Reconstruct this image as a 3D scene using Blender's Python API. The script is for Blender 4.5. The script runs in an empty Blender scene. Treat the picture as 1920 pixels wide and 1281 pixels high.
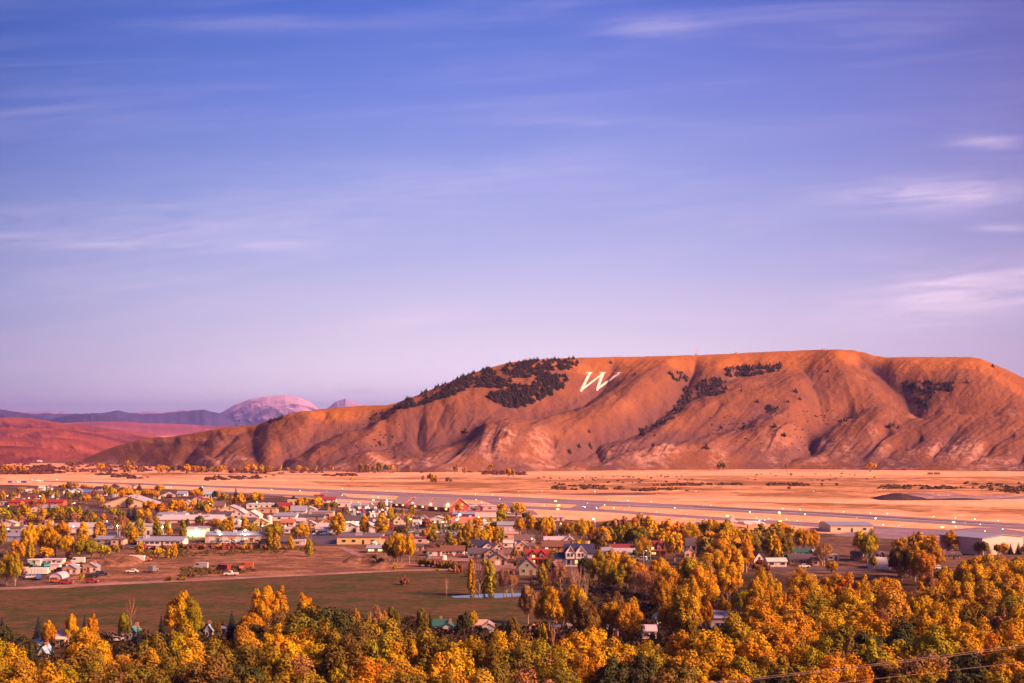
import bpy, math, random
import numpy as np
from math import radians
S = bpy.context.scene
COL = S.collection
random.seed(11)
RNG = np.random.default_rng(11)

# ------------------------------------------------------------------ camera
F = 2667.0            # focal length in pixels of the 1920 px wide photograph
H = 57.4              # camera height over the valley floor
PITCH = math.atan(158.5 / F)
cam = bpy.data.cameras.new('camera')
cam.sensor_width = 36.0
cam.lens = F / 1920 * 36
cam.clip_start = 0.5
cam.clip_end = 120000
camo = bpy.data.objects.new('camera', cam)
camo.location = (0, 0, H)
camo.rotation_euler = (radians(90) + PITCH, 0, 0)
COL.objects.link(camo)
S.camera = camo
S.render.resolution_x = 1024
S.render.resolution_y = 683

# ------------------------------------------------------------------ exposure
EXPO = 1.3
S.view_settings.view_transform = 'Standard'
S.view_settings.look = 'None'
S.view_settings.exposure = EXPO
S.view_settings.gamma = 1
KE = 2 ** -EXPO
SUN_AZ = radians(112)     # measured from +Y (view direction) clockwise
SUN_EL = radians(29)
SUND = (math.sin(SUN_AZ) * math.cos(SUN_EL), math.cos(SUN_AZ) * math.cos(SUN_EL), math.sin(SUN_EL))


# ------------------------------------------------------------------ node helpers
class NB:
    def __init__(s, tree):
        s.t = tree
        s.L = tree.links

    def n(s, typ, **kw):
        nd = s.t.nodes.new(typ)
        for k, v in kw.items():
            setattr(nd, k, v)
        return nd

    def link(s, v, sock):
        if isinstance(v, bpy.types.NodeSocket):
            s.L.new(v, sock)
        elif isinstance(v, (tuple, list)) and sock.type == 'RGBA' and len(v) == 3:
            sock.default_value = (*v, 1)
        else:
            sock.default_value = v

    def m(s, op, a, b=None, c=None, clamp=False):
        nd = s.n('ShaderNodeMath', operation=op, use_clamp=clamp)
        s.link(a, nd.inputs[0])
        if b is not None: s.link(b, nd.inputs[1])
        if c is not None: s.link(c, nd.inputs[2])
        return nd.outputs[0]

    def mix(s, f, a, b, blend='MIX'):
        nd = s.n('ShaderNodeMix', data_type='RGBA', blend_type=blend)
        s.link(f, nd.inputs[0]); s.link(a, nd.inputs[6]); s.link(b, nd.inputs[7])
        return nd.outputs[2]

    def noise(s, vec, scale, detail=4, rough=0.55, dist=0.0):
        nd = s.n('ShaderNodeTexNoise')
        s.L.new(vec, nd.inputs['Vector'])
        nd.inputs['Scale'].default_value = scale
        nd.inputs['Detail'].default_value = detail
        nd.inputs['Roughness'].default_value = rough
        nd.inputs['Distortion'].default_value = dist
        return nd.outputs[0]

    def rng(s, v, a, b, c=0.0, d=1.0, smooth=False):
        nd = s.n('ShaderNodeMapRange', interpolation_type='SMOOTHSTEP' if smooth else 'LINEAR')
        s.link(v, nd.inputs[0])
        for i, x in enumerate((a, b, c, d)): nd.inputs[i + 1].default_value = x
        return nd.outputs[0]

    def scale(s, vec, sc, loc=(0, 0, 0), rot=(0, 0, 0)):
        nd = s.n('ShaderNodeMapping')
        s.L.new(vec, nd.inputs[0])
        nd.inputs['Scale'].default_value = sc
        nd.inputs['Location'].default_value = loc
        nd.inputs['Rotation'].default_value = rot
        return nd.outputs[0]


# ------------------------------------------------------------------ world: dusk sky
W = bpy.data.worlds.new('World')
S.world = W
W.use_nodes = True
W.node_tree.nodes.clear()
nb = NB(W.node_tree)
tc = nb.n('ShaderNodeTexCoord').outputs['Generated']
sep = nb.n('ShaderNodeSeparateXYZ')
nb.L.new(tc, sep.inputs[0])
X, Y, Z = sep.outputs
ramp = nb.n('ShaderNodeValToRGB')
front = nb.m('MAXIMUM', Y, 0.05)
az = nb.m('MINIMUM', nb.m('MAXIMUM', nb.m('DIVIDE', X, front), -0.5), 0.5)
az2 = nb.m('MULTIPLY', az, az)
nb.L.new(nb.m('ADD', Z, nb.m('MULTIPLY', az2, 0.35)), ramp.inputs[0])
cr = ramp.color_ramp
SKY = [(0.0, (1.36, 1.12, 1.28)), (0.035, (1.16, 0.98, 1.16)), (0.0706, (0.79, 0.70, 0.95)), (0.115, (0.50, 0.515, 0.88)), (0.175, (0.275, 0.35, 0.81)),
       (0.235, (0.145, 0.23, 0.74)), (0.30, (0.045, 0.135, 0.63)), (0.5, (0.04, 0.10, 0.44)), (1.0, (0.04, 0.06, 0.30))]
while len(cr.elements) < len(SKY):
    cr.elements.new(0.5)
for e, (p, c) in zip(cr.elements, SKY):
    e.position = p
for e, (p, c) in zip(cr.elements, SKY):
    e.color = (c[0] * KE, c[1] * KE, c[2] * KE, 1)
bsc = nb.n('ShaderNodeVectorMath', operation='SCALE')      # sky colour scaled down away from straight ahead
nb.L.new(ramp.outputs[0], bsc.inputs[0]); nb.L.new(nb.m('SUBTRACT', 1.0, nb.m('MULTIPLY', az2, 1.8)), bsc.inputs['Scale'])
base = bsc.outputs[0]
# cirrus: thin veils of cloud by direction
front = nb.m('MAXIMUM', Y, 0.05)
az = nb.m('DIVIDE', X, front)
el = nb.m('DIVIDE', Z, front)
cmb = nb.n('ShaderNodeCombineXYZ')
nb.L.new(az, cmb.inputs[0])
nb.L.new(nb.m('ADD', el, nb.m('MULTIPLY', az, -0.06)), cmb.inputs[1])
streak = nb.noise(nb.scale(cmb.outputs[0], (2.2, 26, 1)), 1.6, 6, 0.62, 0.6)
streak2 = nb.noise(nb.scale(cmb.outputs[0], (9, 70, 1), rot=(0, 0, 0.12)), 1.5, 5, 0.6, 0.8)
wide = nb.noise(nb.scale(cmb.outputs[0], (1.3, 7, 1)), 1.5, 3, 0.5)
veil = nb.m('MULTIPLY', nb.rng(streak, 0.42, 0.72, smooth=True), nb.rng(wide, 0.35, 0.65, 0.0, 0.17))
# (px, py, half width, half height, strength, tilt)
CL = [(480, 458, 110, 9, 0.55, 0.03), (140, 452, 260, 10, 0.30, -0.05), (330, 420, 420, 55, 0.28, 0.0), (1760, 362, 190, 30, 0.6, 0.02),
      (1860, 262, 70, 14, 0.42, 0.0), (1790, 560, 240, 48, 0.75, 0.12), (1830, 520, 130, 14, 0.45, 0.1), (740, 605, 130, 22, 0.55, 0.1), (1890, 425, 50, 7, 0.45, 0.0),
      (480, 33, 260, 16, 0.22, 0.0), (1240, 40, 110, 24, 0.36, 0.0), (1120, 222, 160, 12, 0.22, 0.0), (820, 330, 420, 40, 0.15, 0.0), (250, 540, 300, 40, 0.2, 0.0), (672, 734, 40, 4, 0.9, 0.0)]
tot = veil
tx = nb.rng(streak2, 0.3, 0.68, 0.15, 1.0)
for (cx, cy, sx, sy, st, tl) in CL:
    a0 = (cx - 960) / F; e0 = (799 - cy) / F
    da = nb.m('SUBTRACT', az, a0)
    de = nb.m('SUBTRACT', nb.m('SUBTRACT', el, e0), nb.m('MULTIPLY', da, tl))
    q = nb.m('ADD', nb.m('POWER', nb.m('ABSOLUTE', nb.m('DIVIDE', da, sx / F)), 2.0), nb.m('POWER', nb.m('ABSOLUTE', nb.m('DIVIDE', de, sy / F)), 2.0))
    g = nb.m('MULTIPLY', nb.m('EXPONENT', nb.m('MULTIPLY', q, -1.0)), st * (1.0 if cy > 230 else 0.7))
    tot = nb.m('ADD', tot, nb.m('MULTIPLY', g, tx))
tot = nb.m('MULTIPLY', nb.m('MINIMUM', tot, 0.8), nb.rng(Y, 0.1, 0.4))
cloudc = tuple(KE * v for v in (0.98, 0.78, 1.0))
skyc = nb.mix(tot, base, cloudc)
# afterglow round the set sun, behind and to the side of the camera
shx, shy = math.sin(SUN_AZ), math.cos(SUN_AZ)
dot = nb.m('ADD', nb.m('MULTIPLY', X, shx), nb.m('MULTIPLY', Y, shy))
gl = nb.m('POWER', nb.m('MAXIMUM', nb.m('MULTIPLY_ADD', dot, 0.62, 0.38), 0.0), 2.0)
gl = nb.m('MULTIPLY', gl, nb.m('EXPONENT', nb.m('MULTIPLY', nb.m('ABSOLUTE', Z), -2.6)))
GLOW = tuple(KE * v for v in (1.5, 0.55, 0.28))
glc = nb.mix(1.0, GLOW, (1, 1, 1), 'MULTIPLY')
gm = nb.n('ShaderNodeVectorMath', operation='SCALE')
nb.L.new(glc, gm.inputs[0]); nb.L.new(gl, gm.inputs['Scale'])
add = nb.n('ShaderNodeVectorMath', operation='ADD')
nb.L.new(skyc, add.inputs[0]); nb.L.new(gm.outputs[0], add.inputs[1])
bg1 = nb.n('ShaderNodeBackground')
nb.L.new(add.outputs[0], bg1.inputs[0])
bg1.inputs[1].default_value = 1.0
sky = nb.n('ShaderNodeTexSky', sky_type='NISHITA')
sky.sun_disc = False
sky.sun_elevation = radians(2)
sky.sun_rotation = SUN_AZ
bg2 = nb.n('ShaderNodeBackground')
nb.L.new(sky.outputs[0], bg2.inputs[0])
bg2.inputs[1].default_value = 0.01
ash = nb.n('ShaderNodeAddShader')
nb.L.new(bg1.outputs[0], ash.inputs[0]); nb.L.new(bg2.outputs[0], ash.inputs[1])
wo = nb.n('ShaderNodeOutputWorld')
nb.L.new(ash.outputs[0], wo.inputs[0])

# ------------------------------------------------------------------ sun
sl = bpy.data.lights.new('sun', 'SUN')
sl.energy = 4.8
sl.angle = radians(26)
sl.color = (1.0, 0.52, 0.31)
so = bpy.data.objects.new('sun', sl)
import mathutils
so.rotation_euler = mathutils.Vector(SUND).to_track_quat('Z', 'Y').to_euler()
COL.objects.link(so)
S.cycles.max_bounces = 5
S.cycles.diffuse_bounces = 3
S.cycles.glossy_bounces = 2
S.cycles.transmission_bounces = 2
S.cycles.volume_bounces = 0
S.cycles.sample_clamp_indirect = 4


# ------------------------------------------------------------------ geometry of the view
def ray(px, py):
    cx = (np.asarray(px, float) - 960) / F
    cy = (640.5 - np.asarray(py, float)) / F
    dy = math.cos(PITCH) - math.sin(PITCH) * cy
    dz = math.sin(PITCH) + math.cos(PITCH) * cy
    return cx / dy, dz / dy


def G(px, py, z=0.0):
    """the point at height z seen at this pixel"""
    dx, dz = ray(px, py)
    D = (z - H) / dz
    return float(dx * D), float(D), float(z)


def AT(px, py, D):
    dx, dz = ray(px, py)
    return float(dx * D), float(D), float(H + dz * D)


def PX(x, y, z):
    fy = y * math.cos(PITCH) + (z - H) * math.sin(PITCH)
    uy = -y * math.sin(PITCH) + (z - H) * math.cos(PITCH)
    return 960 + F * x / fy, 640.5 - F * uy / fy


# ------------------------------------------------------------------ materials
MATS = {}


def material(name, fn, rough=0.85, spec=0.2, bump=None, emis=None):
    m = bpy.data.materials.new(name)
    m.use_nodes = True
    t = m.node_tree
    t.nodes.clear()
    b = NB(t)
    out = b.n('ShaderNodeOutputMaterial')
    p = b.n('ShaderNodeBsdfPrincipled')
    p.inputs['Roughness'].default_value = rough
    p.inputs['Specular IOR Level'].default_value = spec
    r = fn(b, p)
    if r is not None:
        b.link(r, p.inputs['Base Color'])
    b.L.new(p.outputs[0], out.inputs[0])
    MATS[name] = m
    return m


def pos(b):
    return b.n('ShaderNodeNewGeometry').outputs['Position']


def oinfo(b):
    return b.n('ShaderNodeObjectInfo')


def bumpit(b, p, h, dist, strength=1.0):
    nd = b.n('ShaderNodeBump')
    nd.inputs['Strength'].default_value = strength
    nd.inputs['Distance'].default_value = dist
    b.link(h, nd.inputs['Height'])
    b.L.new(nd.outputs[0], p.inputs['Normal'])


def f_leaf(b, p):
    o = oinfo(b)
    at = b.n('ShaderNodeAttribute', attribute_name='lobe').outputs['Fac']
    nz = b.noise(pos(b), 0.16, 3, 0.6)
    hs = b.n('ShaderNodeHueSaturation')
    b.link(b.m('ADD', 0.5, b.m('MULTIPLY', b.m('SUBTRACT', b.m('ADD', b.m('MULTIPLY', at, 0.5), b.rng(nz, 0.3, 0.7, 0, 0.9)), 0.55), 0.042)), hs.inputs['Hue'])
    b.link(b.rng(at, 0, 1, 0.74, 1.22), hs.inputs['Value'])
    b.L.new(o.outputs['Color'], hs.inputs['Color'])
    return hs.outputs[0]


material('leaf_mat', f_leaf, 0.75, 0.08)


def f_bark(b, p):
    nz = b.noise(b.scale(pos(b), (1, 1, .25)), 2.5, 4)
    return b.mix(nz, (0.16, 0.11, 0.09), (0.42, 0.33, 0.27))


material('bark_mat', f_bark, 0.9, 0.1)


def f_paint(b, p):
    o = oinfo(b)
    nz = b.noise(b.scale(pos(b), (.5, .5, 1.6)), 0.9, 5, 0.65)
    ps = b.n('ShaderNodeSeparateXYZ'); b.L.new(pos(b), ps.inputs[0])
    boards = b.m('FRACT', b.m('MULTIPLY', ps.outputs[2], 3.5))
    bumpit(b, p, boards, 0.02, 0.5)
    return b.mix(b.rng(nz, 0.35, 0.75, 0, 0.35), o.outputs['Color'], b.mix(0.6, o.outputs['Color'], (0.20, 0.15, 0.12)))


material('wall_mat', f_paint, 0.7, 0.25)


def f_roof(b, p):
    o = oinfo(b)
    nz = b.noise(pos(b), 0.5, 6, 0.7)
    tco = b.n('ShaderNodeTexCoord').outputs['Object']
    s3 = b.n('ShaderNodeSeparateXYZ'); b.L.new(tco, s3.inputs[0])
    rib = b.m('FRACT', b.m('MULTIPLY', s3.outputs[0], 1.4))
    rib = b.m('GREATER_THAN', rib, 0.86)
    bumpit(b, p, rib, 0.05, 0.7)
    c = b.mix(b.rng(nz, 0.35, 0.72, 0, 0.4), o.outputs['Color'], b.mix(0.5, o.outputs['Color'], (0.16, 0.10, 0.08)))
    return b.mix(b.m('MULTIPLY', rib, 0.25), c, (0.1, 0.08, 0.09))


material('roof_mat', f_roof, 0.5, 0.4)


def f_plain(b, p):
    o = oinfo(b)
    nz = b.noise(pos(b), 1.4, 4, 0.6)
    return b.mix(b.rng(nz, 0.4, 0.8, 0, 0.3), o.outputs['Color'], (0.12, 0.09, 0.08))


material('paint_mat', f_plain, 0.4, 0.4)


def f_glass(b, p):
    nz = b.noise(pos(b), 0.6, 2)
    return b.mix(nz, (0.02, 0.022, 0.035), (0.07, 0.07, 0.10))


material('glass_mat', f_glass, 0.12, 0.6)
material('rubber_mat', lambda b, p: b.mix(b.noise(pos(b), 4, 2), (0.015, 0.014, 0.015), (0.04, 0.037, 0.036)), 0.9, 0.1)


def emitter(name, col, k, soft=False):
    def fn(b, p):
        nz = b.noise(pos(b), 1.2, 3)
        b.link(b.mix(b.rng(nz, .3, .7), col, tuple(c * .8 for c in col)), p.inputs['Emission Color'])
        p.inputs['Emission Strength'].default_value = k * KE
        return (0.3, 0.3, 0.3)
    m = material(name, fn, 0.5, 0.2)
    m.cycles.emission_sampling = 'NONE'
    return m


emitter('lit_warm', (1.0, 0.50, 0.14), 2.6)
emitter('lit_yellow', (1.0, 0.80, 0.30), 2.2)
emitter('lit_white', (1.0, 0.90, 0.66), 2.2)
emitter('lamp_yellow', (1.0, 0.62, 0.12), 9)
emitter('lamp_white', (1.0, 0.86, 0.62), 10)
emitter('lamp_blue', (0.35, 0.50, 1.0), 9)
emitter('lamp_green', (0.75, 1.0, 0.55), 9)
emitter('lamp_red', (1.0, 0.12, 0.06), 7)

# ------------------------------------------------------------------ object helpers
def mesh_np(name, V, Fc, mt, attr=None, smooth=False):
    """mesh from numpy arrays; Fc is an (n, k) array"""
    me = bpy.data.meshes.new(name)
    V = np.asarray(V, np.float32); Fc = np.asarray(Fc, np.int32)
    n, k = Fc.shape
    me.vertices.add(len(V)); me.vertices.foreach_set('co', V.ravel())
    me.loops.add(n * k); me.loops.foreach_set('vertex_index', Fc.ravel())
    me.polygons.add(n)
    me.polygons.foreach_set('loop_start', np.arange(n, dtype=np.int32) * k)
    me.polygons.foreach_set('loop_total', np.full(n, k, np.int32))
    if smooth:
        me.polygons.foreach_set('use_smooth', np.ones(n, bool))
    me.update(calc_edges=True)
    if attr:
        for an, av in attr.items():
            a = me.attributes.new(an, 'FLOAT', 'POINT')
            a.data.foreach_set('value', np.asarray(av, np.float32).ravel())
    if mt: me.materials.append(MATS[mt])
    return me


def link(name, me, parent=None, loc=None, rz=0, col=None, label=None, cat=None, group=None, kind=None):
    o = bpy.data.objects.new(name, me)
    COL.objects.link(o)
    if parent is not None: o.parent = parent
    if loc is not None: o.location = loc
    if rz: o.rotation_euler = (0, 0, rz)
    if col is not None: o.color = (*col[:3], 1)
    if label: o['label'] = label
    if cat: o['category'] = cat
    if group: o['group'] = group
    if kind: o['kind'] = kind
    return o


class MB:
    """collects solids into one mesh"""
    def __init__(s): s.v = []; s.f = []

    def add(s, vs, fs):
        k = len(s.v); s.v += [tuple(map(float, v)) for v in vs]; s.f += [tuple(i + k for i in f) for f in fs]
        return s

    def box(s, x0, x1, y0, y1, z0, z1):
        return s.add([(x0, y0, z0), (x1, y0, z0), (x1, y1, z0), (x0, y1, z0), (x0, y0, z1), (x1, y0, z1), (x1, y1, z1), (x0, y1, z1)],
                     [(0, 3, 2, 1), (4, 5, 6, 7), (0, 1, 5, 4), (1, 2, 6, 5), (2, 3, 7, 6), (3, 0, 4, 7)])

    def hexa(s, p): # 8 points like box
        return s.add(p, [(0, 3, 2, 1), (4, 5, 6, 7), (0, 1, 5, 4), (1, 2, 6, 5), (2, 3, 7, 6), (3, 0, 4, 7)])

    def tube(s, p0, p1, r0, r1, n=6):
        p0 = mathutils.Vector(p0); p1 = mathutils.Vector(p1)
        d = (p1 - p0).normalized(); a = d.orthogonal().normalized(); b = d.cross(a)
        vs = []
        for p, r in ((p0, r0), (p1, r1)):
            for i in range(n):
                t = 2 * math.pi * i / n
                vs.append(p + a * (r * math.cos(t)) + b * (r * math.sin(t)))
        fs = [(i, (i + 1) % n, n + (i + 1) % n, n + i) for i in range(n)]
        fs += [tuple(range(n - 1, -1, -1)), tuple(range(n, 2 * n))]
        return s.add(vs, fs)

    def prism(s, prof, axis, a0, a1):
        """closed profile extruded along axis: 'x' -> prof is (y, z); 'y' -> prof is (x, z); 'z' -> (x, y)"""
        n = len(prof)
        def P(q, a): return {'x': (a, q[0], q[1]), 'y': (q[0], a, q[1]), 'z': (q[0], q[1], a)}[axis]
        vs = [P(q, a0) for q in prof] + [P(q, a1) for q in prof]
        fs = [(i, (i + 1) % n, n + (i + 1) % n, n + i) for i in range(n)] + [tuple(range(n - 1, -1, -1)), tuple(range(n, 2 * n))]
        return s.add(vs, fs)

    def ball(s, c, r, sz=1.0, n=8, m=5):
        vs = [(c[0], c[1], c[2] - r * sz)]
        for j in range(1, m):
            t = math.pi * j / m - math.pi / 2
            for i in range(n):
                a = 2 * math.pi * i / n
                vs.append((c[0] + r * math.cos(t) * math.cos(a), c[1] + r * math.cos(t) * math.sin(a), c[2] + r * sz * math.sin(t)))
        vs.append((c[0], c[1], c[2] + r * sz))
        fs = [(0, 1 + (i + 1) % n, 1 + i) for i in range(n)]
        for j in range(m - 2):
            for i in range(n):
                a = 1 + j * n + i; b2 = 1 + j * n + (i + 1) % n
                fs.append((a, b2, b2 + n, a + n))
        k = 1 + (m - 2) * n
        fs += [(k + i, k + (i + 1) % n, len(vs) - 1) for i in range(n)]
        return s.add(vs, fs)

    def mesh(s, name, mt):
        me = bpy.data.meshes.new(name)
        me.from_pydata(s.v, [], s.f)
        me.materials.append(MATS[mt])
        me.update()
        import bmesh
        bm = bmesh.new(); bm.from_mesh(me); bmesh.ops.recalc_face_normals(bm, faces=bm.faces); bm.to_mesh(me); bm.free()
        return me

    def ob(s, name, mt, parent=None, col=None, **kw):
        return link(name, s.mesh(name, mt), parent, col=col, **kw)


def empty(name, loc, rz=0, **kw):
    o = link(name, None, None, loc, rz, **kw)
    o.empty_display_size = 2
    return o


# ------------------------------------------------------------------ numpy noise
_TAB = np.random.default_rng(5).random((256, 256))


def vnoise(x, y):
    x = np.asarray(x, float); y = np.asarray(y, float)
    xi = np.floor(x).astype(int); yi = np.floor(y).astype(int)
    fx = x - xi; fy = y - yi
    fx = fx * fx * fx * (fx * (fx * 6 - 15) + 10); fy = fy * fy * fy * (fy * (fy * 6 - 15) + 10)
    g = lambda a, b: _TAB[a & 255, b & 255]
    return (g(xi, yi) * (1 - fx) + g(xi + 1, yi) * fx) * (1 - fy) + (g(xi, yi + 1) * (1 - fx) + g(xi + 1, yi + 1) * fx) * fy


def fbm(x, y, o=4, gain=0.5):
    s = 0; a = 1; t = 0
    for i in range(o):
        s = s + a * vnoise(x * 2 ** i + 17.3 * i, y * 2 ** i + 9.1 * i); t += a; a *= gain
    return s / t


def ridged(x, y, o=4):
    s = 0; a = 1; t = 0
    for i in range(o):
        s = s + a * (1 - np.abs(2 * vnoise(x * 2 ** i + 31 * i, y * 2 ** i + 13 * i) - 1)); t += a; a *= 0.5
    return s / t


def pdist(U, V, pts):
    """distance to a polyline and position 0..1 along it"""
    best = np.full(U.shape, 1e9); tt = np.zeros(U.shape)
    L = [0]
    for a, b in zip(pts, pts[1:]): L.append(L[-1] + math.hypot(b[0] - a[0], b[1] - a[1]))
    for i, (a, b) in enumerate(zip(pts, pts[1:])):
        dx, dy = b[0] - a[0], b[1] - a[1]
        q = np.clip(((U - a[0]) * dx + (V - a[1]) * dy) / (dx * dx + dy * dy), 0, 1)
        d = np.hypot(U - a[0] - q * dx, V - a[1] - q * dy)
        m = d < best
        best = np.where(m, d, best); tt = np.where(m, (L[i] + q * (L[i + 1] - L[i])) / L[-1], tt)
    return best, tt


def lerp(px, pts):
    return np.interp(px, [p[0] for p in pts], [p[1] for p in pts])


# ------------------------------------------------------------------ terrain materials
def f_hill(b, p):
    P = pos(b)
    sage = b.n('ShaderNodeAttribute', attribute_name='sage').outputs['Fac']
    clay = b.n('ShaderNodeAttribute', attribute_name='clay').outputs['Fac']
    gold = b.n('ShaderNodeAttribute', attribute_name='gold').outputs['Fac']
    n1 = b.noise(P, 0.012, 6, 0.62, 0.4)
    n2 = b.noise(P, 0.10, 5, 0.7)
    n3 = b.noise(P, 0.28, 4, 0.75)
    c = b.mix(b.rng(n1, 0.35, 0.68), (0.195, 0.078, 0.044), (0.285, 0.112, 0.057))
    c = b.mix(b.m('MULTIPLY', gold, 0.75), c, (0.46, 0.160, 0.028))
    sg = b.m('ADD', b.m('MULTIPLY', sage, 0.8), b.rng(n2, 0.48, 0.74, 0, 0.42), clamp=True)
    c = b.mix(sg, c, (0.125, 0.060, 0.068))  # sagebrush tone with mauve dusk shade painted in
    cl = b.m('MULTIPLY', clay, b.rng(n2, 0.42, 0.60, 0.0, 0.85))
    c = b.mix(cl, c, (0.52, 0.29, 0.24))
    sp = b.rng(n3, 0.58, 0.70, 0, 0.42)
    c = b.mix(sp, c, (0.075, 0.038, 0.035))
    bumpit(b, p, b.m('ADD', n2, b.m('MULTIPLY', n3, 0.3)), 3.0, 0.8)
    return c


material('hill_mat', f_hill, 0.95, 0.05)


def f_far(ca, cb, sc, lo=0.42, hi=0.6, cc=None):
    def fn(b, p):
        P = pos(b)
        n1 = b.noise(P, sc, 7, 0.65, 0.5)
        ps = b.n('ShaderNodeSeparateXYZ'); b.L.new(P, ps.inputs[0])
        c = b.mix(b.rng(n1, lo, hi), ca, cb)
        if cc:
            f = b.rng(b.m('ADD', ps.outputs[2], b.m('MULTIPLY', b.m('SUBTRACT', n1, 0.5), cc[2] * 2.2)), cc[1] - cc[2] * .3, cc[1] + cc[2] * .3)
            c = b.mix(f, c, cc[0])
        bumpit(b, p, n1, 0.12 / sc, 0.6)
        return c
    return fn


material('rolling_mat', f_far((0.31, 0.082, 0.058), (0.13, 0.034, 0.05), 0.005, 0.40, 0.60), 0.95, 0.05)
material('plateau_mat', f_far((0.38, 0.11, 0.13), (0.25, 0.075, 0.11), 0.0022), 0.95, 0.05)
material('forest_ridge_mat', f_far((0.05, 0.045, 0.14), (0.12, 0.09, 0.19), 0.0030, 0.5, 0.75), 0.95, 0.05)  # blue of the distant haze painted into the forest colour
material('peak_mat', f_far((0.06, 0.055, 0.17), (0.15, 0.12, 0.24), 0.0030, 0.45, 0.62, ((0.66, 0.44, 0.62), 300, 380)), 0.95, 0.05)  # forest tones here carry painted haze blue too
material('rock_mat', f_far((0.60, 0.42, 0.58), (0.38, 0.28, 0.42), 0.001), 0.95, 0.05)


def f_plainland(b, p):
    P = pos(b)
    n0 = b.noise(b.scale(P, (1, 1.5, 1), rot=(0, 0, 0.25)), 0.004, 5, 0.6, 0.6)
    n1 = b.noise(b.scale(P, (1, 1.8, 1), rot=(0, 0, 0.2)), 0.016, 6, 0.65, 0.8)
    n2 = b.noise(P, 0.12, 5, 0.7)
    c = b.mix(b.rng(n1, 0.36, 0.64), (0.88, 0.47, 0.30), (0.54, 0.23, 0.125))
    c = b.mix(b.rng(n0, 0.52, 0.66, 0, 0.55), c, (0.34, 0.17, 0.07))
    c = b.mix(b.rng(n2, 0.52, 0.72, 0, 0.6), c, (0.20, 0.08, 0.05))
    bumpit(b, p, n2, 0.6, 0.5)
    return c


material('plain_mat', f_plainland, 0.95, 0.05)


def f_two(ca, cb, cc, s1, s2, st=1.6):
    def fn(b, p):
        P = pos(b)
        n1 = b.noise(b.scale(P, (1, st, 1), rot=(0, 0, 0.15)), s1, 6, 0.65, 0.7)
        n2 = b.noise(P, s2, 5, 0.7)
        c = b.mix(b.rng(n1, 0.44, 0.56), ca, cb)
        c = b.mix(b.rng(n2, 0.48, 0.62, 0, 0.8), c, cc)
        bumpit(b, p, n2, 0.4, 0.6)
        return c
    return fn


material('meadow_mat', f_two((0.072, 0.066, 0.022), (0.140, 0.074, 0.038), (0.040, 0.040, 0.014), 0.05, 0.35, 1.5), 0.95, 0.05)
material('dirt_mat', f_two((0.36, 0.175, 0.11), (0.17, 0.08, 0.05), (0.09, 0.055, 0.025), 0.06, 0.4), 0.95, 0.05)
material('townground_mat', f_two((0.20, 0.105, 0.075), (0.09, 0.052, 0.045), (0.055, 0.04, 0.025), 0.03, 0.2, 1), 0.95, 0.05)
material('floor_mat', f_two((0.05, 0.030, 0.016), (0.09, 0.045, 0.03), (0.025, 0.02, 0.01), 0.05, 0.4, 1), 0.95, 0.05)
material('asphalt_mat', f_two((0.30, 0.21, 0.27), (0.24, 0.165, 0.215), (0.18, 0.12, 0.15), 0.05, 0.4, 1), 0.8, 0.2)
material('street_mat', f_two((0.085, 0.07, 0.10), (0.12, 0.085, 0.11), (0.06, 0.05, 0.065), 0.05, 0.4, 1), 0.7, 0.25)
material('mottle_mat', f_two((0.68, 0.33, 0.18), (0.34, 0.15, 0.07), (0.17, 0.10, 0.035), 0.011, 0.06, 1.3), 0.95, 0.05)
material('track_mat', f_two((0.40, 0.23, 0.22), (0.28, 0.15, 0.14), (0.24, 0.12, 0.1), 0.05, 0.5, 1), 0.9, 0.1)
material('edge_mat', f_two((0.88, 0.50, 0.30), (0.78, 0.39, 0.22), (0.60, 0.26, 0.15), 0.03, 0.3, 1), 0.9, 0.1)
material('gravel_mat', f_two((0.50, 0.33, 0.33), (0.28, 0.16, 0.17), (0.15, 0.08, 0.09), 0.05, 0.3, 1), 0.9, 0.1)
material('slag_mat', f_two((0.06, 0.035, 0.05), (0.10, 0.05, 0.06), (0.03, 0.02, 0.03), 0.08, 0.6, 1), 0.9, 0.1)
material('stripe_mat', f_two((0.7, 0.66, 0.62), (0.6, 0.55, 0.5), (0.4, 0.33, 0.3), 0.3, 1, 1), 0.7, 0.2)


def f_water(b, p):
    n = b.noise(pos(b), 0.5, 3)
    bumpit(b, p, n, 0.02, 0.3)
    return b.mix(n, (0.02, 0.025, 0.045), (0.03, 0.035, 0.06))


material('water_mat', f_water, 0.08, 0.8)

# ------------------------------------------------------------------ ground: valley floor and the slope the camera stands on
def grid_mesh(name, xs, ys, hf, mt):
    Xg, Yg = np.meshgrid(xs, ys)
    V = np.stack([Xg, Yg, hf(Xg, Yg)], -1).reshape(-1, 3)
    nx, ny = len(xs), len(ys)
    i = np.arange(nx - 1)[None, :] + nx * np.arange(ny - 1)[:, None]
    Fc = np.stack([i, i + 1, i + 1 + nx, i + nx], -1).reshape(-1, 4)
    return mesh_np(name, V, Fc, mt, smooth=True)


def hf_ground(x, y):
    near = 56 * np.clip(1 - y / 232, 0, 1)
    near = near + (near > 0.5) * (fbm(x / 25, y / 25, 4) - 0.5) * 3 * np.clip(near / 20, 0, 1) - np.clip(near / 56, 0, 1) * 1.2
    return near


xs = np.concatenate([[-30000, -12000, -6000, -3000, -1600], np.arange(-900, 901, 20), [1600, 3000, 6000, 12000, 30000]])
ys = np.concatenate([[-700, -300, -100], np.arange(0, 260, 8), [300, 500, 1000, 2000, 4000, 8000, 16000, 36000]])
link('ground', grid_mesh('ground', xs, ys, hf_ground, 'plain_mat'), kind='structure')


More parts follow.
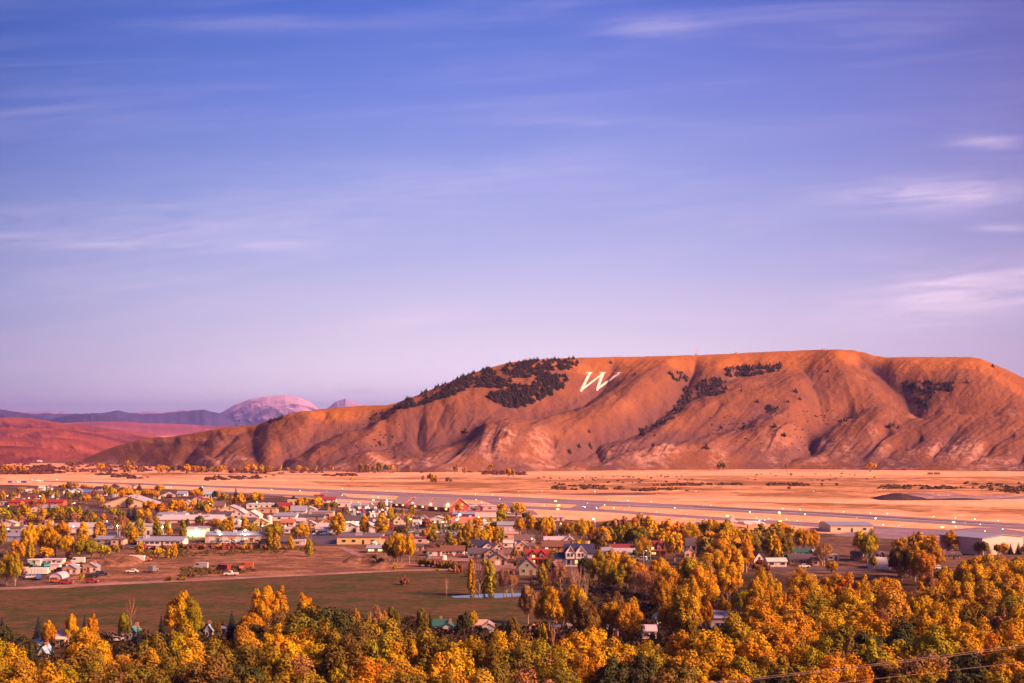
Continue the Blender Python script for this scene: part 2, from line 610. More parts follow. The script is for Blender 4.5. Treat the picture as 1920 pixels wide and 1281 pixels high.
def sheet(name, pts, z, mt, sub=6, jit=0.0, kind='structure', top=None, step=None, **kw):
    """a flat ground sheet whose outline is given by image points of its edge; outline subdivided and roughened"""
    P = [G(px, py, z) for px, py in pts]
    out = []
    for a, b in zip(P, P[1:] + P[:1]):
        n = max(1, int(math.hypot(a[0] - b[0], a[1] - b[1]) / (step or 12))) if jit else 1
        for k in range(n):
            t = k / n
            x, y = a[0] + (b[0] - a[0]) * t, a[1] + (b[1] - a[1]) * t
            if jit:
                x += (vnoise(x / 14, y / 14) - 0.5) * jit; y += (vnoise(x / 14 + 50, y / 14) - 0.5) * jit
            out.append((x, y, z))
    import bmesh
    bm = bmesh.new()
    f = bm.faces.new([bm.verts.new(v) for v in out])
    bmesh.ops.triangulate(bm, faces=[f])
    bmesh.ops.recalc_face_normals(bm, faces=bm.faces)
    me = bpy.data.meshes.new(name)
    bm.to_mesh(me); bm.free()
    if sum(pl.normal.z for pl in me.polygons) < 0: me.flip_normals()
    me.materials.append(MATS[mt])
    return link(name, me, kind=kind, **kw)


# polygons in image points (outline on the flat valley floor)
RW_T = [(60, 900.5), (320, 907.5), (640, 918.5), (960, 931.5), (1280, 946), (1600, 963), (1920, 982), (2040, 990)]
RW_B = [(60, 902.5), (316, 911.3), (480, 917), (640, 925), (800, 933), (960, 941.5), (1280, 954.5), (1600, 972), (1920, 993), (2040, 1002)]
sheet('dry_grass_verge', [(x, y - 4.5) for x, y in RW_T] + [(2040, 1030), (1700, 1012), (1200, 985), (900, 965), (600, 935), (300, 921), (0, 912), (0, 898)], 0.03, 'edge_mat', jit=10)
sheet('runway', RW_T + RW_B[::-1], 0.08, 'asphalt_mat')
TX_T = [(380, 919.5), (500, 925.5), (640, 931.5), (760, 938), (880, 944.5), (985, 949), (1120, 954), (1280, 965.5), (1420, 974), (1600, 984), (1700, 990), (1780, 993), (1830, 989)]
TX_B = [(2040, 1014), (1920, 1006), (1780, 1006), (1700, 1004), (1600, 993), (1420, 981), (1280, 970.5), (1120, 959.5), (985, 954.5), (880, 951), (760, 943), (640, 936), (500, 929), (380, 922)]
sheet('taxiway', TX_T + [(1870, 989.8)] + TX_B, 0.05, 'asphalt_mat')
for q in ([(600, 924), (640, 925.1), (655, 933), (600, 930)], [(905, 939), (960, 942), (985, 950), (930, 948)], [(1085, 946), (1130, 948.5), (1120, 955), (1070, 952)]):
    sheet('taxiway', q, 0.065, 'asphalt_mat')
sheet('runway_centre_stripe', [(1100, 943.2), (1500, 961.4), (1900, 985.7), (1900, 986.3), (1500, 961.9), (1100, 943.6)], 0.10, 'stripe_mat')
sheet('runway_wear_strip', [(1300, 949.2), (1600, 965.2), (1900, 984.2), (1900, 986.6), (1600, 967.6), (1300, 951.0)], 0.09, 'street_mat')
sheet('apron', [(650, 944), (735, 941), (880, 952), (1000, 957), (1010, 966), (960, 966), (900, 964), (640, 950)], 0.045, 'asphalt_mat', jit=3)
sheet('apron', [(1600, 994), (1700, 1004), (1800, 1008), (1800, 1018), (1560, 1004)], 0.06, 'asphalt_mat')
sheet('town_ground', [(-60, 907), (120, 912), (330, 918), (460, 924), (600, 938), (700, 948), (900, 966), (1010, 970), (1120, 978), (1300, 990), (1560, 1000), (1800, 1012),
                      (2050, 1030), (2050, 1120), (1700, 1100), (1350, 1085), (1180, 1105), (1120, 1130), (960, 1125), (860, 1075), (760, 1058), (640, 1040), (540, 1025), (300, 1035), (220, 1090), (-60, 1110)], 0.035, 'townground_mat', jit=8)
sheet('dirt_field', [(160, 1045), (200, 1030), (300, 1030), (540, 1024), (620, 1024), (700, 1032), (770, 1052), (850, 1062), (870, 1075), (600, 1085), (330, 1094), (120, 1100), (150, 1075)], 0.06, 'dirt_mat', jit=6)
sheet('meadow', [(-80, 1108), (120, 1102), (330, 1091), (640, 1076), (760, 1069), (870, 1069), (880, 1085), (930, 1100), (1000, 1110), (1110, 1125), (1110, 1150), (1000, 1170), (960, 1215), (600, 1215), (300, 1240), (-80, 1240)], 0.09, 'meadow_mat', jit=5)
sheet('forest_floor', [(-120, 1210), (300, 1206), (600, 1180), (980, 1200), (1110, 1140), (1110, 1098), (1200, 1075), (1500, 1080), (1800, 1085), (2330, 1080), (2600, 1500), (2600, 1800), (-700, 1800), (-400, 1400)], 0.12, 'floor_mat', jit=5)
sheet('dirt_road', [(-80, 1104.5), (60, 1099.5), (330, 1087), (640, 1073), (740, 1068.5), (860, 1066.5), (860, 1069), (740, 1071.5), (640, 1076.5), (330, 1091), (60, 1104), (-80, 1109)], 0.13, 'track_mat', jit=1.2)
sheet('dirt_track', [(632, 1026), (645, 1025), (690, 1044), (740, 1056), (870, 1064), (870, 1066), (735, 1060), (680, 1048)], 0.14, 'track_mat', jit=1.0)
sheet('pond', [(1000, 927.2), (1080, 926), (1130, 924.2), (1200, 924.6), (1250, 925.8), (1225, 927.6), (1190, 928.4), (1120, 928.6), (1070, 927.8)], 0.06, 'water_mat')
sheet('creek', [(843, 1118), (880, 1116), (930, 1113), (985, 1112), (990, 1117), (935, 1121.5), (890, 1121), (850, 1120.5)], 0.12, 'water_mat', jit=1.5)
sheet('highway', [(-60, 1014), (20, 1016), (110, 1019), (250, 1026), (340, 1024), (500, 1019.5), (585, 1012), (640, 1001), (720, 1002), (800, 1004), (900, 1006), (1000, 1007), (1000, 1001), (900, 999), (720, 997), (640, 996),
                  (585, 1003), (500, 1015), (340, 1019.5), (250, 1021), (110, 1014), (-60, 1008)], 0.07, 'street_mat')
sheet('street', [(160, 955), (167, 955), (236, 1011), (244, 1022), (205, 1014), (177, 975)], 0.11, 'street_mat')
sheet('street', [(-60, 957), (160, 956), (330, 960), (330, 962), (160, 959.5), (-60, 961)], 0.115, 'street_mat')
sheet('street', [(330, 989), (480, 990), (640, 985), (800, 984.5), (800, 987), (640, 987.5), (480, 992.5), (330, 991)], 0.105, 'street_mat')
sheet('parking_lot', [(583, 999), (632, 999), (632, 1023), (600, 1021), (580, 1012)], 0.09, 'street_mat')
sheet('parking_lot', [(655, 951), (735, 957), (738, 972), (700, 977), (640, 968)], 0.10, 'street_mat')
sheet('parking_lot', [(385, 1018), (500, 1017), (500, 1023), (380, 1026)], 0.13, 'street_mat')
sheet('lane', [(1430, 1066), (1600, 1066.5), (1690, 1064), (1760, 1058), (1880, 1048), (1880, 1050.5), (1760, 1061), (1690, 1067.5), (1600, 1070), (1430, 1069.5)], 0.14, 'street_mat')
sheet('driveway', [(880, 1057), (960, 1055), (1000, 1062), (930, 1072), (890, 1068)], 0.09, 'track_mat')
sheet('driveway', [(1370, 1168), (1420, 1165), (1440, 1182), (1385, 1188)], 0.15, 'street_mat')
sheet('driveway', [(985, 1178), (1075, 1180), (1095, 1200), (1050, 1215), (1000, 1205)], 0.15, 'track_mat')
sheet('driveway', [(200, 1188), (285, 1190), (285, 1197), (215, 1200)], 0.15, 'track_mat')
sheet('driveway', [(800, 1044), (880, 1044), (880, 1053), (800, 1050)], 0.10, 'track_mat')
sheet('gravel_pit', [(1640, 930), (1700, 926), (1790, 927.5), (1940, 929), (1980, 935), (1800, 938), (1660, 938)], 0.07, 'gravel_mat', jit=10)

for q in ([(540, 897), (900, 895.5), (1300, 898), (1980, 893), (1980, 932), (1500, 934), (1250, 928), (900, 925.5), (620, 912)], [(1250, 937), (1980, 941), (1980, 970), (1700, 958), (1450, 946)], [(-60, 889), (300, 887), (560, 889), (700, 893), (300, 893), (-60, 893)]):
    sheet('rough_grass', q, 0.026, 'mottle_mat', jit=34, step=18)
# mown strips and hay stubble bands on the plain: real ground cover of other grass
for i, (x0, x1, y0, y1) in enumerate([(350, 760, 891, 893.5), (0, 260, 889.5, 897), (1000, 1920, 884.6, 891), (620, 1000, 886.3, 888.6), (300, 800, 899, 902.5), (900, 1500, 919.5, 921.0), (1250, 1980, 935, 938)]):
    sheet('stubble_field', [(x0, y0 + .2), (x0 * .6 + x1 * .4, y0), (x1, y0 + 1), (x1, y1 + (.8 if i < 6 else 16)), (x0 * .5 + x1 * .5, y1 + (.4 if i < 6 else 6)), (x0, y1)], 0.030 + 0.001 * i, 'edge_mat', jit=24, step=18)


# ------------------------------------------------------------------ the mesa
SKYL = [(60, 868), (145, 867), (180, 851), (215, 837), (260, 824), (300, 820), (330, 818), (380, 809), (430, 801), (480, 797), (500, 789), (530, 782), (560, 776), (600, 768), (650, 762), (700, 760), (725, 760), (740, 757), (770, 746), (830, 722), (880, 701),
        (920, 689), (950, 681), (990, 675), (1080, 671), (1180, 669), (1300, 666), (1380, 663), (1440, 659.5), (1500, 657), (1540, 656), (1570, 655.5), (1600, 657), (1620, 661), (1640, 667), (1660, 670), (1740, 669.5), (1820, 670), (1840, 673), (1880, 690), (1920, 709), (2000, 745), (2100, 780), (2250, 800), (2400, 830), (2500, 876)]
BASE = [(60, 869), (145, 869), (250, 873), (400, 880), (600, 884), (800, 886), (1000, 884), (1300, 881), (1500, 880), (1700, 882), (1920, 884), (2500, 884)]
# valleys: (points, half width px, depth m)
GUL = [([(742, 757), (700, 785), (640, 815), (575, 845), (532, 868), (525, 882)], 42, 60),
       ([(790, 772), (780, 805), (735, 826), (700, 845), (640, 866), (600, 883)], 34, 42),
       ([(840, 762), (808, 792), (782, 806)], 22, 18), ([(700, 800), (640, 840), (600, 860)], 20, 10),
       ([(905, 808), (860, 838), (815, 870), (800, 884)], 42, 34),
       ([(1165, 690), (1130, 735), (1075, 780), (1020, 795), (960, 799), (880, 808), (800, 828), (740, 856)], 66, 72),
       ([(1310, 690), (1290, 742), (1265, 775), (1215, 808), (1190, 822), (1130, 845), (1072, 862), (1040, 880)], 62, 85),
       ([(1105, 803), (1115, 830), (1125, 846)], 18, 16),
       ([(1470, 775), (1440, 792), (1400, 805), (1310, 830), (1230, 845), (1110, 870)], 40, 42),
       ([(1360, 770), (1330, 790), (1290, 812)], 26, 14), ([(1410, 690), (1370, 715), (1320, 735), (1290, 752)], 34, 28),
       ([(1610, 772), (1585, 786), (1560, 797), (1525, 820), (1524, 850), (1478, 869), (1440, 884)], 46, 70),
       ([(1675, 812), (1640, 845), (1606, 872)], 22, 26), ([(1730, 820), (1680, 850), (1645, 873)], 22, 20),
       ([(1600, 660), (1640, 700), (1690, 730), (1730, 775)], 46, 46), ([(1900, 815), (1855, 845), (1822, 872)], 22, 20),
       ([(1960, 800), (1930, 840), (1905, 872)], 22, 24), ([(1800, 800), (1770, 840), (1740, 875)], 20, 14),
       ([(410, 803), (370, 840), (350, 868), (345, 880)], 34, 40), ([(330, 820), (280, 850), (262, 868)], 26, 20), ([(470, 800), (430, 830), (402, 855)], 24, 22),
       ([(480, 800), (470, 850), (480, 882)], 30, 26), ([(980, 745), (930, 770), (880, 790), (850, 806)], 34, 22), ([(1500, 690), (1520, 730), (1540, 770)], 30, 14),
       ([(620, 775), (590, 810), (560, 840)], 26, 12), ([(1050, 845), (1010, 866), (990, 884)], 24, 20), ([(940, 828), (925, 855), (930, 884)], 22, 18)]
SPUR = [([(1290, 688), (1200, 742), (1130, 782), (1060, 797), (1000, 806), (950, 815)], 44, 46), ([(960, 815), (1010, 835), (1060, 850)], 40, 30),
        ([(560, 790), (520, 830), (500, 860)], 40, 30), ([(1480, 735), (1400, 775), (1280, 815), (1160, 850)], 34, 34), ([(1440, 800), (1470, 820), (1490, 855)], 40, 44),
        ([(860, 745), (880, 775), (910, 790)], 36, 18), ([(1590, 790), (1660, 800), (1640, 860)], 30, 20), ([(740, 800), (680, 830), (620, 870)], 30, 24),
        ([(900, 815), (960, 850), (980, 884)], 34, 26), ([(1560, 665), (1600, 720), (1650, 762)], 30, 26), ([(1000, 700), (960, 740), (900, 770)], 40, 22), ([(1700, 680), (1800, 700), (1900, 745)], 30, 20), ([(1340, 840), (1290, 862), (1250, 884)], 34, 22)]
FRONT = [(1440, 884), (1500, 850), (1530, 818), (1600, 782), (1655, 767), (1700, 769), (1740, 777), (1780, 779), (1830, 780), (1880, 786), (1920, 797), (2000, 815), (2200, 850), (2500, 884)]


def mesa_depth(U, V):
    vb = lerp(U, BASE); vc = lerp(U, SKYL)
    dxb, dzb = ray(U, vb)
    Db = (0 - H) / dzb
    dxc, dzc = ray(U, vc)
    zc = H + dzc * Db
    Dc = Db + 2.3 * np.maximum(zc, 5) + 40
    t = np.clip((vb - V) / np.maximum(vb - vc, 2.0), 0, 1)
    g = 0.80 * t + 0.20 * t ** 3 + 0.14 * np.clip((t - 0.86) / 0.14, 0, 1) ** 1.6
    D = Db + (Dc - Db) * g
    hgt = np.clip((vb - vc) / 90, 0.1, 1.0)
    env = np.clip(t / 0.17, 0, 1) ** 1.3 * np.clip((1 - t) / 0.06, 0, 1)
    wu = U + 10 * (fbm(U / 40, V / 40, 3) - 0.5) * 2; wv = V + 8 * (fbm(U / 40 + 70, V / 40, 3) - 0.5) * 2
    rel = np.zeros_like(U, dtype=float)
    val = np.zeros_like(U, dtype=float)
    def comp(pts, k):
        out = []
        for (x_, y_) in pts:
            b_, c_ = float(lerp(x_, BASE)), float(lerp(x_, SKYL))
            t_ = min(1, max(0, (b_ - y_) / max(b_ - c_, 2)))
            e_ = min(1, t_ / .17) * min(1, (1 - t_) / .06) * min(1, max(.1, (b_ - c_) / 90))
            out.append((x_, y_ - k * e_))
        return out
    for pts, w, a in GUL:
        pts = comp(pts, 0.33 * a)
        d, s = pdist(wu, wv, pts)
        k = np.clip(1 - d / w, 0, 1) ** 1.7 * np.clip(s / 0.12 + 0.25, 0, 1)
        rel += 0.95 * a * k; val = np.maximum(val, np.clip(1.1 - d / (w * 0.42), 0, 1) * min(1, a / 40) * np.clip(s / .1, 0, 1))
    for pts, w, a in SPUR:
        pts = comp(pts, -0.22 * a)
        d, s = pdist(wu, wv, pts)
        rel -= 0.8 * a * np.exp(-(d / w) ** 2)
    # fold of the front hill with the back slope showing over it
    fv = lerp(U, FRONT) + 3 * (fbm(U / 30, V * 0, 3) - .5)
    stp = np.clip((fv - V) / 9, 0, 1); stp = stp * stp * (3 - 2 * stp)
    rel += 70 * stp * np.clip((U - 1500) / 120, 0, 1) * np.clip((V - 690) / 50, 0, 1)
    # rounded bulges and erosion gullies running down to the lower left
    rel += 34 * (fbm((U + 1.2 * V) / 95, (V - .4 * U) / 120, 3) - 0.5)
    low = np.clip((t - 0.02) / .1, 0, 1) * np.clip((0.62 - t) / .35, 0, 1)
    er = ridged((U + 1.15 * V) / 42, V / 150 + U / 900, 4)
    rel -= 12 * (er - 0.5) * (0.35 + 0.9 * low)
    er2 = ridged((U + 0.8 * V) / 15, V / 60, 3)
    cliff = np.clip((fbm(U / 90, V * 0 + 3, 2) - 0.42) * 6, 0, 1) * np.clip((0.33 - t) / .14, 0, 1) * np.clip(t / .04, 0, 1)
    rel -= 9 * (er2 - 0.5) * (0.22 + 1.5 * cliff)
    rel -= 4.5 * (ridged((U + 1.6 * V) / 11, V / 48 + 5, 2) - 0.5) * np.clip((fbm(U / 70 + 3, V / 40, 2) - .4) * 5, 0, 1)
    rel += 4 * (fbm(U / 9, V / 7, 3) - 0.5)
    rel -= 5 * ridged(U / 28 - V / 80, V / 90, 3) * (1 - low) * np.clip((V - 675) / 30, 0, 1)
    return (D, rel * env * hgt), t, val * env, cliff * env, er, vb, vc


us = np.concatenate([np.arange(60, 1960, 2.0), np.arange(1960, 2500, 8.0)])
NV = 230
ts = np.linspace(0, 1, NV)
Ug, Tg = np.meshgrid(us, ts)
vbg = lerp(Ug, BASE); vcg = lerp(Ug, SKYL) + 1.2 * (fbm(Ug / 14, Ug * 0, 3) - 0.5)
Vg = vbg + (vcg - vbg) * Tg
Dg, tg, valg, clifg, erg, _, _ = mesa_depth(Ug, Vg)
Dsm, RELg = Dg[0], Dg[1]
Dg = Dsm
dx, dz = ray(Ug, Vg)
XP, YP, ZP = dx * Dg, Dg, H + dz * Dg - 0.33 * RELg
ZP = np.maximum(ZP, -1 + 6 * tg)
ZP[0] = -3
# the tableland behind the rim
ex = []
for k, (dd, fall) in enumerate([(25, 0.3), (90, 4), (260, 18), (520, 60), (700, 1000)]):
    ex.append((dx[-1] * (Dg[-1] + dd), Dg[-1] + dd, np.maximum(ZP[-1] - fall - dd * 0.004, -3)))
XP = np.vstack([XP] + [e[0][None] for e in ex]); YP = np.vstack([YP] + [e[1][None] for e in ex]); ZP = np.vstack([ZP] + [e[2][None] for e in ex])
pad = lambda A: np.vstack([A, np.repeat(A[-1:], len(ex), 0)])
sage = np.clip(valg * 1.0 + np.clip((fbm(Ug / 60 + 9, Vg / 22, 4) - 0.55) * 4, 0, 1) * 0.45 + np.clip((erg - .62) * 2, 0, .35) * 0, 0, 1)  # sagebrush patches, plus valley shading painted into the colour
sage = np.clip(sage + 0.85 * np.clip((0.55 - tg) / .5, 0, 1) * np.clip((fbm(Ug / 80 + 4, Vg / 25 + 5, 3) - .35) * 3, 0, 1), 0, 1)  # lower slopes painted darker, as the less lit part of the hill
clay = np.clip(clifg * 0.9 + np.clip((0.30 - tg) / .2, 0, 1) * np.clip((fbm(Ug / 45 + 2, Vg / 18 + 8, 3) - 0.5) * 5, 0, 1) * 0.7 + np.clip((fbm(Ug / 26 + 40, Vg / 18, 3) - .68) * 6, 0, 1) * .5, 0, 1) * (1 - valg)
gold = np.clip((700 - Vg) / 30 + (fbm(Ug / 70, Vg / 16, 3) - .5), 0, 1) + np.clip((800 - Vg) / 40, 0, 1) * np.clip((760 - Ug) / 60, 0, 1) * .8  # orange dusk glow painted on the upper slopes and rim
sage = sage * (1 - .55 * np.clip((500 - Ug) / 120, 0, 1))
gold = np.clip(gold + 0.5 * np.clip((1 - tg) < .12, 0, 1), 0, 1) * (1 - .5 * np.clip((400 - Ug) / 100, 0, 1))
nx, ny = XP.shape[1], XP.shape[0]
ii = np.arange(nx - 1)[None, :] + nx * np.arange(ny - 1)[:, None]
Fc = np.stack([ii, ii + 1, ii + 1 + nx, ii + nx], -1).reshape(-1, 4)
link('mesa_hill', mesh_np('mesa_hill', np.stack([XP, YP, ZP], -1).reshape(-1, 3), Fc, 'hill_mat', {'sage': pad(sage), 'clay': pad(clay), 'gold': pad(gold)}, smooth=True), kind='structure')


VPg = PX(XP[:NV], YP[:NV], ZP[:NV])[1]
VPmin = np.minimum.accumulate(VPg, axis=0)      # what the eye sees, from the foot upwards


def on_mesa(px, py):
    """point of the mesa's slope seen at this pixel (from the built mesh)"""
    j = int(np.clip(np.searchsorted(us, px), 1, len(us) - 1))
    j = j if abs(us[j] - px) < abs(us[j - 1] - px) else j - 1
    k = int(np.clip(np.searchsorted(-VPmin[:, j], -py), 1, NV - 1))
    a, b = VPg[k - 1, j], VPg[k, j]
    t = float(np.clip((a - py) / max(a - b, 1e-3), 0, 1))
    D = Dg[k - 1, j] * (1 - t) + Dg[k, j] * t
    z = ZP[k - 1, j] * (1 - t) + ZP[k, j] * t
    dx_, dz_ = ray(px, py)
    return float(dx_ * D), float(D), float(z)


# ------------------------------------------------------------------ far ridges
def ridge(name, sky, D, mt, slope=3.2, amp=0.03, base_z=-15, jag=1.0, seed=0, n=520, scl=60, tilt=0.0):
    x0, x1 = sky[0][0], sky[-1][0]
    u = np.linspace(x0, x1, n)
    v = lerp(u, sky) - jag * (ridged(u / 22 + seed, u * 0 + seed, 4) - 0.62) * 2
    dx0, dz0 = ray(u, v)
    Dcol = D * (1 + tilt * (u - x0) / (x1 - x0))
    zc = H + dz0 * Dcol
    rows = []
    m = 70
    for t in np.linspace(0, 1, m):
        z = base_z + (zc - base_z) * (t ** 0.9)
        d = Dcol - (zc - base_z) * slope * (1 - t)
        rel = amp * D * (ridged((u + 18 * t) / scl + seed, t * 1.6 + seed + 0 * u, 4) - 0.5) * np.sin(math.pi * min(1, t * .93 + .07)) * np.clip((zc - base_z) / (0.02 * D), 0, 1)
        d = d - rel
        rows.append((dx0 * d, d, z))
    for dd, fz in ((0.02, 0.12), (0.06, 0.5), (0.12, 1.02)):
        d = Dcol + dd * D
        rows.append((dx0 * d, d, zc - (zc - base_z) * fz))
    V = np.stack([np.stack(r, -1) for r in rows])
    ny, nx = V.shape[0], V.shape[1]
    i = np.arange(nx - 1)[None, :] + nx * np.arange(ny - 1)[:, None]
    Fc = np.stack([i, i + 1, i + 1 + nx, i + nx], -1).reshape(-1, 4)
    return link(name, mesh_np(name, V.reshape(-1, 3), Fc, mt, smooth=True), kind='structure')


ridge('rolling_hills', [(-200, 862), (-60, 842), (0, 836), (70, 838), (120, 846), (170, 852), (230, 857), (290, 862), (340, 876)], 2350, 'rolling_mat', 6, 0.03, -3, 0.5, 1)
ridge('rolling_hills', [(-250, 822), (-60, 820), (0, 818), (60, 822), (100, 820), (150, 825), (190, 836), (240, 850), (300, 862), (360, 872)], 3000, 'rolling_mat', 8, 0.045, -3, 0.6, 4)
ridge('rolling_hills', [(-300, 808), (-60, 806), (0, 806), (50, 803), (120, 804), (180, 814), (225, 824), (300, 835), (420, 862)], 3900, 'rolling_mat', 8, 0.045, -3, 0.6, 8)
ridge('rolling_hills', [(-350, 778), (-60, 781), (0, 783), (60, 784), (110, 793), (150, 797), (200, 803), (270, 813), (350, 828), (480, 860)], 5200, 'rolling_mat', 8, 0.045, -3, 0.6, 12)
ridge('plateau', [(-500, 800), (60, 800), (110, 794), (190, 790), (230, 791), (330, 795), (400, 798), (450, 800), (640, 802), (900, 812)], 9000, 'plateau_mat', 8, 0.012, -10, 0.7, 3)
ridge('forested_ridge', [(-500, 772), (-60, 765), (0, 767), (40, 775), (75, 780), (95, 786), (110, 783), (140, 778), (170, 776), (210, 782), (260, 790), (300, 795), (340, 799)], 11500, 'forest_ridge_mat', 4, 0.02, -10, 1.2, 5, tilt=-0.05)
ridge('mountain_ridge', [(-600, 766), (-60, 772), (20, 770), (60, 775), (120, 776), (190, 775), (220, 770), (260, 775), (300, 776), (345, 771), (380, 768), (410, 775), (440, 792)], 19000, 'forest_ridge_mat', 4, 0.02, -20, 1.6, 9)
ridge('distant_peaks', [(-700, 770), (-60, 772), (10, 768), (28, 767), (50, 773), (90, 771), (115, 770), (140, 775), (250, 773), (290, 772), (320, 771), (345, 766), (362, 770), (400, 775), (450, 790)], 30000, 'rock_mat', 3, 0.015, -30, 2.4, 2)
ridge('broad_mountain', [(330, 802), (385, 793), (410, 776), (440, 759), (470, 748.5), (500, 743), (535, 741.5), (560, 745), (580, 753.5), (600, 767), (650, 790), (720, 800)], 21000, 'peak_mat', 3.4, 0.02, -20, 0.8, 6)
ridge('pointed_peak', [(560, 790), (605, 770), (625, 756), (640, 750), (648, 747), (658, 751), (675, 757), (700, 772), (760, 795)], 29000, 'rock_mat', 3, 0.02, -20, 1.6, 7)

# ------------------------------------------------------------------ the white letter on the slope
def slope_strip(mb, a, b, wa, wb, n=10, lift=0.5):
    """a strip of whitewashed rocks between two image points of the slope, following the ground; w = half width in px"""
    dx_, dy_ = b[0] - a[0], b[1] - a[1]
    L = math.hypot(dx_, dy_); nxp, nyp = -dy_ / L, dx_ / L
    top = []; 
    for k in range(n + 1):
        t = k / n
        w = wa + (wb - wa) * t
        cx_, cy_ = a[0] + dx_ * t, a[1] + dy_ * t
        q = []
        for sg in (-1, 1):
            jx = (vnoise(cx_ * .9 + sg * 7, cy_ * .9) - .5) * .5
            p = on_mesa(cx_ + nxp * (w + jx) * sg, cy_ + nyp * (w + jx) * sg)
            d = lift
            q.append((p[0], p[1] - d * .5, p[2] + d))
        top.append(q)
    base = len(mb.v)
    for q in top:
        for p in q: mb.v.append(p)
    for q in top:
        for p in q: mb.v.append((p[0], p[1] + 1.2, p[2] - 1.2))
    m = 2 * (n + 1)
    for k in range(n):
        i0 = base + 2 * k
        mb.f.append((i0, i0 + 2, i0 + 3, i0 + 1))
        mb.f.append((i0, i0 + m, i0 + m + 2, i0 + 2)); mb.f.append((i0 + 1, i0 + 3, i0 + m + 3, i0 + m + 1))


def f_white(b, p):
    nz = b.noise(pos(b), 0.35, 5, 0.75)
    return b.mix(b.rng(nz, 0.40, 0.68), (0.86, 0.76, 0.74), (0.62, 0.46, 0.42))


material('whitewash_mat', f_white, 0.9, 0.1)
mb = MB()
q = lambda X_, Y_: (960 + X_ / 4, 640 + Y_ / 4)
slope_strip(mb, q(586, 236), q(515, 378), 2.7, 2.0, 14, 0.35)
slope_strip(mb, q(512, 374), q(686, 240), 1.3, 1.4, 14, 0.45)
slope_strip(mb, q(684, 236), q(636, 372), 2.8, 2.0, 14, 0.38)
slope_strip(mb, q(632, 368), q(806, 238), 1.5, 1.5, 14, 1.1)
for x0, x1 in ((552, 604), (656, 704), (770, 822)):
    slope_strip(mb, q(x0, 237), q(x1, 236), 0.6, 0.6, 8, 0.45)
mb.ob('hillside_letter', 'whitewash_mat', label='giant white letter W of whitewashed rocks laid on the steep slope beside the pines', cat='hillside letter')


# ------------------------------------------------------------------ trees
def quads(centers, normals, sizes, rs):
    n = len(centers)
    nn = normals / np.maximum(np.linalg.norm(normals, axis=1, keepdims=True), 1e-6)
    ref = rs.normal(size=(n, 3))
    a = np.cross(nn, ref); a /= np.maximum(np.linalg.norm(a, axis=1, keepdims=True), 1e-6)
    b2 = np.cross(nn, a)
    sz = sizes[:, None]
    k = rs.uniform(.7, 1.3, (n, 1))
    V = np.stack([centers - a * sz * k - b2 * sz * .5, centers + a * sz * .5 - b2 * sz, centers + a * sz * k + b2 * sz * .5, centers - a * sz * .5 + b2 * sz], 1)
    return V.reshape(-1, 3), np.arange(n * 4).reshape(-1, 4)


def crown_mesh(name, lobes, per, leaf, seed, up=0.35, jit=0.38, fill=0.15):
    """lobes: rows of cx, cy, cz, rx, rz; leaf-clump faces on each lobe, outward facing"""
    rs = np.random.default_rng(seed)
    C, N, A, Sz = [], [], [], []
    for (cx, cy, cz, rx, rz) in lobes:
        n = max(12, int(per * (rx * rz) ** 0.75))
        d = rs.normal(size=(n, 3)); d[:, 2] += up
        d /= np.linalg.norm(d, axis=1, keepdims=True)
        r = rs.uniform(0.72, 1.06, (n, 1)) ** 1.0
        r[rs.random(n) < fill] *= 0.55
        bump = 1 + 0.12 * np.sin(d[:, :1] * 9 + cx * 3) * np.cos(d[:, 2:3] * 8 + cy)
        C.append(np.array([cx, cy, cz]) + d * r * bump * np.array([rx, rx, rz]))
        N.append(d / np.array([rx, rx, rz]) * rx + jit * rs.normal(size=(n, 3)) * .6)
        A.append(np.clip(rs.random() * .8 + rs.normal(0, .12, n), 0, 1))
        Sz.append(leaf * rs.uniform(.6, 1.25, n))
    C = np.vstack(C); N = np.vstack(N); A = np.concatenate(A); Sz = np.concatenate(Sz)
    V, Fq = quads(C, N, Sz, rs)
    return mesh_np(name, V, Fq, 'leaf_mat', {'lobe': np.repeat(A, 4)})


def broad_lobes(seed, n=34, hh=14.0, w=9.5, base=0.22, shape=0.85):
    """cauliflower crown: upright lobes spread on an egg shaped shell"""
    rs = np.random.default_rng(seed)
    out = []
    zc = hh * (base + 1) / 2; zr = hh * (1 - base) / 2
    lean = rs.normal(0, .4, 2)
    k = 0
    while len(out) < n and k < 4000:
        k += 1
        d = rs.normal(size=3); d[2] = abs(d[2]) * 1.0 - 0.35; d /= np.linalg.norm(d)
        rr = rs.uniform(0.45, 0.95)
        prof = 1.0 - 0.25 * max(0, d[2]) * shape
        r = rs.uniform(0.75, 1.5) * (w / 9.5) ** .6
        c = np.array([d[0] * rr * (w / 2 - r * .6) * prof + lean[0] * d[2], d[1] * rr * (w / 2 - r * .6) * prof, zc + d[2] * rr * (zr - r * .5)])
        if any(np.linalg.norm(c - np.array(o[:3])) < (r + o[3]) * .40 for o in out): continue
        out.append((*c, r, r * rs.uniform(1.1, 1.9)))
    return out


def oval_lobes(seed, n=22, hh=12.0, w=4.8, base=0.10):
    rs = np.random.default_rng(seed); out = []
    for i in range(n):
        t = (i + .5) / n
        z = hh * (base + (1 - base) * t)
        rad = w / 2 * math.sin(math.pi * min(1, (0.12 + .88 * t) ** .85) ) ** .55 * (1 if t < .85 else (1.12 - t) / .27)
        a = i * 2.4 + rs.normal(0, .3)
        r = rs.uniform(.75, 1.1) * w / 4.8
        rr = max(0, rad - r * .8)
        out.append((rr * math.cos(a), rr * math.sin(a), min(z, hh - r * 1.2), r, r * rs.uniform(1.4, 2.2)))
    return out


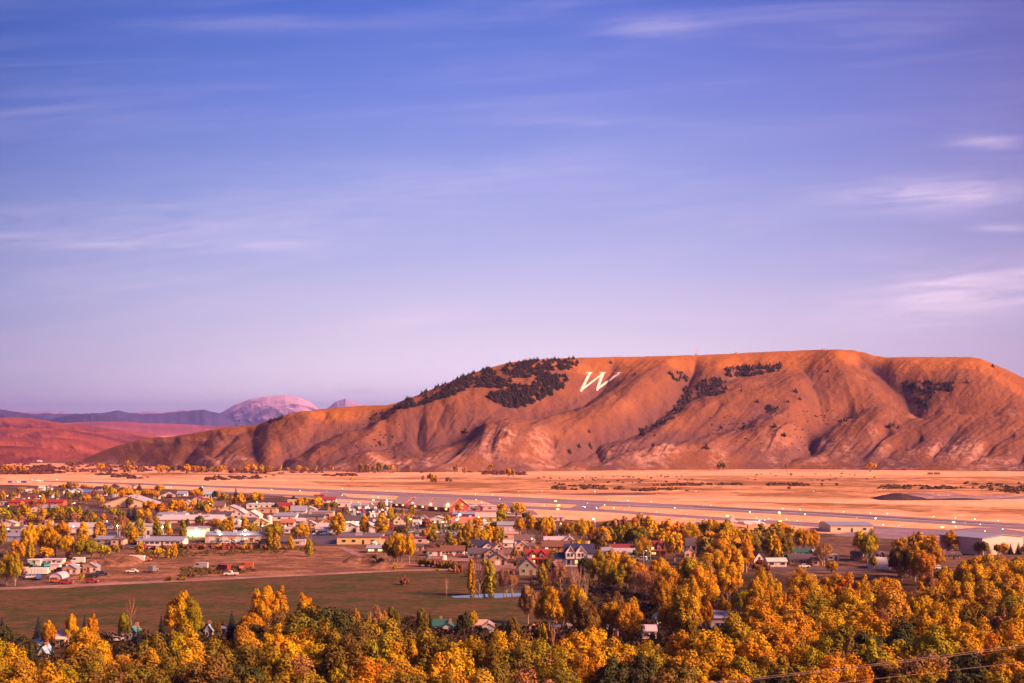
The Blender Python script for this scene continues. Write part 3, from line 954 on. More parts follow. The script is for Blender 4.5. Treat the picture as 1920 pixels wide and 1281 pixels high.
def trunk_mesh(name, hh, w, seed, limbs=5, top=0.62, r=0.32, spread=1.0):
    rs = random.Random(seed); m = MB()
    p = mathutils.Vector((0, 0, 0)); seg = []
    zs = [0, hh * .12, hh * .28, hh * .45, hh * top]
    for i, z in enumerate(zs):
        q2 = mathutils.Vector((rs.gauss(0, .12) * i * .5, rs.gauss(0, .12) * i * .5, z)) if i else p
        seg.append(q2)
    for i in range(len(seg) - 1):
        m.tube(seg[i] - (mathutils.Vector((0, 0, .3)) if i == 0 else mathutils.Vector()), seg[i + 1], r * (1.25 - i * .22), r * (1.03 - i * .22), 6)
    for k in range(limbs):
        i = rs.choice([1, 2, 2, 3]); a = k * 2.4 + rs.random()
        s0 = seg[i]
        L = w * .42 * spread * rs.uniform(.7, 1.1); e = s0 + mathutils.Vector((math.cos(a) * L, math.sin(a) * L, hh * rs.uniform(.2, .38)))
        mid = s0.lerp(e, .5) + mathutils.Vector((0, 0, -hh * .02))
        m.tube(s0, mid, r * .5, r * .33, 5); m.tube(mid, e, r * .33, r * .12, 5)
    return m.mesh(name, 'bark_mat')


def bare_mesh(name, hh, w, seed):
    """leafless crown: many fine upswept twigs"""
    rs = random.Random(seed); m = MB()
    for k in range(16):
        a = k * 2.4 + rs.random() * .6; z0 = hh * rs.uniform(.12, .55)
        L = w * .5 * rs.uniform(.45, 1.0) * (1 - z0 / hh * .5); z1 = min(hh, z0 + hh * rs.uniform(.3, .5))
        s0 = mathutils.Vector((0, 0, z0)); e = mathutils.Vector((math.cos(a) * L, math.sin(a) * L, z1))
        mid = s0.lerp(e, .5) + mathutils.Vector((math.cos(a) * L * .14, math.sin(a) * L * .14, -hh * .03))
        m.tube(s0, mid, .11, .07, 3); m.tube(mid, e, .07, .03, 3)
        for j in range(7):
            t = rs.uniform(.3, 1); b0 = s0.lerp(e, t); aa = a + rs.gauss(0, .9)
            l2 = rs.uniform(.6, 1.8)
            m.tube(b0, b0 + mathutils.Vector((math.cos(aa) * l2 * .5, math.sin(aa) * l2 * .5, l2)), .045, .02, 3)
    return m.mesh(name, 'paint_mat')


def spruce_mesh(name, hh, w, seed, dens=1.0, leaf=.42):
    rs = np.random.default_rng(seed); C, N, A, Sz = [], [], [], []
    tiers = int(15 * (1 if dens > .5 else .6))
    for i in range(tiers):
        t = i / (tiers - 1); z = hh * (.06 + .92 * t); rad = w / 2 * (1 - t) ** .85 + .15
        n = int((10 + 60 * (1 - t)) * dens)
        a = rs.uniform(0, 2 * math.pi, n); q2 = rs.uniform(.25, 1.0, n) ** .6
        br = 1 + .18 * np.sin(a * 7 + i)
        C.append(np.stack([np.cos(a) * rad * q2 * br, np.sin(a) * rad * q2 * br, z - q2 * rad * .28 + rs.normal(0, .08, n)], 1))
        N.append(np.stack([np.cos(a) * .8, np.sin(a) * .8, np.full(n, .9)], 1) + rs.normal(0, .3, (n, 3)))
        A.append(np.clip(rs.normal(.5, .2, n), 0, 1)); Sz.append(rs.uniform(.7, 1.2, n) * leaf * (1.1 - .5 * t))
    V, Fq = quads(np.vstack(C), np.vstack(N), np.concatenate(Sz), rs)
    return mesh_np(name, V, Fq, 'leaf_mat', {'lobe': np.repeat(np.concatenate(A), 4)})


def bush_lobes(seed, n=9, hh=3.0, w=4.0):
    rs = np.random.default_rng(seed)
    return [(rs.uniform(-.3, .3) * w, rs.uniform(-.3, .3) * w, hh * rs.uniform(.25, .6), w * rs.uniform(.14, .24), hh * rs.uniform(.25, .4)) for _ in range(n)]


# prototypes: kind -> list of (crown mesh, trunk mesh, height, width)
PROTO = {
    'broad': [(crown_mesh('cottonwood_crown', broad_lobes(s, 60, 14, 9.5, .07), 170, .165, s), trunk_mesh('cottonwood_trunk', 14, 9.5, s, 6), 14.0, 9.5) for s in (1, 2, 3, 4, 5, 6)],
    'upright': [(crown_mesh('cottonwood_crown', broad_lobes(s, 44, 14, 6.4, .06, .3), 180, .165, s), trunk_mesh('cottonwood_trunk', 14, 6.4, s, 5), 14.0, 6.4) for s in (21, 22, 23)],
    'open': [(crown_mesh('cottonwood_crown', broad_lobes(s, 32, 14, 9.0, .16), 105, .15, s, fill=.3), trunk_mesh('cottonwood_trunk', 14, 9.0, s, 9, .75, .36), 14.0, 9.0) for s in (31, 32)],
    'town': [(crown_mesh('shade_tree_crown', broad_lobes(s, 24, 9, 7.5, .04), 34, .36, s), trunk_mesh('shade_tree_trunk', 9, 7.5, s, 4), 9.0, 7.5) for s in (41, 42, 43, 44)],
    'oval': [(crown_mesh('aspen_crown', oval_lobes(s), 60, .30, s), trunk_mesh('aspen_trunk', 12, 4.8, s, 3, .8, .2, .4), 12.0, 4.8) for s in (51, 52, 53)],
    'small': [(crown_mesh('small_tree_crown', broad_lobes(s, 12, 8, 7, .08), 16, .55, s), trunk_mesh('small_tree_trunk', 8, 7, s, 3), 8.0, 7.0) for s in (61, 62, 63)],
    'spruce': [(spruce_mesh('spruce_crown', 12, 5.2, s, 4.0, .34), trunk_mesh('spruce_trunk', 12, 1.0, s, 0, .9, .2), 12.0, 5.2) for s in (71, 72)],
    'pine': [(spruce_mesh('pine_crown', 8, 4.2, s, .16, 1.0), trunk_mesh('pine_trunk', 8, 1.0, s, 0, .8, .2), 8.0, 4.2) for s in (81, 82, 83)],
    'bush': [(crown_mesh('bush_foliage', bush_lobes(s), 60, .28, s), trunk_mesh('bush_stem', 1.6, 2, s, 3, .7, .07), 3.0, 4.0) for s in (91, 92, 93)],
    'bare': [(bare_mesh('bare_tree_twigs', 14, 7, s), trunk_mesh('bare_tree_trunk', 14, 7, s, 7, .7, .22), 14.0, 7.0) for s in (95, 96, 97)],
}
TNAME = {'broad': ('cottonwood_tree', 'tree'), 'upright': ('upright_cottonwood', 'tree'), 'open': ('cottonwood_tree', 'tree'), 'town': ('shade_tree', 'tree'), 'oval': ('aspen_tree', 'tree'), 'small': ('small_tree', 'tree'),  # upright kind is a narrow cottonwood; species of the small kind unknown
         'spruce': ('spruce_tree', 'tree'), 'pine': ('pine_tree', 'tree'), 'bush': ('round_bush', 'bush'), 'bare': ('leafless_tree', 'tree')}
TC = {'g': (0.56, 0.300, 0.009), 'o': (0.54, 0.245, 0.012), 'y': (0.32, 0.235, 0.012), 'd': (0.07, 0.068, 0.022), 'p': (0.36, 0.18, 0.07), 'm': (0.26, 0.085, 0.05),
      'k': (0.19, 0.135, 0.015), 'w': (0.42, 0.26, 0.20), 's': (0.065, 0.047, 0.040), 'S': (0.022, 0.032, 0.034), 'q': (0.20, 0.11, 0.09), 'r': (0.075, 0.05, 0.04), 'b': (0.47, 0.245, 0.02), 'v': (0.20, 0.125, 0.025)}
CW = {'g': 'golden', 'o': 'orange', 'y': 'yellow green', 'd': 'dark green', 'p': 'dull pink', 'm': 'maroon', 'k': 'olive green', 'w': 'pale pinkish', 's': 'blackish green', 'S': 'blue black', 'q': 'faded purplish', 'r': 'dark brown', 'b': 'amber', 'v': 'brown green'}
TREES = []


def tree(kind, x, y, h, w, c, z=0.0, near=True):
    if kind == 'spruce' and c == 's': c = 'S'
    pr = PROTO[kind][random.randrange(len(PROTO[kind]))]
    nm, cat = TNAME[kind]
    o = empty(nm, (x, y, z - .05), random.random() * 6.28)
    o.scale = (w / pr[3], w / pr[3] * random.uniform(.9, 1.1), h / pr[2])
    kv = random.uniform(.88, 1.12) * (.92 if y < 430 else 1.05)  # nearest trees painted darker, for the dimmer light of the foreground
    col = [v * kv * random.uniform(.94, 1.06) for v in TC[c]]
    col = [col[0], col[1] * random.uniform(.92, 1.08), col[2]]
    link('crown' if kind not in ('bush', 'bare') else ('foliage' if kind == 'bush' else 'twigs'), pr[0], o, col=col)
    link('trunk' if kind != 'bush' else 'stem', pr[1], o, col=(.2, .15, .12))
    o['category'] = cat
    X0, Y0 = PX(x, y, z)
    _, Y1 = PX(x, y, z + h)
    TREES.append(dict(o=o, kind=kind, c=c, px=X0, py=Y0, top=Y1, w=w * F / y, h=h))
    return o


def tree_px(kind, px, top, base, wpx, c, D=None):
    """a tree placed by the image points of its foot and top"""
    x, y, _ = G(px, base)
    s = F / y
    return tree(kind, x, y, (base - top) / s * 1.04, max(1.2, wpx / s) * (1.0 if kind in ('bush', 'bare', 'spruce') else 1.22), c)

# ------------------------------------------------------------------ buildings
WC = dict(white=(0.80, 0.72, 0.68), cream=(0.80, 0.62, 0.42), peach=(0.72, 0.42, 0.27), pink=(0.74, 0.48, 0.42), yellow=(0.78, 0.55, 0.22), red=(0.27, 0.035, 0.03), orange=(0.62, 0.13, 0.03), grey=(0.36, 0.32, 0.32),
          tan=(0.48, 0.30, 0.19), brown=(0.20, 0.09, 0.055), log=(0.34, 0.12, 0.05), lav=(0.60, 0.52, 0.62), dark=(0.08, 0.06, 0.07), blue=(0.10, 0.20, 0.55), teal=(0.015, 0.13, 0.12), green=(0.03, 0.40, 0.13), navy=(0.025, 0.03, 0.085),
          maroon=(0.24, 0.035, 0.045), magenta=(0.32, 0.03, 0.06), steel=(0.30, 0.32, 0.45), pale=(0.64, 0.58, 0.64), charcoal=(0.10, 0.08, 0.10), sage=(0.33, 0.31, 0.25), rust=(0.48, 0.17, 0.11), cyan=(0.04, 0.25, 0.26), sky=(0.30, 0.50, 0.72), browngrey=(0.17, 0.11, 0.115), redroof=(0.36, 0.03, 0.03), tin=(0.46, 0.43, 0.50))
RECTS = []      # image rectangles of buildings: (left, top, right, bottom)
PLACES = []     # (name, px, py) for describing the trees


def window(root, x, z, w, h, y=0.0, lit=None, frame=True, rot=None, col=(.7, .65, .62)):
    """a window proud of the front wall; local x along the wall"""
    fr = MB()
    t = .10
    fr.box(x - w / 2 - t, x + w / 2 + t, y - .09, y - .003, z - t, z).box(x - w / 2 - t, x + w / 2 + t, y - .09, y - .003, z + h, z + h + t)
    fr.box(x - w / 2 - t, x - w / 2, y - .09, y - .003, z, z + h).box(x + w / 2, x + w / 2 + t, y - .09, y - .003, z, z + h)
    fo = fr.ob('window', 'paint_mat', root, col)
    MB().box(x - w / 2, x + w / 2, y - .05, y - .004, z, z + h).ob('pane', lit or 'glass_mat', fo)
    return fo


def gable_roof(m, w, d, ze, zr, axis, ov=.45, th=.22, y0=0.0, x0=0.0):
    """two sloping slabs; axis = ridge direction"""
    if axis == 'x':
        hw = d / 2; L0, L1 = x0 - w / 2 - ov, x0 + w / 2 + ov
        k = (zr - ze) / hw; cy = y0 + d / 2
        for sg in (-1, 1):
            e = (cy + sg * (hw + ov), ze - k * ov)
            prof = [(cy, zr), e, (e[0], e[1] + th), (cy, zr + th)] if sg > 0 else [e, (cy, zr), (cy, zr + th), (e[0], e[1] + th)]
            m.prism(prof, 'x', L0, L1)
    else:
        hw = w / 2; k = (zr - ze) / hw
        for sg in (-1, 1):
            e = (x0 + sg * (hw + ov), ze - k * ov)
            prof = [(x0, zr), e, (e[0], e[1] + th), (x0, zr + th)] if sg > 0 else [e, (x0, zr), (x0, zr + th), (e[0], e[1] + th)]
            m.prism(prof, 'y', y0 - ov, y0 + d + ov)
    return m


def walls(m, w, d, ze, zr, typ, y0=0.0, x0=0.0):
    if typ == 'x':
        m.prism([(y0, -.3), (y0 + d, -.3), (y0 + d, ze), (y0 + d / 2, zr - .03), (y0, ze)], 'x', x0 - w / 2, x0 + w / 2)
    elif typ == 'y':
        m.prism([(x0 - w / 2, -.3), (x0 + w / 2, -.3), (x0 + w / 2, ze), (x0, zr - .03), (x0 - w / 2, ze)], 'y', y0, y0 + d)
    elif typ == 'arch':
        n = 12
        m.prism([(x0 - w / 2 * math.cos(math.pi * i / n), max(-.3, ze * math.sin(math.pi * i / n)) if 0 < i < n else -.3) for i in range(n + 1)][::-1], 'y', y0, y0 + d)
    else:
        m.box(x0 - w / 2, x0 + w / 2, y0, y0 + d, -.3, ze)
    return m


def building(l, r, yb, ye, yr, typ, wall, roof, label, name='house', cat='house', rot=0, dep=None, lit=0, win=None, gar=0, place=None, chim=None, wmat='wall_mat', band=None, resv=True, door=True, split=None):
    """l, r, yb: image extent of the front; ye / yr: image height of eaves and roof top"""
    x, y, _ = G((l + r) / 2, yb)
    s = F / y
    app = (r - l) / s
    a = radians(rot)
    if dep is None: dep = max(5.0, min(app * .7, 14))
    w = max(app * .35, (app - dep * math.sin(abs(a))) / math.cos(a)) if rot else app
    ze = max(2.1, (yb - ye) / s)
    lift = H / y
    zr = ze + max(.5 if typ in ('flat',) else 1.0, (ye - yr) / s - dep * (.5 if typ == 'x' else 0.06) * lift)
    if typ == 'y': zr = ze + max(.9, (ye - yr) / s)
    if rot:
        # keep the nearest corner at the given base line
        y += dep * 0
    o = empty(name, (x, y + (w / 2 * math.sin(abs(a)) if rot else 0), 0.1), a - math.atan2(x, y) * 0.0, label=label, cat=cat)
    WM, RMm = wmat, 'roof_mat'
    c1, c2 = WC[wall], WC[roof]
    m = MB()
    walls(m, w, dep, ze, zr, typ if typ in ('x', 'y', 'arch') else 'flat')
    m.ob('wall', WM, o, c1)
    rf = MB()
    if typ in ('x', 'y'):
        gable_roof(rf, w, dep, ze, zr, typ, ov=.45 if w > 7 else .3)
    elif typ == 'flat':
        rf.box(-w / 2 - .25, w / 2 + .25, -.25, dep + .25, ze, ze + .35)
        rf.box(-w / 2 + .3, w / 2 - .3, .3, dep - .3, ze + .35, ze + .45)
    elif typ == 'shed':
        rf.hexa([(-w / 2 - .3, -.4, ze - .1), (w / 2 + .3, -.4, ze - .1), (w / 2 + .3, dep + .3, zr), (-w / 2 - .3, dep + .3, zr), (-w / 2 - .3, -.4, ze + .12), (w / 2 + .3, -.4, ze + .12), (w / 2 + .3, dep + .3, zr + .2), (-w / 2 - .3, dep + .3, zr + .2)])
    elif typ == 'arch':
        n = 12; k = 1.02
        prof = [(-w / 2 * k * math.cos(math.pi * i / n), ze * k * math.sin(math.pi * i / n)) for i in range(n + 1)] + [(-w / 2 * math.cos(math.pi * i / n), ze * math.sin(math.pi * i / n)) for i in range(n, -1, -1)]
        prof = [(u_, max(v_, -.2)) for u_, v_ in prof]
        for i in range(n):
            p0, p1 = prof[i], prof[i + 1]; q1, q0 = prof[2 * n + 1 - i - 1], prof[2 * n + 1 - i]
            rf.prism([p0, p1, q1, q0], 'y', -.3, dep + .3)
    ro = rf.ob('roof', RMm, o, c2)
    if chim or (chim is None and name == 'house' and s > 2.6 and random.random() < .6):
        cx = random.uniform(-.3, .3) * w
        MB().box(cx - .35, cx + .35, dep * .55, dep * .55 + .7, ze, zr + .9).ob('chimney', 'wall_mat', ro, WC['rust'])
    if name == 'warehouse' and w > 14 and s > 1.4:
        for k in range(int(w / 12) + 1):
            cx = random.uniform(-.42, .42) * w; cy = random.uniform(.2, .7) * dep
            zz = (zr if typ in ('x', 'y') else ze + .3)
            MB().box(cx - .8, cx + .8, cy, cy + 1.4, zz - 1.2, zz + .9).ob('roof_vent', 'paint_mat', ro, WC['tin'])
    # openings on the front
    if win is None:
        win = max(1, int(w / (3.6 if name == 'house' else 8.0)))
        if s < 1.6: win = min(win, 3)
        win = min(win, 9)
    wwid = 1.25 if name == 'house' else 1.8
    rows = 2 if ze > 5.2 and name == 'house' else 1
    slots = win + gar + (1 if door else 0)
    us_ = [(-.5 + (i + .5) / slots) * w * .9 for i in range(slots)]
    used = set()
    for g in range(gar):
        i = int((g + .5) * slots / max(gar, 1)) if gar < slots else g
        used.add(i)
        gw = min(w / slots * .8, 4.2); gh = min(ze - .4, 3.2)
        gd = MB().box(us_[i] - gw / 2, us_[i] + gw / 2, -.07, -.003, 0.05, gh)
        for q2 in (1, 2, 3): gd.box(us_[i] - gw / 2, us_[i] + gw / 2, -.10, -.072, gh * q2 / 4 - .03, gh * q2 / 4 + .03)
        gd.ob('garage_door', 'paint_mat', o, WC['white'])
    free = [i for i in range(slots) if i not in used]
    if door and free:
        i = free[len(free) // 2]; free.remove(i)
        dd = MB().box(us_[i] - .5, us_[i] + .5, -.08, -.003, 0.05, 2.05).ob('door', 'paint_mat', o, random.choice([WC['brown'], WC['maroon'], WC['white'], WC['navy']]))
        if s > 3.4: MB().box(us_[i] + .34, us_[i] + .42, -.14, -.082, .95, 1.1).ob('handle', 'paint_mat', dd, (.6, .5, .3))
    for i in free:
        L_ = None
        if lit and random.random() < lit: L_ = random.choice(['lit_warm', 'lit_yellow', 'lit_white'])
        window(o, us_[i], min(1.0, ze * .35), min(wwid, w / slots * .7), min(1.25, ze * .4), lit=L_)
    if rows == 2:
        for i in range(max(2, slots - 1)):
            window(o, (-.5 + (i + .5) / max(2, slots - 1)) * w * .85, 3.5, 1.1, 1.2, lit='lit_warm' if lit and random.random() < lit * .5 else None)
    if typ == 'y' and zr - ze > 1.8 and s > 2.4:
        window(o, 0, ze + .1, 1.0, min(1.1, (zr - ze) * .4))
    if band:
        MB().box(-w / 2 - .02, w / 2 + .02, -.06, -.002, 0.02, min(1.1, ze * .3)).ob('trim_or_glow_band', 'paint_mat', o, WC[band])  # red bands are trim; the orange one paints warm light on the wall
    if resv: RECTS.append((l, yr, r, yb))
    if place: PLACES.append((place, (l + r) / 2, yb))
    return o, w, dep, ze, zr, s


B = building
WH = dict(name='warehouse', cat='warehouse')
HO = dict(name='house', cat='house')
# --- far left block, behind and around the long red building
B(15, 118, 948.5, 942, 937, 'x', 'orange', 'redroof', 'very long low bright orange building under a red roof', place='long red building', rot=-1, dep=9, **WH)
B(192, 284, 953, 946, 931, 'y', 'cream', 'tin', 'wide cream hall with a broad low gable facing the valley', place='wide gabled hall', dep=26, band='orange', win=4, **WH)  # orange band paints the warm light along the foot of the wall
B(295, 345, 972, 967, 963, 'x', 'white', 'steel', 'raised blue roofed rear wing behind the long pink walled shed', dep=14, **WH)
B(300, 413, 984, 975, 966, 'x', 'pink', 'pale', 'long pink walled shed with pale blue metal roof and red band', place='pale blue roofed shed', band='red', dep=18, **WH)
B(246, 310, 1003, 986, 981, 'x', 'white', 'tin', 'white building half hidden behind three slim yellow aspens', dep=12, **WH)
B(0, 29, 989, 983, 978, 'y', 'cream', 'tin', 'small cream gabled building by the edge of town, above the green container', **HO)
B(8, 40, 1003, 991, 989, 'flat', 'grey', 'browngrey', 'flat grey building directly behind the green container', dep=9, **WH)
B(40, 100, 1000, 992, 986, 'x', 'white', 'pale', 'long white roofed shed behind the big golden cottonwood cluster', dep=12, **WH)
B(125, 150, 1000, 989, 981, 'x', 'pink', 'lav', 'pinkish shed with dark doorway near the oblique street', dep=10, gar=1, **WH)
B(152, 177, 1004, 989, 981, 'x', 'white', 'tin', 'tall white gabled shed next to the oblique street', dep=9, **WH)
B(177, 207, 1020, 1014, 1011, 'shed', 'grey', 'steel', 'low grey lean-to at the foot of the oblique street', dep=8, **WH)
B(208, 231, 1022, 1013, 1011, 'flat', 'peach', 'browngrey', 'peach coloured box building at the foot of the oblique street', dep=8, **HO)
B(257, 342, 1023, 1014.5, 1007, 'x', 'white', 'steel', 'long white motel like building with grey roof behind the hedge', place='long white motel', dep=12, win=7, **WH)
B(58, 77, 960, 954, 949, 'y', 'cream', 'browngrey', 'cream gabled house in front of the long orange building', lit=.4, **HO)
B(78, 104, 958, 953, 948, 'x', 'tan', 'steel', 'tan house with long grey roof in front of the orange building', **HO)
B(7, 20, 1042, 1036, 1031, 'y', 'white', 'pale', 'small white shed under the trees at the western edge of the yard', name='shed', cat='shed')
B(0, 40, 1016, 1006, 1003, 'shed', 'steel', 'steel', 'blue grey lean-to below the green container', dep=8, **WH)
GC = B(26, 40, 1001, 996, 995, 'flat', 'green', 'green', 'bright green shipping container beside grey flat building', name='shipping_container', cat='container', win=0, door=False, dep=3)
for i, (l, r, yb, h, rr, wc, rc, t, lb) in enumerate([
    (36, 50, 922, 5, 3, 'white', 'browngrey', 'y', 'white house tucked in orange trees at the far edge of town'), (52, 62, 925, 4, 3, 'peach', 'pale', 'x', 'peach cottage with a pale roof, north of the orange building'),
    (72, 82, 920, 4, 4, 'white', 'pale', 'x', 'tiny white roofed cottage nearest the runway fence'), (88, 96, 919, 3, 5, 'white', 'browngrey', 'y', 'narrow white A shaped gable near the runway'),
    (96, 108, 934, 5, 5, 'white', 'tin', 'y', 'white gabled house between yellow green trees, west of the blue roof'), (118, 130, 927, 4, 4, 'white', 'tin', 'y', 'white roofed bungalow behind dark green tree'),
    (132, 152, 925, 4, 5, 'white', 'steel', 'y', 'white twin gabled house beside the bright blue roof'), (156, 171, 928, 3, 5, 'rust', 'blue', 'x', 'small rust house with bright blue roof'),
    (182, 198, 930, 5, 4, 'lav', 'browngrey', 'x', 'lavender house with dark roof above the wide gabled hall'), (206, 222, 917, 4, 5, 'brown', 'browngrey', 'y', 'dark brown gabled house close to the runway'),
    (238, 252, 916, 3, 4, 'pink', 'browngrey', 'y', 'pink house with dark hipped roof close to the runway'), (178, 190, 921, 3, 4, 'grey', 'navy', 'x', 'grey house with deep navy roof behind the blue roof'),
    (266, 280, 926, 4, 4, 'tan', 'brown', 'x', 'tan house in the orange grove above the gabled hall'), (306, 322, 933, 5, 4, 'white', 'tin', 'y', 'white two gabled house beside the pale vans'),
    (332, 350, 931, 4, 5, 'lav', 'steel', 'x', 'lavender house north of the magenta shed'), (20, 34, 934, 4, 4, 'tan', 'maroon', 'x', 'tan house with maroon roof west of the hedge'),
    (286, 298, 936, 4, 4, 'cream', 'brown', 'y', 'cream gabled cottage just above the orange grove'), (0, 14, 948, 5, 3, 'cream', 'tin', 'flat', 'cream box at the western end of the orange building'),
    (50, 66, 937, 3, 2, 'brown', 'maroon', 'x', 'low brown hut between hedge and pale cars'), (345, 357, 948, 4, 4, 'white', 'tin', 'y', 'little white gabled shed in the orange grove'),
    (136, 148, 972, 4, 4, 'rust', 'rust', 'y', 'rust roofed cottage among pinkish trees'), (84, 98, 983, 4, 3, 'pink', 'rust', 'y', 'pink cottage half buried in the brown green trees'), (36, 50, 985, 4, 5, 'peach', 'rust', 'y', 'peach cottage by the pale pinkish tree')]):
    B(l, r, yb, yb - h, yb - h - rr, t, wc, rc, lb, lit=.25, **HO)
# --- middle of town
B(379, 405, 934, 927, 921, 'x', 'white', 'sky', 'two storey white building with light blue roof', place='light blue roof', **HO)
B(394, 420, 956, 949, 941, 'x', 'peach', 'browngrey', 'peach walled house with broad brown roof', **HO)
B(360, 382, 942, 938, 932, 'y', 'pink', 'magenta', 'pink walled shed with a red gable roof', place='red gable shed', **HO)
B(412, 449, 963, 956, 949, 'y', 'cream', 'tin', 'wide cream gabled workshop beside white arched roofs', dep=14, **WH)
B(404, 432, 972, 966, 960, 'x', 'lav', 'charcoal', 'dark roofed long shed in front of the cream workshop', dep=10, **WH)
B(435, 462, 974, 966, 957, 'y', 'white', 'pale', 'white roofed workshop with shallow curved gable', dep=14, **WH)
B(455, 485, 977, 968, 959, 'y', 'white', 'white', 'second white roofed workshop overlapping the curved one', dep=14, **WH)
B(462, 519, 954, 946.5, 943.5, 'flat', 'white', 'pale', 'long white flat roofed block with three dark windows', dep=14, win=4, **WH)
B(518, 545, 958, 951, 943, 'x', 'brown', 'magenta', 'brown building with steep magenta roof', place='magenta roof', **HO)
B(539, 566, 947, 939, 936.5, 'flat', 'yellow', 'cream', 'yellow cream box building by the taxiway', **WH)
B(482, 518, 962, 954, 951, 'flat', 'peach', 'tan', 'flat peach block in front of the long white one', dep=9, **WH)
B(589, 607, 934, 930, 927.5, 'flat', 'red', 'redroof', 'small red topped airport tower block', name='terminal_building', cat='terminal building')
B(603, 629, 943, 937, 932.5, 'x', 'white', 'redroof', 'white airport office with bright red roof', place='red roofed airport office', name='terminal_building', cat='terminal building')
B(512, 554, 977, 968, 962, 'x', 'white', 'steel', 'white shed with clean blue grey roof in the middle of town', place='blue grey shed', dep=16, **WH)
B(545, 573, 966, 958, 949, 'x', 'white', 'steel', 'white office with steep blue grey roof', **WH)
B(567, 592, 962, 957, 951, 'y', 'white', 'pale', 'white double gable beside golden twin trees', **HO)
B(575, 624, 971, 961, 957.5, 'flat', 'peach', 'steel', 'long peach brick block with flat grey roof', dep=10, **WH)
B(560, 607, 975, 969, 964, 'x', 'grey', 'charcoal', 'grey row building with brown gables just below the peach block', dep=8, **WH)
B(475, 503, 987, 980, 973, 'y', 'yellow', 'cream', 'bright yellow gabled house in the centre of town', place='yellow gabled house', rot=4, **HO)
B(462, 479, 985, 979, 972, 'x', 'grey', 'charcoal', 'grey roofed annex attached west of the yellow house', **HO)
B(527, 551, 987, 981, 975, 'x', 'pink', 'rust', 'pink house with dull rust roof behind the first round golden tree', **HO)
B(553, 572, 984, 979, 974, 'x', 'lav', 'lav', 'lavender roofed row east of the rust roof', **WH)
B(568, 592, 990, 984, 978, 'y', 'peach', 'pale', 'peach gable with a dark blue porch', **HO)
B(598, 620, 987, 982, 976, 'y', 'yellow', 'rust', 'yellow gable with rust coloured roof side', **HO)
B(592, 628, 1000, 992, 985, 'shed', 'white', 'pale', 'open sided white metal roof sloping toward the highway', dep=14, win=0, door=False, **WH)
B(533, 551, 1000, 994, 990, 'x', 'white', 'tin', 'small white garage between two round golden trees', lit=.5, **WH)
B(440, 472, 997, 991.5, 988, 'x', 'white', 'tin', 'white row of workshops behind the long garage block', dep=9, **WH)
B(385, 496, 1018, 1004.5, 997.5, 'x', 'peach', 'steel', 'long peach garage block with five white doors', place='long garage block', gar=5, win=2, dep=14, lit=.4, **WH)
B(552, 572, 1023, 1018, 1016.5, 'flat', 'pink', 'pale', 'small pink and white trailer home by the highway', name='trailer_home', cat='trailer home', dep=4)
# --- airport barns
# --- right of the parking
B(628, 657, 951, 943, 940.5, 'flat', 'white', 'pale', 'plain white hangar box beside the parked cars', place='white hangar box', **WH)
B(658, 689, 954, 950, 945.5, 'x', 'white', 'steel', 'white building with low blue grey roof by the parking lot', **WH)
B(646, 677, 983, 977, 968, 'x', 'yellow', 'charcoal', 'restaurant with dark hipped roof and yellow lit front', lit=1.0, place='dark roofed restaurant', win=5, **HO)
B(640, 672, 998, 988, 981, 'y', 'white', 'white', 'white shop with brightly lit front behind slim golden trees', lit=1.0, dep=14, **WH)
B(668, 705, 999, 990, 982, 'y', 'white', 'pale', 'pale roofed white shop joined to the lit one', dep=14, **WH)
B(738, 759, 984, 976, 967, 'y', 'cream', 'magenta', 'cream house with red porch roof', place='red porch house', **HO)
B(773, 790, 986, 981, 978, 'x', 'white', 'pale', 'narrow white row house south of the parked trucks', **HO)
B(805, 837, 982, 974.5, 969, 'y', 'white', 'white', 'snow white gabled house beside parked vehicles', place='snow white gabled house', **HO)
B(850, 892, 971, 965.5, 961.5, 'x', 'red', 'steel', 'red walled store with blue grey roof', place='red walled store', **WH)
B(892, 931, 978, 970, 962, 'x', 'cream', 'pink', 'cream store with wide pink roof and lit end', lit=.5, **WH)
B(848, 900, 990, 981, 970, 'x', 'pink', 'rust', 'pink building under a rust red roof', **WH)
B(933, 965, 997, 985, 979, 'x', 'lav', 'steel', 'lavender grey building at the eastern edge of the businesses', **WH)
B(873, 930, 957, 950, 947.5, 'flat', 'pink', 'pale', 'long low pale pink hangar east of the red barns', dep=10, **WH)
B(892, 906, 958, 953.5, 950, 'y', 'rust', 'brown', 'tiny rust coloured barn in front of the pink hangar', name='shed', cat='shed')
B(632, 712, 1021, 1008.5, 1003, 'flat', 'yellow', 'browngrey', 'large flat dark roofed store with yellow peach walls', place='flat roofed peach store', dep=24, win=3, **WH)
B(712, 802, 1020, 1010, 1007, 'flat', 'pink', 'maroon', 'long pink wall building beside the golden cottonwoods', dep=10, win=3, **WH)
B(940, 972, 1013, 1002, 999, 'flat', 'peach', 'peach', 'peach walled flat building at the street corner', dep=10, **WH)
B(1035, 1058, 977, 971, 969, 'flat', 'pink', 'pale', 'pale pink block seen over the tree tops', **WH)
B(790, 800, 978, 974, 971, 'y', 'white', 'steel', 'small white gable between parked trucks', **HO)
B(776, 800, 996, 990, 986, 'x', 'lav', 'browngrey', 'dim lavender shop behind dark green bushes', lit=.6, **HO)
B(700, 728, 985, 980, 976, 'x', 'white', 'lav', 'white lavender roofed shop by the tall golden aspen', lit=.3, **HO)
B(756, 772, 975, 971, 967, 'x', 'tan', 'rust', 'tan hut with rust roof near the barns', **HO)
B(905, 920, 991, 985, 981, 'x', 'white', 'tin', 'white annex glimpsed behind golden trees', **HO)
B(828, 846, 990, 985, 982, 'flat', 'grey', 'browngrey', 'grey flat shop with lit sign behind dark shrubs', lit=.8, **HO)
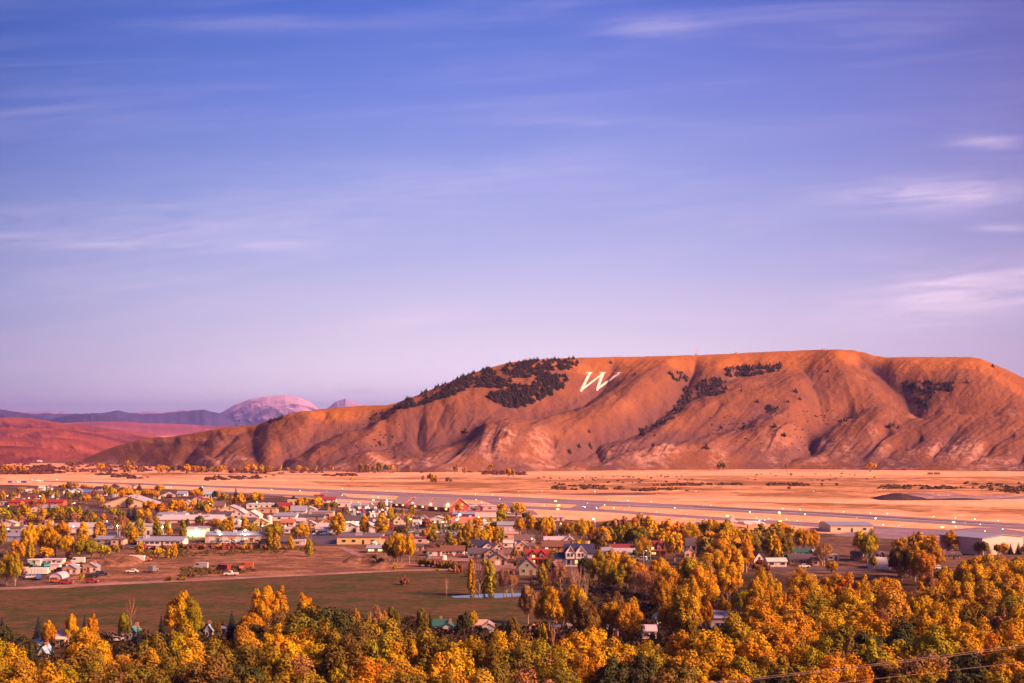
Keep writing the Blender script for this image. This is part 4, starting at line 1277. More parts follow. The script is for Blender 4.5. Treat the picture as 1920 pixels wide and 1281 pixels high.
# --- houses round the east meadow
B(688, 722, 1037, 1030, 1025, 'x', 'brown', 'steel', 'low dark cabin with yellow lit windows', lit=1.0, win=4, place='lit dark cabin', **HO)
B(802, 828, 1043, 1034, 1029, 'x', 'white', 'brown', 'white garage wing with brown roof at the west of the ranch house', gar=1, **HO)
B(826, 870, 1042, 1035, 1026, 'x', 'white', 'brown', 'long white ranch house with brown roof and red trim', place='white ranch house', band='red', win=5, **HO)
B(776, 793, 1034, 1027, 1022, 'x', 'grey', 'charcoal', 'grey shed behind the big golden cottonwoods', **HO)
B(884, 912, 1034, 1026, 1014, 'x', 'pink', 'navy', 'tall house with big navy roof', place='big navy roof', dep=10, **HO)
B(905, 927, 1035, 1027, 1019, 'y', 'white', 'navy', 'white gabled front wing of the navy roofed house', dep=8, gar=1, **HO)
B(927, 945, 1036, 1029, 1021, 'y', 'cream', 'rust', 'cream gabled house with orange trimmed peak', **HO)
B(878, 912, 1047, 1041, 1032, 'x', 'sage', 'charcoal', 'sage house with wide charcoal roof', gar=1, **HO)
B(908, 932, 1048, 1042, 1034, 'y', 'tan', 'charcoal', 'tan gabled wing next to the charcoal roof', **HO)
B(916, 950, 1060, 1050, 1039, 'y', 'tan', 'browngrey', 'tan house with white double garage door facing the meadow', place='double garage house', gar=1, win=1, dep=12, **HO)
B(944, 964, 1048, 1042, 1034, 'x', 'peach', 'browngrey', 'peach house squeezed east of the double garage', **HO)
B(944, 962, 1027, 1020, 1016, 'x', 'white', 'pale', 'white trailer like house beside the navy roof', **HO)
B(965, 1001, 1022, 1013, 1004, 'x', 'white', 'browngrey', 'white house with dusky purple roof by the golden grove', place='purple roofed house', **HO)
B(966, 990, 1033, 1026, 1018, 'y', 'peach', 'tin', 'peach coloured gable with white trim', **HO)
B(986, 1002, 1033, 1027, 1021, 'x', 'peach', 'browngrey', 'peach side wing with a lamp at its eave', lit=.5, **HO)
B(1021, 1062, 1021, 1014, 1008, 'x', 'white', 'lav', 'white ranch with long lavender roof', **HO)
B(1058, 1076, 1022, 1015, 1008, 'y', 'white', 'lav', 'white gable end of the lavender roofed ranch', dep=8, **HO)
B(1017, 1067, 1034, 1028, 1018, 'x', 'rust', 'brown', 'brick house with broad brown hipped roof', lit=.4, place='brown hipped roof', **HO)
B(973, 1005, 1079, 1064, 1049, 'y', 'sage', 'maroon', 'sage green gabled house with maroon roof edge', place='sage gabled house', dep=12, **HO)
B(1146, 1180, 1038, 1033, 1025, 'x', 'brown', 'maroon', 'brown house with maroon roof beyond the farmhouse', place='maroon roof', **HO)
B(1152, 1192, 1045, 1040, 1033, 'x', 'grey', 'tin', 'grey metal roofed shed in front of the maroon roof', **HO)
B(1129, 1148, 1042, 1037, 1031, 'x', 'lav', 'steel', 'blue grey shed just east of the farmhouse', **HO)
# --- right side
B(1286, 1307, 1035, 1024, 1010, 'x', 'tan', 'charcoal', 'house with steep charcoal roof between trees', place='steep charcoal roof', **HO)
B(1284, 1305, 1046, 1037, 1030, 'y', 'peach', 'tin', 'peach gable below the steep charcoal roof', **HO)
B(1409, 1440, 1060, 1052, 1038, 'y', 'white', 'navy', 'white gable house with steep navy roof', place='navy gabled house', dep=13, rot=10, **HO)
B(1440, 1475, 1063, 1057, 1052, 'x', 'white', 'white', 'low snow white shed joined to the navy gabled house', win=2, name='shed', cat='shed', dep=7)
B(1484, 1530, 1045, 1036, 1030, 'x', 'white', 'teal', 'white house with teal green roof', place='teal roofed house', **HO)
B(1526, 1541, 1046, 1040, 1036, 'x', 'white', 'pale', 'white low extension of the teal roofed house', **HO)
B(1481, 1525, 1059, 1053, 1043.5, 'x', 'tan', 'charcoal', 'long charcoal roofed log house beside the lane', place='long log house', win=6, **HO)
B(1524, 1545, 1061, 1055, 1049, 'x', 'peach', 'brown', 'peach gated end of the long log house', **HO)
B(1552, 1573, 1051, 1045, 1043, 'flat', 'white', 'white', 'white mobile trailer behind the round pink tree', name='trailer_home', cat='trailer home', dep=4)
B(1600, 1617, 1050, 1043, 1036, 'x', 'brown', 'charcoal', 'dark brown house behind yellow green tree', **HO)
B(1648, 1659, 1048, 1043, 1039, 'y', 'red', 'white', 'little red and white shed behind the quonset hut', name='shed', cat='shed')
B(1766, 1802, 1050, 1044, 1038, 'x', 'brown', 'charcoal', 'dark roofed house beside the orange post', win=3, **HO)
B(1558, 1637, 998, 986, 982.5, 'x', 'cream', 'steel', 'long blue roofed hangar seen above the trees', place='blue roofed hangar', dep=30, resv=False, name='hangar', cat='hangar')
# --- houses in the foreground forest
B(103, 121, 1214, 1199, 1184, 'x', 'pink', 'white', 'pink house with frosty white metal roof', place='frosty roofed house', lit=0, dep=7, **HO)
B(72, 86, 1243, 1229, 1218, 'y', 'white', 'sky', 'narrow white house with pale blue roof', place='pale blue roofed house', **HO)
B(241, 254, 1200, 1190, 1182, 'y', 'sage', 'cyan', 'small house with teal roof beside dark spruce', **HO)
B(384, 398, 1197, 1187, 1178, 'y', 'grey', 'sky', 'small grey house with light blue gable roof', place='light blue gable', **HO)
B(812, 836, 1189, 1181, 1169, 'x', 'white', 'teal', 'white house with dark teal roof and white chimney', place='teal roof by the meadow', chim=True, **HO)
B(830, 850, 1191, 1184, 1178, 'y', 'white', 'teal', 'white gabled entrance wing of the dark teal roof', **HO)
B(887, 912, 1187, 1180, 1173, 'x', 'pink', 'pink', 'pink roofed white cottage beside the meadow', **HO)
B(905, 926, 1190, 1184, 1178, 'y', 'white', 'pink', 'white gable adjoining the pink roof', **HO)
B(1205, 1231, 1199, 1191, 1180, 'x', 'white', 'lav', 'white house with lavender roof and dark red window', place='lavender roofed forest house', **HO)
B(1230, 1250, 1176, 1160, 1152, 'y', 'sage', 'sky', 'tall sage house with lit upper window among cottonwoods', lit=.8, **HO)
B(1302, 1371, 1184, 1160, 1146, 'x', 'lav', 'lav', 'large lavender walled building half hidden by orange cottonwoods', place='large lavender building', dep=16, win=6, **HO)
B(1140, 1160, 1196, 1190, 1186, 'x', 'lav', 'steel', 'small steel roofed hut under dark cottonwoods', name='shed', cat='shed')
B(410, 422, 1194, 1187, 1184, 'flat', 'white', 'white', 'small white camper beside the pointed spruce', name='camper_trailer', cat='camper', dep=3)
B(1039, 1050, 1191, 1184, 1182, 'flat', 'white', 'white', 'white camper parked on the bare forest yard', name='camper_trailer', cat='camper', dep=3)
B(1065, 1074, 1189, 1184, 1182, 'flat', 'white', 'pale', 'white utility trailer under the dark cottonwood', name='camper_trailer', cat='camper', dep=3)
# --- the yard of trailers in the west
B(52, 75, 1061, 1055, 1054, 'flat', 'white', 'white', 'white box trailer with a dark door in the western yard', name='box_trailer', cat='trailer', dep=3.5, win=0)
B(76, 117, 1060, 1052, 1050, 'flat', 'white', 'pale', 'longest white trailer in the western yard', name='box_trailer', cat='trailer', dep=4, win=3, place='longest white trailer')
B(94, 111, 1069, 1063, 1062, 'flat', 'white', 'white', 'shorter clean white trailer before the longest one', name='box_trailer', cat='trailer', dep=3, win=0, door=False)
B(36, 48, 1077, 1071, 1069.5, 'flat', 'pink', 'pink', 'dull pink crate trailer by the large yellow green tree', name='box_trailer', cat='trailer', dep=3, win=0)
B(117, 143, 1077.5, 1070, 1062, 'y', 'tan', 'steel', 'tan barn with grey roof in the western yard', place='twin yard barns', gar=1, win=2, **HO)
B(155, 181, 1074, 1067, 1059.5, 'y', 'tan', 'steel', 'tan barn with white door east of its twin', gar=1, win=2, **HO)
B(93, 117, 1086, 1082, 1076, 'arch', 'lav', 'lav', 'lavender domed shelter beside the dirt road', name='domed_shelter', cat='shelter', dep=8, win=0, door=False)
# far ranch under the rolling hills
for (l, r, yb, ye, yr, wc, rc, lb) in [(52, 68, 861, 857.5, 854.5, 'white', 'tin', 'largest white ranch building below the rolling hills'), (69, 77, 861.5, 858, 856, 'white', 'pale', 'small white ranch annex below the rolling hills'),
                                       (92, 104, 857, 854.5, 852.5, 'cream', 'tin', 'cream ranch house east of the white ranch'), (10, 18, 860.5, 856.5, 855, 'yellow', 'cream', 'yellow cream ranch barn below the rolling hills'), (20, 32, 859, 856.5, 855, 'red', 'maroon', 'long red ranch barn below the rolling hills')]:
    B(l, r, yb + 7, ye + 7.6, yr + 7.4, 'x', wc, rc, lb, win=2, name='ranch_building', cat='ranch building')


def rotbuild(corner, back_l, back_r, name, cat, wall, roof, label, hw, zr, place=None, lit=None):
    """oblique building from the image points of its near corner and of the far ends of its two visible walls"""
    c = mathutils.Vector(G(*corner)); l = mathutils.Vector(G(*back_l)); r = mathutils.Vector(G(*back_r))
    u = (r - c); u.z = 0
    v = (l - c); v.z = 0
    v = v - u * (v.dot(u) / u.dot(u))      # square it up
    w, d = u.length, v.length
    o = empty(name, c + (u + v) / 2, math.atan2(u.y, u.x), label=label, cat=cat)
    return o, w, d


# three red barns with pale roofs, turned to show the gable at the east
def barn(cx, cy, w, L, ze, zr, label, end=False):
    x, y, _ = G(cx, cy)
    ra = radians(-42)
    o = empty('red_barn', (x - math.cos(ra) * L / 2, y - math.sin(ra) * L / 2, .1), ra, label=label, cat='barn', group='red barns by the taxiway')
    m = MB(); walls(m, w, L, ze, zr, 'x', y0=0)
    m.v.clear(); m.f.clear()
    # ridge along local x, gable faces +x (east) and towards the camera
    m.prism([(0, -.3), (w, -.3), (w, ze), (w / 2, zr), (0, ze)], 'x', -L / 2, L / 2).ob('wall', 'wall_mat', o, WC['red'])
    rf = MB(); gable_roof(rf, L, w, ze, zr + .03, 'x', ov=.8, th=.25)
    ro = rf.ob('roof', 'roof_mat', o, (0.56, 0.40, 0.39))
    for k in range(4):
        window(o, (-.36 + .24 * k) * L, 1.2, 2.2, 1.4, lit='lit_warm' if k in (1, 3) else None, col=(.5, .2, .1))
    MB().box(-L * .06, L * .06, -.09, -.004, .05, 3.0).ob('door', 'paint_mat', o, WC['orange'])
    MB().box(-L / 2 - .3, L / 2 + .3, -.5, -.3, ze - .35, ze - .1).ob('eave_gutter', 'paint_mat', o, WC['brown'])
    if end:
        MB().box(L / 2 + .004, L / 2 + .12, w * .62, w * .70, 1.5, 5.2).ob('window', 'paint_mat', o, (.7, .5, .45))
        MB().box(L / 2 + .004, L / 2 + .10, w * .2, w * .28, 0.05, 2.1).ob('door', 'paint_mat', o, (.5, .3, .25))
    return o


barn(759, 952.4, 15, 13, 2.8, 7.2, 'leftmost red barn with pale roof by the taxiway')
barn(797, 955.8, 17, 15.5, 3.0, 8.0, 'middle red barn of three, pale roof and orange lit eaves')
barn(842, 960.5, 19, 20, 3.2, 8.8, 'largest red barn, its dark red gable end facing right', True)
RECTS += [(737, 938, 874, 959)]; PLACES.append(('largest red barn', 840, 958))


# big pale hangar at the right edge: two walls seen
def big_hangar():
    A = mathutils.Vector((209, 636, 0)); w = 25.0
    o = empty('hangar', A, radians(28), label='big pale pink hangar with shallow blue grey roof at the runway end', cat='hangar')
    d = 26.0; ze = 7.4; zr = 8.6
    m = MB(); m.prism([(0, -.3), (w, -.3), (w, ze), (w / 2, zr), (0, ze)], 'y', 0, d)
    m.ob('wall', 'wall_mat', o, (0.70, 0.52, 0.48))
    rf = MB(); gable_roof(rf, w, d, ze, zr + .03, 'y', ov=.5, th=.3, x0=w / 2); rf.ob('roof', 'roof_mat', o, WC['steel'])
    gd = MB()
    for k in range(6): gd.box(w * .14 + k * w * .12, w * .14 + (k + .96) * w * .12, -.12, -.004, .05, 5.4)
    gd.ob('hangar_door', 'paint_mat', o, (0.66, 0.49, 0.45))
    MB().box(w * .92, w * .92 + 1, -.1, -.004, .05, 2.1).ob('door', 'paint_mat', o, WC['grey'])
    RECTS.append((1797, 998, 1907, 1026)); PLACES.append(('big pale hangar', 1850, 1030))


big_hangar()


# white farmhouse with two dormered gables
def farmhouse():
    x, y, _ = G(1076, 1061)
    s = F / y
    o = empty('farmhouse', (x, y, .1), 0, label='large white farmhouse with dark roof and two front gables', cat='farmhouse')
    K = 1 / s
    X0, X1 = (1060 - 1076) * K, (1113 - 1076) * K
    ze = 5.2; zr = 8.4; d = 8.5
    m = MB(); walls(m, X1 - X0, d, ze, zr, 'x', x0=(X0 + X1) / 2); m.ob('wall', 'wall_mat', o, WC['lav'])
    rf = MB(); gable_roof(rf, X1 - X0, d, ze, zr, 'x', x0=(X0 + X1) / 2, ov=.5)
    ro = rf.ob('roof', 'roof_mat', o, WC['navy'])
    MB().box(X1 - 2.2, X1 - 1.3, d * .5, d * .5 + .9, ze, zr + 1.3).ob('chimney', 'wall_mat', ro, WC['white'])
    for cx, w in ((1069, 3.6), (1089, 4.2)):
        gx = (cx - 1076) * K
        g = MB(); g.prism([(gx - w / 2, 2.9), (gx + w / 2, 2.9), (gx + w / 2, 5.4), (gx, 7.9), (gx - w / 2, 5.4)], 'y', -1.0, 3.0)
        go = g.ob('front_gable', 'wall_mat', o, WC['white'])
        r2 = MB(); gable_roof(r2, w, 4.0, 5.4, 7.93, 'y', x0=gx, y0=-1.0, ov=.35, th=.18); r2.ob('gable_roof', 'roof_mat', go, WC['white'])
        for k in (-.7, .7): window(go, gx + k, 3.7, .9, 1.4, y=-1.0)
        MB().prism([(gx - .7, 5.7), (gx + .7, 5.7), (gx, 6.9)], 'y', -1.06, -1.004).ob('gable_shingles', 'wall_mat', go, WC['maroon'])
    window(o, (1079 - 1076) * K, 3.7, .9, 1.3)
    # porch
    px0, px1 = (1060 - 1076) * K, (1108 - 1076) * K
    pr = MB().hexa([(px0, -2.6, 2.5), (px1, -2.6, 2.5), (px1, -.01, 2.85), (px0, -.01, 2.85), (px0, -2.6, 2.65), (px1, -2.6, 2.65), (px1, -.01, 3.05), (px0, -.01, 3.05)]).ob('porch_roof', 'roof_mat', o, WC['navy'])
    for k in range(6):
        xx = px0 + .3 + (px1 - px0 - .6) * k / 5
        MB().box(xx - .1, xx + .1, -2.5, -2.3, 0, 2.5).ob('porch_post', 'paint_mat', pr, WC['white'])
    MB().box(px0, px1, -2.6, 0, -.2, .25).ob('porch_floor', 'paint_mat', o, WC['pale'])
    for k in range(4):
        window(o, px0 + 1.6 + k * 2.9, .9, 1.0, 1.4, lit='lit_warm' if k == 1 else None)
    MB().box(px0 + 6.0, px0 + 6.9, -.08, -.004, .25, 2.3).ob('door', 'paint_mat', o, WC['brown'])
    # garage wing
    g0, g1 = (1042 - 1076) * K, (1060 - 1076) * K - .01
    m = MB(); walls(m, g1 - g0, 7.5, 2.9, 4.9, 'x', x0=(g0 + g1) / 2); wo_ = m.ob('garage_wing', 'wall_mat', o, WC['white'])
    r3 = MB(); gable_roof(r3, g1 - g0 - .5, 7.5, 2.9, 4.9, 'x', x0=(g0 + g1) / 2 - .3, ov=.4); r3.ob('wing_roof', 'roof_mat', wo_, WC['navy'])
    MB().box((g0 + g1) / 2 - 1.6, (g0 + g1) / 2 + 1.6, -.08, -.004, .05, 2.4).ob('garage_door', 'paint_mat', wo_, WC['white'])
    RECTS.append((1042, 1026, 1113, 1066)); PLACES.append(('white farmhouse', 1076, 1060))


farmhouse()


def lodge(l, r, yb, ye, yr, wall, roof, label, nm, dorm, porch=True, place=None):
    """two storey timber lodge with dormers in a long roof"""
    o, w, d, ze, zr, s = B(l, r, yb, ye, yr, 'x', wall, roof, label, name=nm, cat='lodge', lit=.6, place=place, dep=11)
    for k in range(dorm):
        gx = (-.5 + (k + .5) / dorm) * w * .8; wd = min(3.2, w / dorm * .55)
        z0 = ze + .2; z1 = ze + (zr - ze) * .55; z2 = ze + (zr - ze) * .95
        g = MB().prism([(gx - wd / 2, z0), (gx + wd / 2, z0), (gx + wd / 2, z1), (gx, z2), (gx - wd / 2, z1)], 'y', .3, d * .45).ob('dormer', 'wall_mat', o, WC[wall])
        r2 = MB(); gable_roof(r2, wd, d * .45 - .3, z1, z2, 'y', x0=gx, y0=.3, ov=.3, th=.15); r2.ob('dormer_roof', 'roof_mat', g, WC[roof])
        window(g, gx, z0 + .3, min(1.1, wd * .5), max(.6, (z1 - z0) * .6), y=.3, lit='lit_warm' if k == 0 else None)
    if porch:
        pr = MB().hexa([(-w / 2, -2.4, 2.3), (w / 2, -2.4, 2.3), (w / 2, -.02, 2.7), (-w / 2, -.02, 2.7), (-w / 2, -2.4, 2.45), (w / 2, -2.4, 2.45), (w / 2, -.02, 2.9), (-w / 2, -.02, 2.9)]).ob('porch_roof', 'roof_mat', o, WC[roof])
        for k in range(5):
            xx = -w / 2 + .3 + (w - .6) * k / 4
            MB().box(xx - .12, xx + .12, -2.3, -2.05, -.2, 2.3).ob('porch_post', 'paint_mat', pr, WC['log'])
    return o


lodge(988, 1029, 1059, 1049, 1031, 'log', 'redroof', 'timber lodge with bright red roof, dormers and glowing porch', 'timber_lodge', 2, place='red roofed lodge')
lodge(1213, 1260, 1043, 1035, 1016, 'log', 'maroon', 'large maroon roofed timber lodge among golden trees', 'timber_lodge', 3, place='maroon roofed lodge')


def cabin():
    x, y, _ = G(1037, 1091); s = F / y
    o = empty('log_cabin', (x, y, .1), radians(-8), label='brown log cabin with steep gable and wooden deck', cat='log cabin')
    w, d, ze, zr = 26 / s, 10, 3.0, 7.0
    m = MB(); walls(m, w, d, ze, zr, 'y'); m.ob('wall', 'wall_mat', o, WC['log'])
    rf = MB(); gable_roof(rf, w, d, ze, zr, 'y', ov=.8, th=.25); rf.ob('roof', 'roof_mat', o, WC['brown'])
    for k in (-1.2, 1.2): window(o, k, 3.2, 1.3, 1.5)
    window(o, 0, 5.0, .9, .9); MB().box(-.5, .5, -.08, -.004, .05, 2.1).ob('door', 'paint_mat', o, WC['dark'])
    dk = MB().box(-w / 2 - .5, w / 2 + .5, -3, -.02, -.1, .3).box(-w / 2 - .5, w / 2 + .5, -3, -2.9, 1.15, 1.25)
    for k in range(9): dk.box(-w / 2 - .5 + k * (w + 1) / 8.001, -w / 2 - .4 + k * (w + 1) / 8.001, -3, -2.9, .3, 1.15)
    dk.ob('deck', 'paint_mat', o, WC['log'])
    RECTS.append((1024, 1065, 1050, 1092)); PLACES.append(('brown log cabin', 1037, 1090))


cabin()


def quonset():
    x, y, _ = G(1660, 1067); s = F / y
    o = empty('quonset_hut', (x, y + 3, .1), radians(52), label='white arched quonset hut with round wooden end wall', cat='quonset hut')
    w, L, h = 9.0, 9.0, 4.2; n = 14
    arc = [(-w / 2 * math.cos(math.pi * i / n), h * math.sin(math.pi * i / n)) for i in range(n + 1)]
    rf = MB()
    for i in range(n):
        a, b2 = arc[i], arc[i + 1]
        rf.prism([(a[0] * 1.03, a[1] * 1.03), (b2[0] * 1.03, b2[1] * 1.03), b2, a], 'y', -L / 2 - .2, L / 2 + .2)
    rf.ob('arched_roof', 'paint_mat', o, WC['white'])
    MB().prism(arc[::-1], 'y', -L / 2, L / 2).ob('end_wall', 'wall_mat', o, WC['tan'])
    MB().box(-1.3, 1.3, -L / 2 - .08, -L / 2 - .004, .05, 2.4).ob('door', 'paint_mat', o, WC['brown'])
    for k in (-2.6, 2.6): window(o, k, 1.0, .8, .9, y=-L / 2)
    RECTS.append((1641, 1048, 1681, 1067)); PLACES.append(('quonset hut', 1660, 1066))


quonset()


def fuel_station():
    x, y, _ = G(367, 1008); s = F / y
    o = empty('fuel_station', (x, y, .1), 0, label='fuel station with a glowing yellow front and flat canopy', cat='fuel station')
    w = 36 / s
    MB().box(-w / 2, w / 2, 2, 10, -.2, 4.2).ob('wall', 'wall_mat', o, WC['cream'])
    rf = MB(); gable_roof(rf, w, 8, 4.2, 5.2, 'x', y0=2, ov=.4); rf.ob('roof', 'roof_mat', o, WC['steel'])
    for k in range(4):
        xx = (-.37 + .25 * k) * w
        window(o, xx, .6, w * .19, 2.6, y=2, lit=['lit_yellow', 'lit_white', 'lit_white', 'lit_yellow'][k])
    cn = MB().box(-w * .46, w * .1, -7, -.5, 4.4, 5.2).ob('canopy', 'paint_mat', o, WC['white'])
    MB().box(-w * .44, w * .08, -6.8, -.7, 4.3, 4.39).ob('canopy_lights', 'lit_white', cn)
    for a, b2 in ((-.42, -6.5), (.06, -6.5), (-.42, -1), (.06, -1)):
        MB().box(a * w - .15, a * w + .15, b2 - .15, b2 + .15, -.1, 4.3).ob('canopy_post', 'paint_mat', cn, WC['white'])
    for k in (-.3, -.08):
        p = MB().box(k * w - .4, k * w + .4, -4, -3.4, 0, 1.7).ob('fuel_pump', 'paint_mat', o, WC['green'])
        MB().box(k * w - .3, k * w + .3, -4.06, -4.003, 1.1, 1.5).ob('screen', 'lit_white', p)
    lp = bpy.data.lights.new('forecourt_light', 'POINT'); lp.energy = 1500; lp.color = (1, .85, .5); lp.shadow_soft_size = 1.5
    lo = bpy.data.objects.new('forecourt_light', lp); lo.location = (0, -4, 3.6); lo.parent = o; COL.objects.link(lo)
    RECTS.append((348, 992, 386, 1008)); PLACES.append(('glowing fuel station', 367, 1006))


fuel_station()

# ------------------------------------------------------------------ vehicles
def car_protos():
    out = {}
    specs = {'sedan': (4.6, 1.8, 1.42, [(-2.3, .35), (-2.3, .85), (-1.6, .95), (-.95, 1.42), (.55, 1.42), (1.2, .98), (2.25, .82), (2.3, .35)]),
             'suv': (4.7, 1.9, 1.8, [(-2.35, .4), (-2.35, 1.1), (-2.1, 1.78), (.45, 1.8), (1.1, 1.12), (2.3, 1.0), (2.35, .4)]),
             'pickup': (5.4, 1.9, 1.85, [(-2.7, .5), (-2.7, 1.1), (-.55, 1.1), (-.4, 1.8), (.75, 1.82), (1.3, 1.15), (2.6, 1.05), (2.7, .5)]),
             'van': (5.6, 2.1, 2.5, [(-2.8, .4), (-2.8, 2.45), (1.7, 2.5), (2.4, 1.4), (2.8, 1.2), (2.8, .4)])}
    for k, (L, w, h, prof) in specs.items():
        b = MB().prism([(-p[0], p[1]) for p in prof][::-1] if False else prof, 'y', -w / 2, w / 2).mesh('car_body', 'paint_mat')
        if k == 'sedan': gp = [(-1.45, .98), (-.9, 1.36), (.5, 1.36), (1.05, .98)]
        elif k == 'suv': gp = [(-2.0, 1.15), (-1.95, 1.68), (.4, 1.70), (.9, 1.15)]
        elif k == 'pickup': gp = [(-.35, 1.2), (-.3, 1.72), (.7, 1.74), (1.1, 1.2)]
        else: gp = [(.6, 1.5), (.6, 2.2), (1.65, 2.2), (2.15, 1.5)]
        g = MB().prism(gp, 'y', -w / 2 - .02, w / 2 + .02).mesh('car_glass', 'glass_mat')
        wh = MB().prism([(.36 * math.cos(t * math.pi / 5), .36 * math.sin(t * math.pi / 5)) for t in range(10)], 'y', -.12, .12).mesh('car_wheel', 'rubber_mat')
        hl = MB().box(-.03, .03, -.2, .2, -.1, .1).mesh('car_headlight', 'paint_mat')
        out[k] = (L, w, b, g, wh, hl)
    return out


CARP = car_protos()
NMC = {'sedan': ('parked_car', 'car'), 'suv': ('parked_car', 'car'), 'pickup': ('pickup_truck', 'pickup truck'), 'van': ('parked_van', 'van')}


def car(kind, px, py, rz, col, label, group=None, parts=True):
    L, w, b, g, wh, hl = CARP[kind]
    x, y, _ = G(px, py)
    o = empty(NMC[kind][0], (x, y, .16), rz, label=label, cat=NMC[kind][1], group=group)
    link('body', b, o, col=col)
    link('windows_glass', g, o)
    if parts:
        for sx in (-.31, .31):
            for sy in (-1, 1): link('wheel', wh, o, (sx * L, sy * (w / 2 - .1), .36))
        for sy in (-.3, .3): link('headlight', hl, o, (L / 2 + .01, sy * w, .78), col=(.9, .85, .8))
    return o


CC = {'white': (.8, .76, .74), 'silver': (.45, .44, .46), 'black': (.02, .02, .025), 'red': (.28, .03, .03), 'blue': (.04, .10, .35), 'tan': (.4, .28, .18), 'grey': (.2, .19, .2), 'orange': (.50, .12, .03), 'green': (.04, .2, .12), 'teal': (.05, .35, .36)}
# dealers' lot, rows of parked cars
cols_ = ['white', 'silver', 'grey', 'red', 'tan', 'white', 'black', 'white', 'blue', 'silver']
for r_ in range(5):
    for k in range(13):
        px = 655 + k * 5.9 + r_ * 1.5; py = 955.5 + r_ * 4.0
        if random.random() < .12 or px > 729: continue
        c = random.choice(cols_)
        car(random.choice(['sedan', 'suv', 'suv']), px, py, radians(90 + random.gauss(18, 5)), CC[c], f'{c} car parked in the crowded lot west of the red barns', f'{c} cars in the crowded lot', parts=False)
ROWS = [((735, 968), (795, 973), 10, 'beside the shed south of the barns'), ((790, 975), (850, 978), 9, 'around the snow white gabled house'), ((840, 990), (900, 996), 6, 'in front of the rust red roof'), ((395, 1020.5), (500, 1020), 10, 'before the long garage block'),
        ((590, 1004), (628, 1004), 5, 'in the lot behind the flat peach store'), ((760, 1000), (850, 1001.5), 7, 'on the evening highway'), ((1020, 1001), (1095, 1003), 6, 'under the golden grove with lit lamps'), ((280, 930), (330, 934), 5, 'by the pale vans at the town edge'),
        ((250, 1030), (300, 1031), 6, 'outside the long white motel'), ((440, 981), (470, 983), 4, 'west of the yellow gabled house'), ((180, 972), (215, 998), 4, 'along the oblique street'), ((920, 1038), (960, 1042), 4, 'on the driveways by the navy roof'), ((690, 990), (760, 996), 6, 'on the road past the white shops'), ((930, 962), (990, 966), 5, 'on the apron beside the taxiway')]
for (a, b2, n, lb) in ROWS:
    for k in range(n):
        t = (k + random.uniform(.2, .8)) / n
        c = random.choice(cols_); kd = random.choice(['sedan', 'suv', 'suv', 'pickup', 'van'])
        kn = {'sedan': 'car', 'suv': 'car', 'pickup': 'pickup', 'van': 'van'}[kd]
        car(kd, a[0] + (b2[0] - a[0]) * t, a[1] + (b2[1] - a[1]) * t + random.uniform(-.4, .4), random.choice([0, math.pi, 1.6]) + random.gauss(0, .1), CC[c], f'{c} {kn} parked {lb}' if 'on the' not in lb else f'{c} {kn} {lb}', f'{c} {kn}s {lb}')
car('pickup', 433, 1080, radians(180), CC['white'], 'white pickup truck alone on the grass beside the dirt road')
PLACES.append(('lone white pickup', 433, 1079))
car('sedan', 248, 1074.5, radians(184), CC['white'], 'long white sedan parked on the grass east of the yard barns')
car('sedan', 166, 1083, radians(10), CC['red'], 'bright red car beside the small yellow bush')
car('suv', 174, 1084, radians(190), CC['black'], 'dark car tight behind the bright red one')
car('pickup', 156, 1069, radians(170), CC['tan'], 'tan pickup between the twin yard barns')
car('van', 146, 1057, radians(180), CC['white'], 'white motorhome parked near the earth mound')
car('van', 287, 1073, radians(80), CC['grey'], 'grey boxy truck standing alone east of the white sedan')
car('suv', 191, 1089 - 9, radians(10), CC['black'], 'black car by the teal barrel')
car('van', 377, 1067, radians(175), CC['silver'], 'silver tank truck on the rough ground above the road')
car('van', 419, 1071, radians(150), CC['red'], 'red and white cab over truck on the rough ground')
car('pickup', 452, 1071, radians(120), CC['red'], 'red tractor like pickup beside the orange machine')
car('van', 462, 1066.5, radians(180), CC['orange'], 'bright orange box machine parked in the dirt field')
car('van', 250, 1053, radians(180), CC['white'], 'white flatbed camper on the mound edge')
car('van', 259, 1053.5, radians(180), CC['white'], 'second white camper hitched beside the flatbed')
car('pickup', 272, 1053, radians(0), CC['orange'], 'orange loader east of the white campers')
car('suv', 105, 1093, radians(5), CC['orange'], 'orange maintenance cart on the dirt road')
car('suv', 125, 1096, radians(5), CC['red'], 'low red utility cart on the dirt road')
car('suv', 172, 1094, radians(5), CC['red'], 'red and orange road cart east of the others')
car('sedan', 219, 1204, radians(20), CC['white'], 'white car parked under the forest spruce')
car('suv', 1203 - 0, 1052, radians(160), CC['white'], 'white suv on the lane by the maroon lodge')
car('pickup', 1385, 1182, radians(10), CC['grey'], 'grey pickup with trailer beside the large lavender building')
car('van', 1737, 1067, radians(5), CC['blue'], 'blue van at the bend of the lane')
car('van', 1749, 1067.5, radians(5), CC['white'], 'white van just east of the blue one')
car('sedan', 1761, 1068, radians(5), CC['white'], 'white car at the end of the row of vans')
car('sedan', 1508, 1065, radians(5), CC['white'], 'white car passing the long log house')
car('van', 1747, 1052, radians(30), CC['white'], 'white camper van behind the bare tree by the lane')
for k in range(5):
    car('van', 62 + k * 6, 1077.5, radians(95), CC['white'], 'white tank trailer in the row of five in the yard', 'white tank trailers in the yard row', parts=False)
for i, (px, py) in enumerate([(58, 1064), (88, 1064), (128, 1060), (136, 1064), (112, 1073), (45, 1083), (60, 1086), (72, 1087)]):
    c = ['green', 'teal', 'orange', 'white', 'red', 'grey', 'silver', 'blue'][i]
    car(['pickup', 'suv', 'sedan'][i % 3], px, py, random.random() * 3, CC[c], f'{c} old vehicle standing in the crowded western yard')
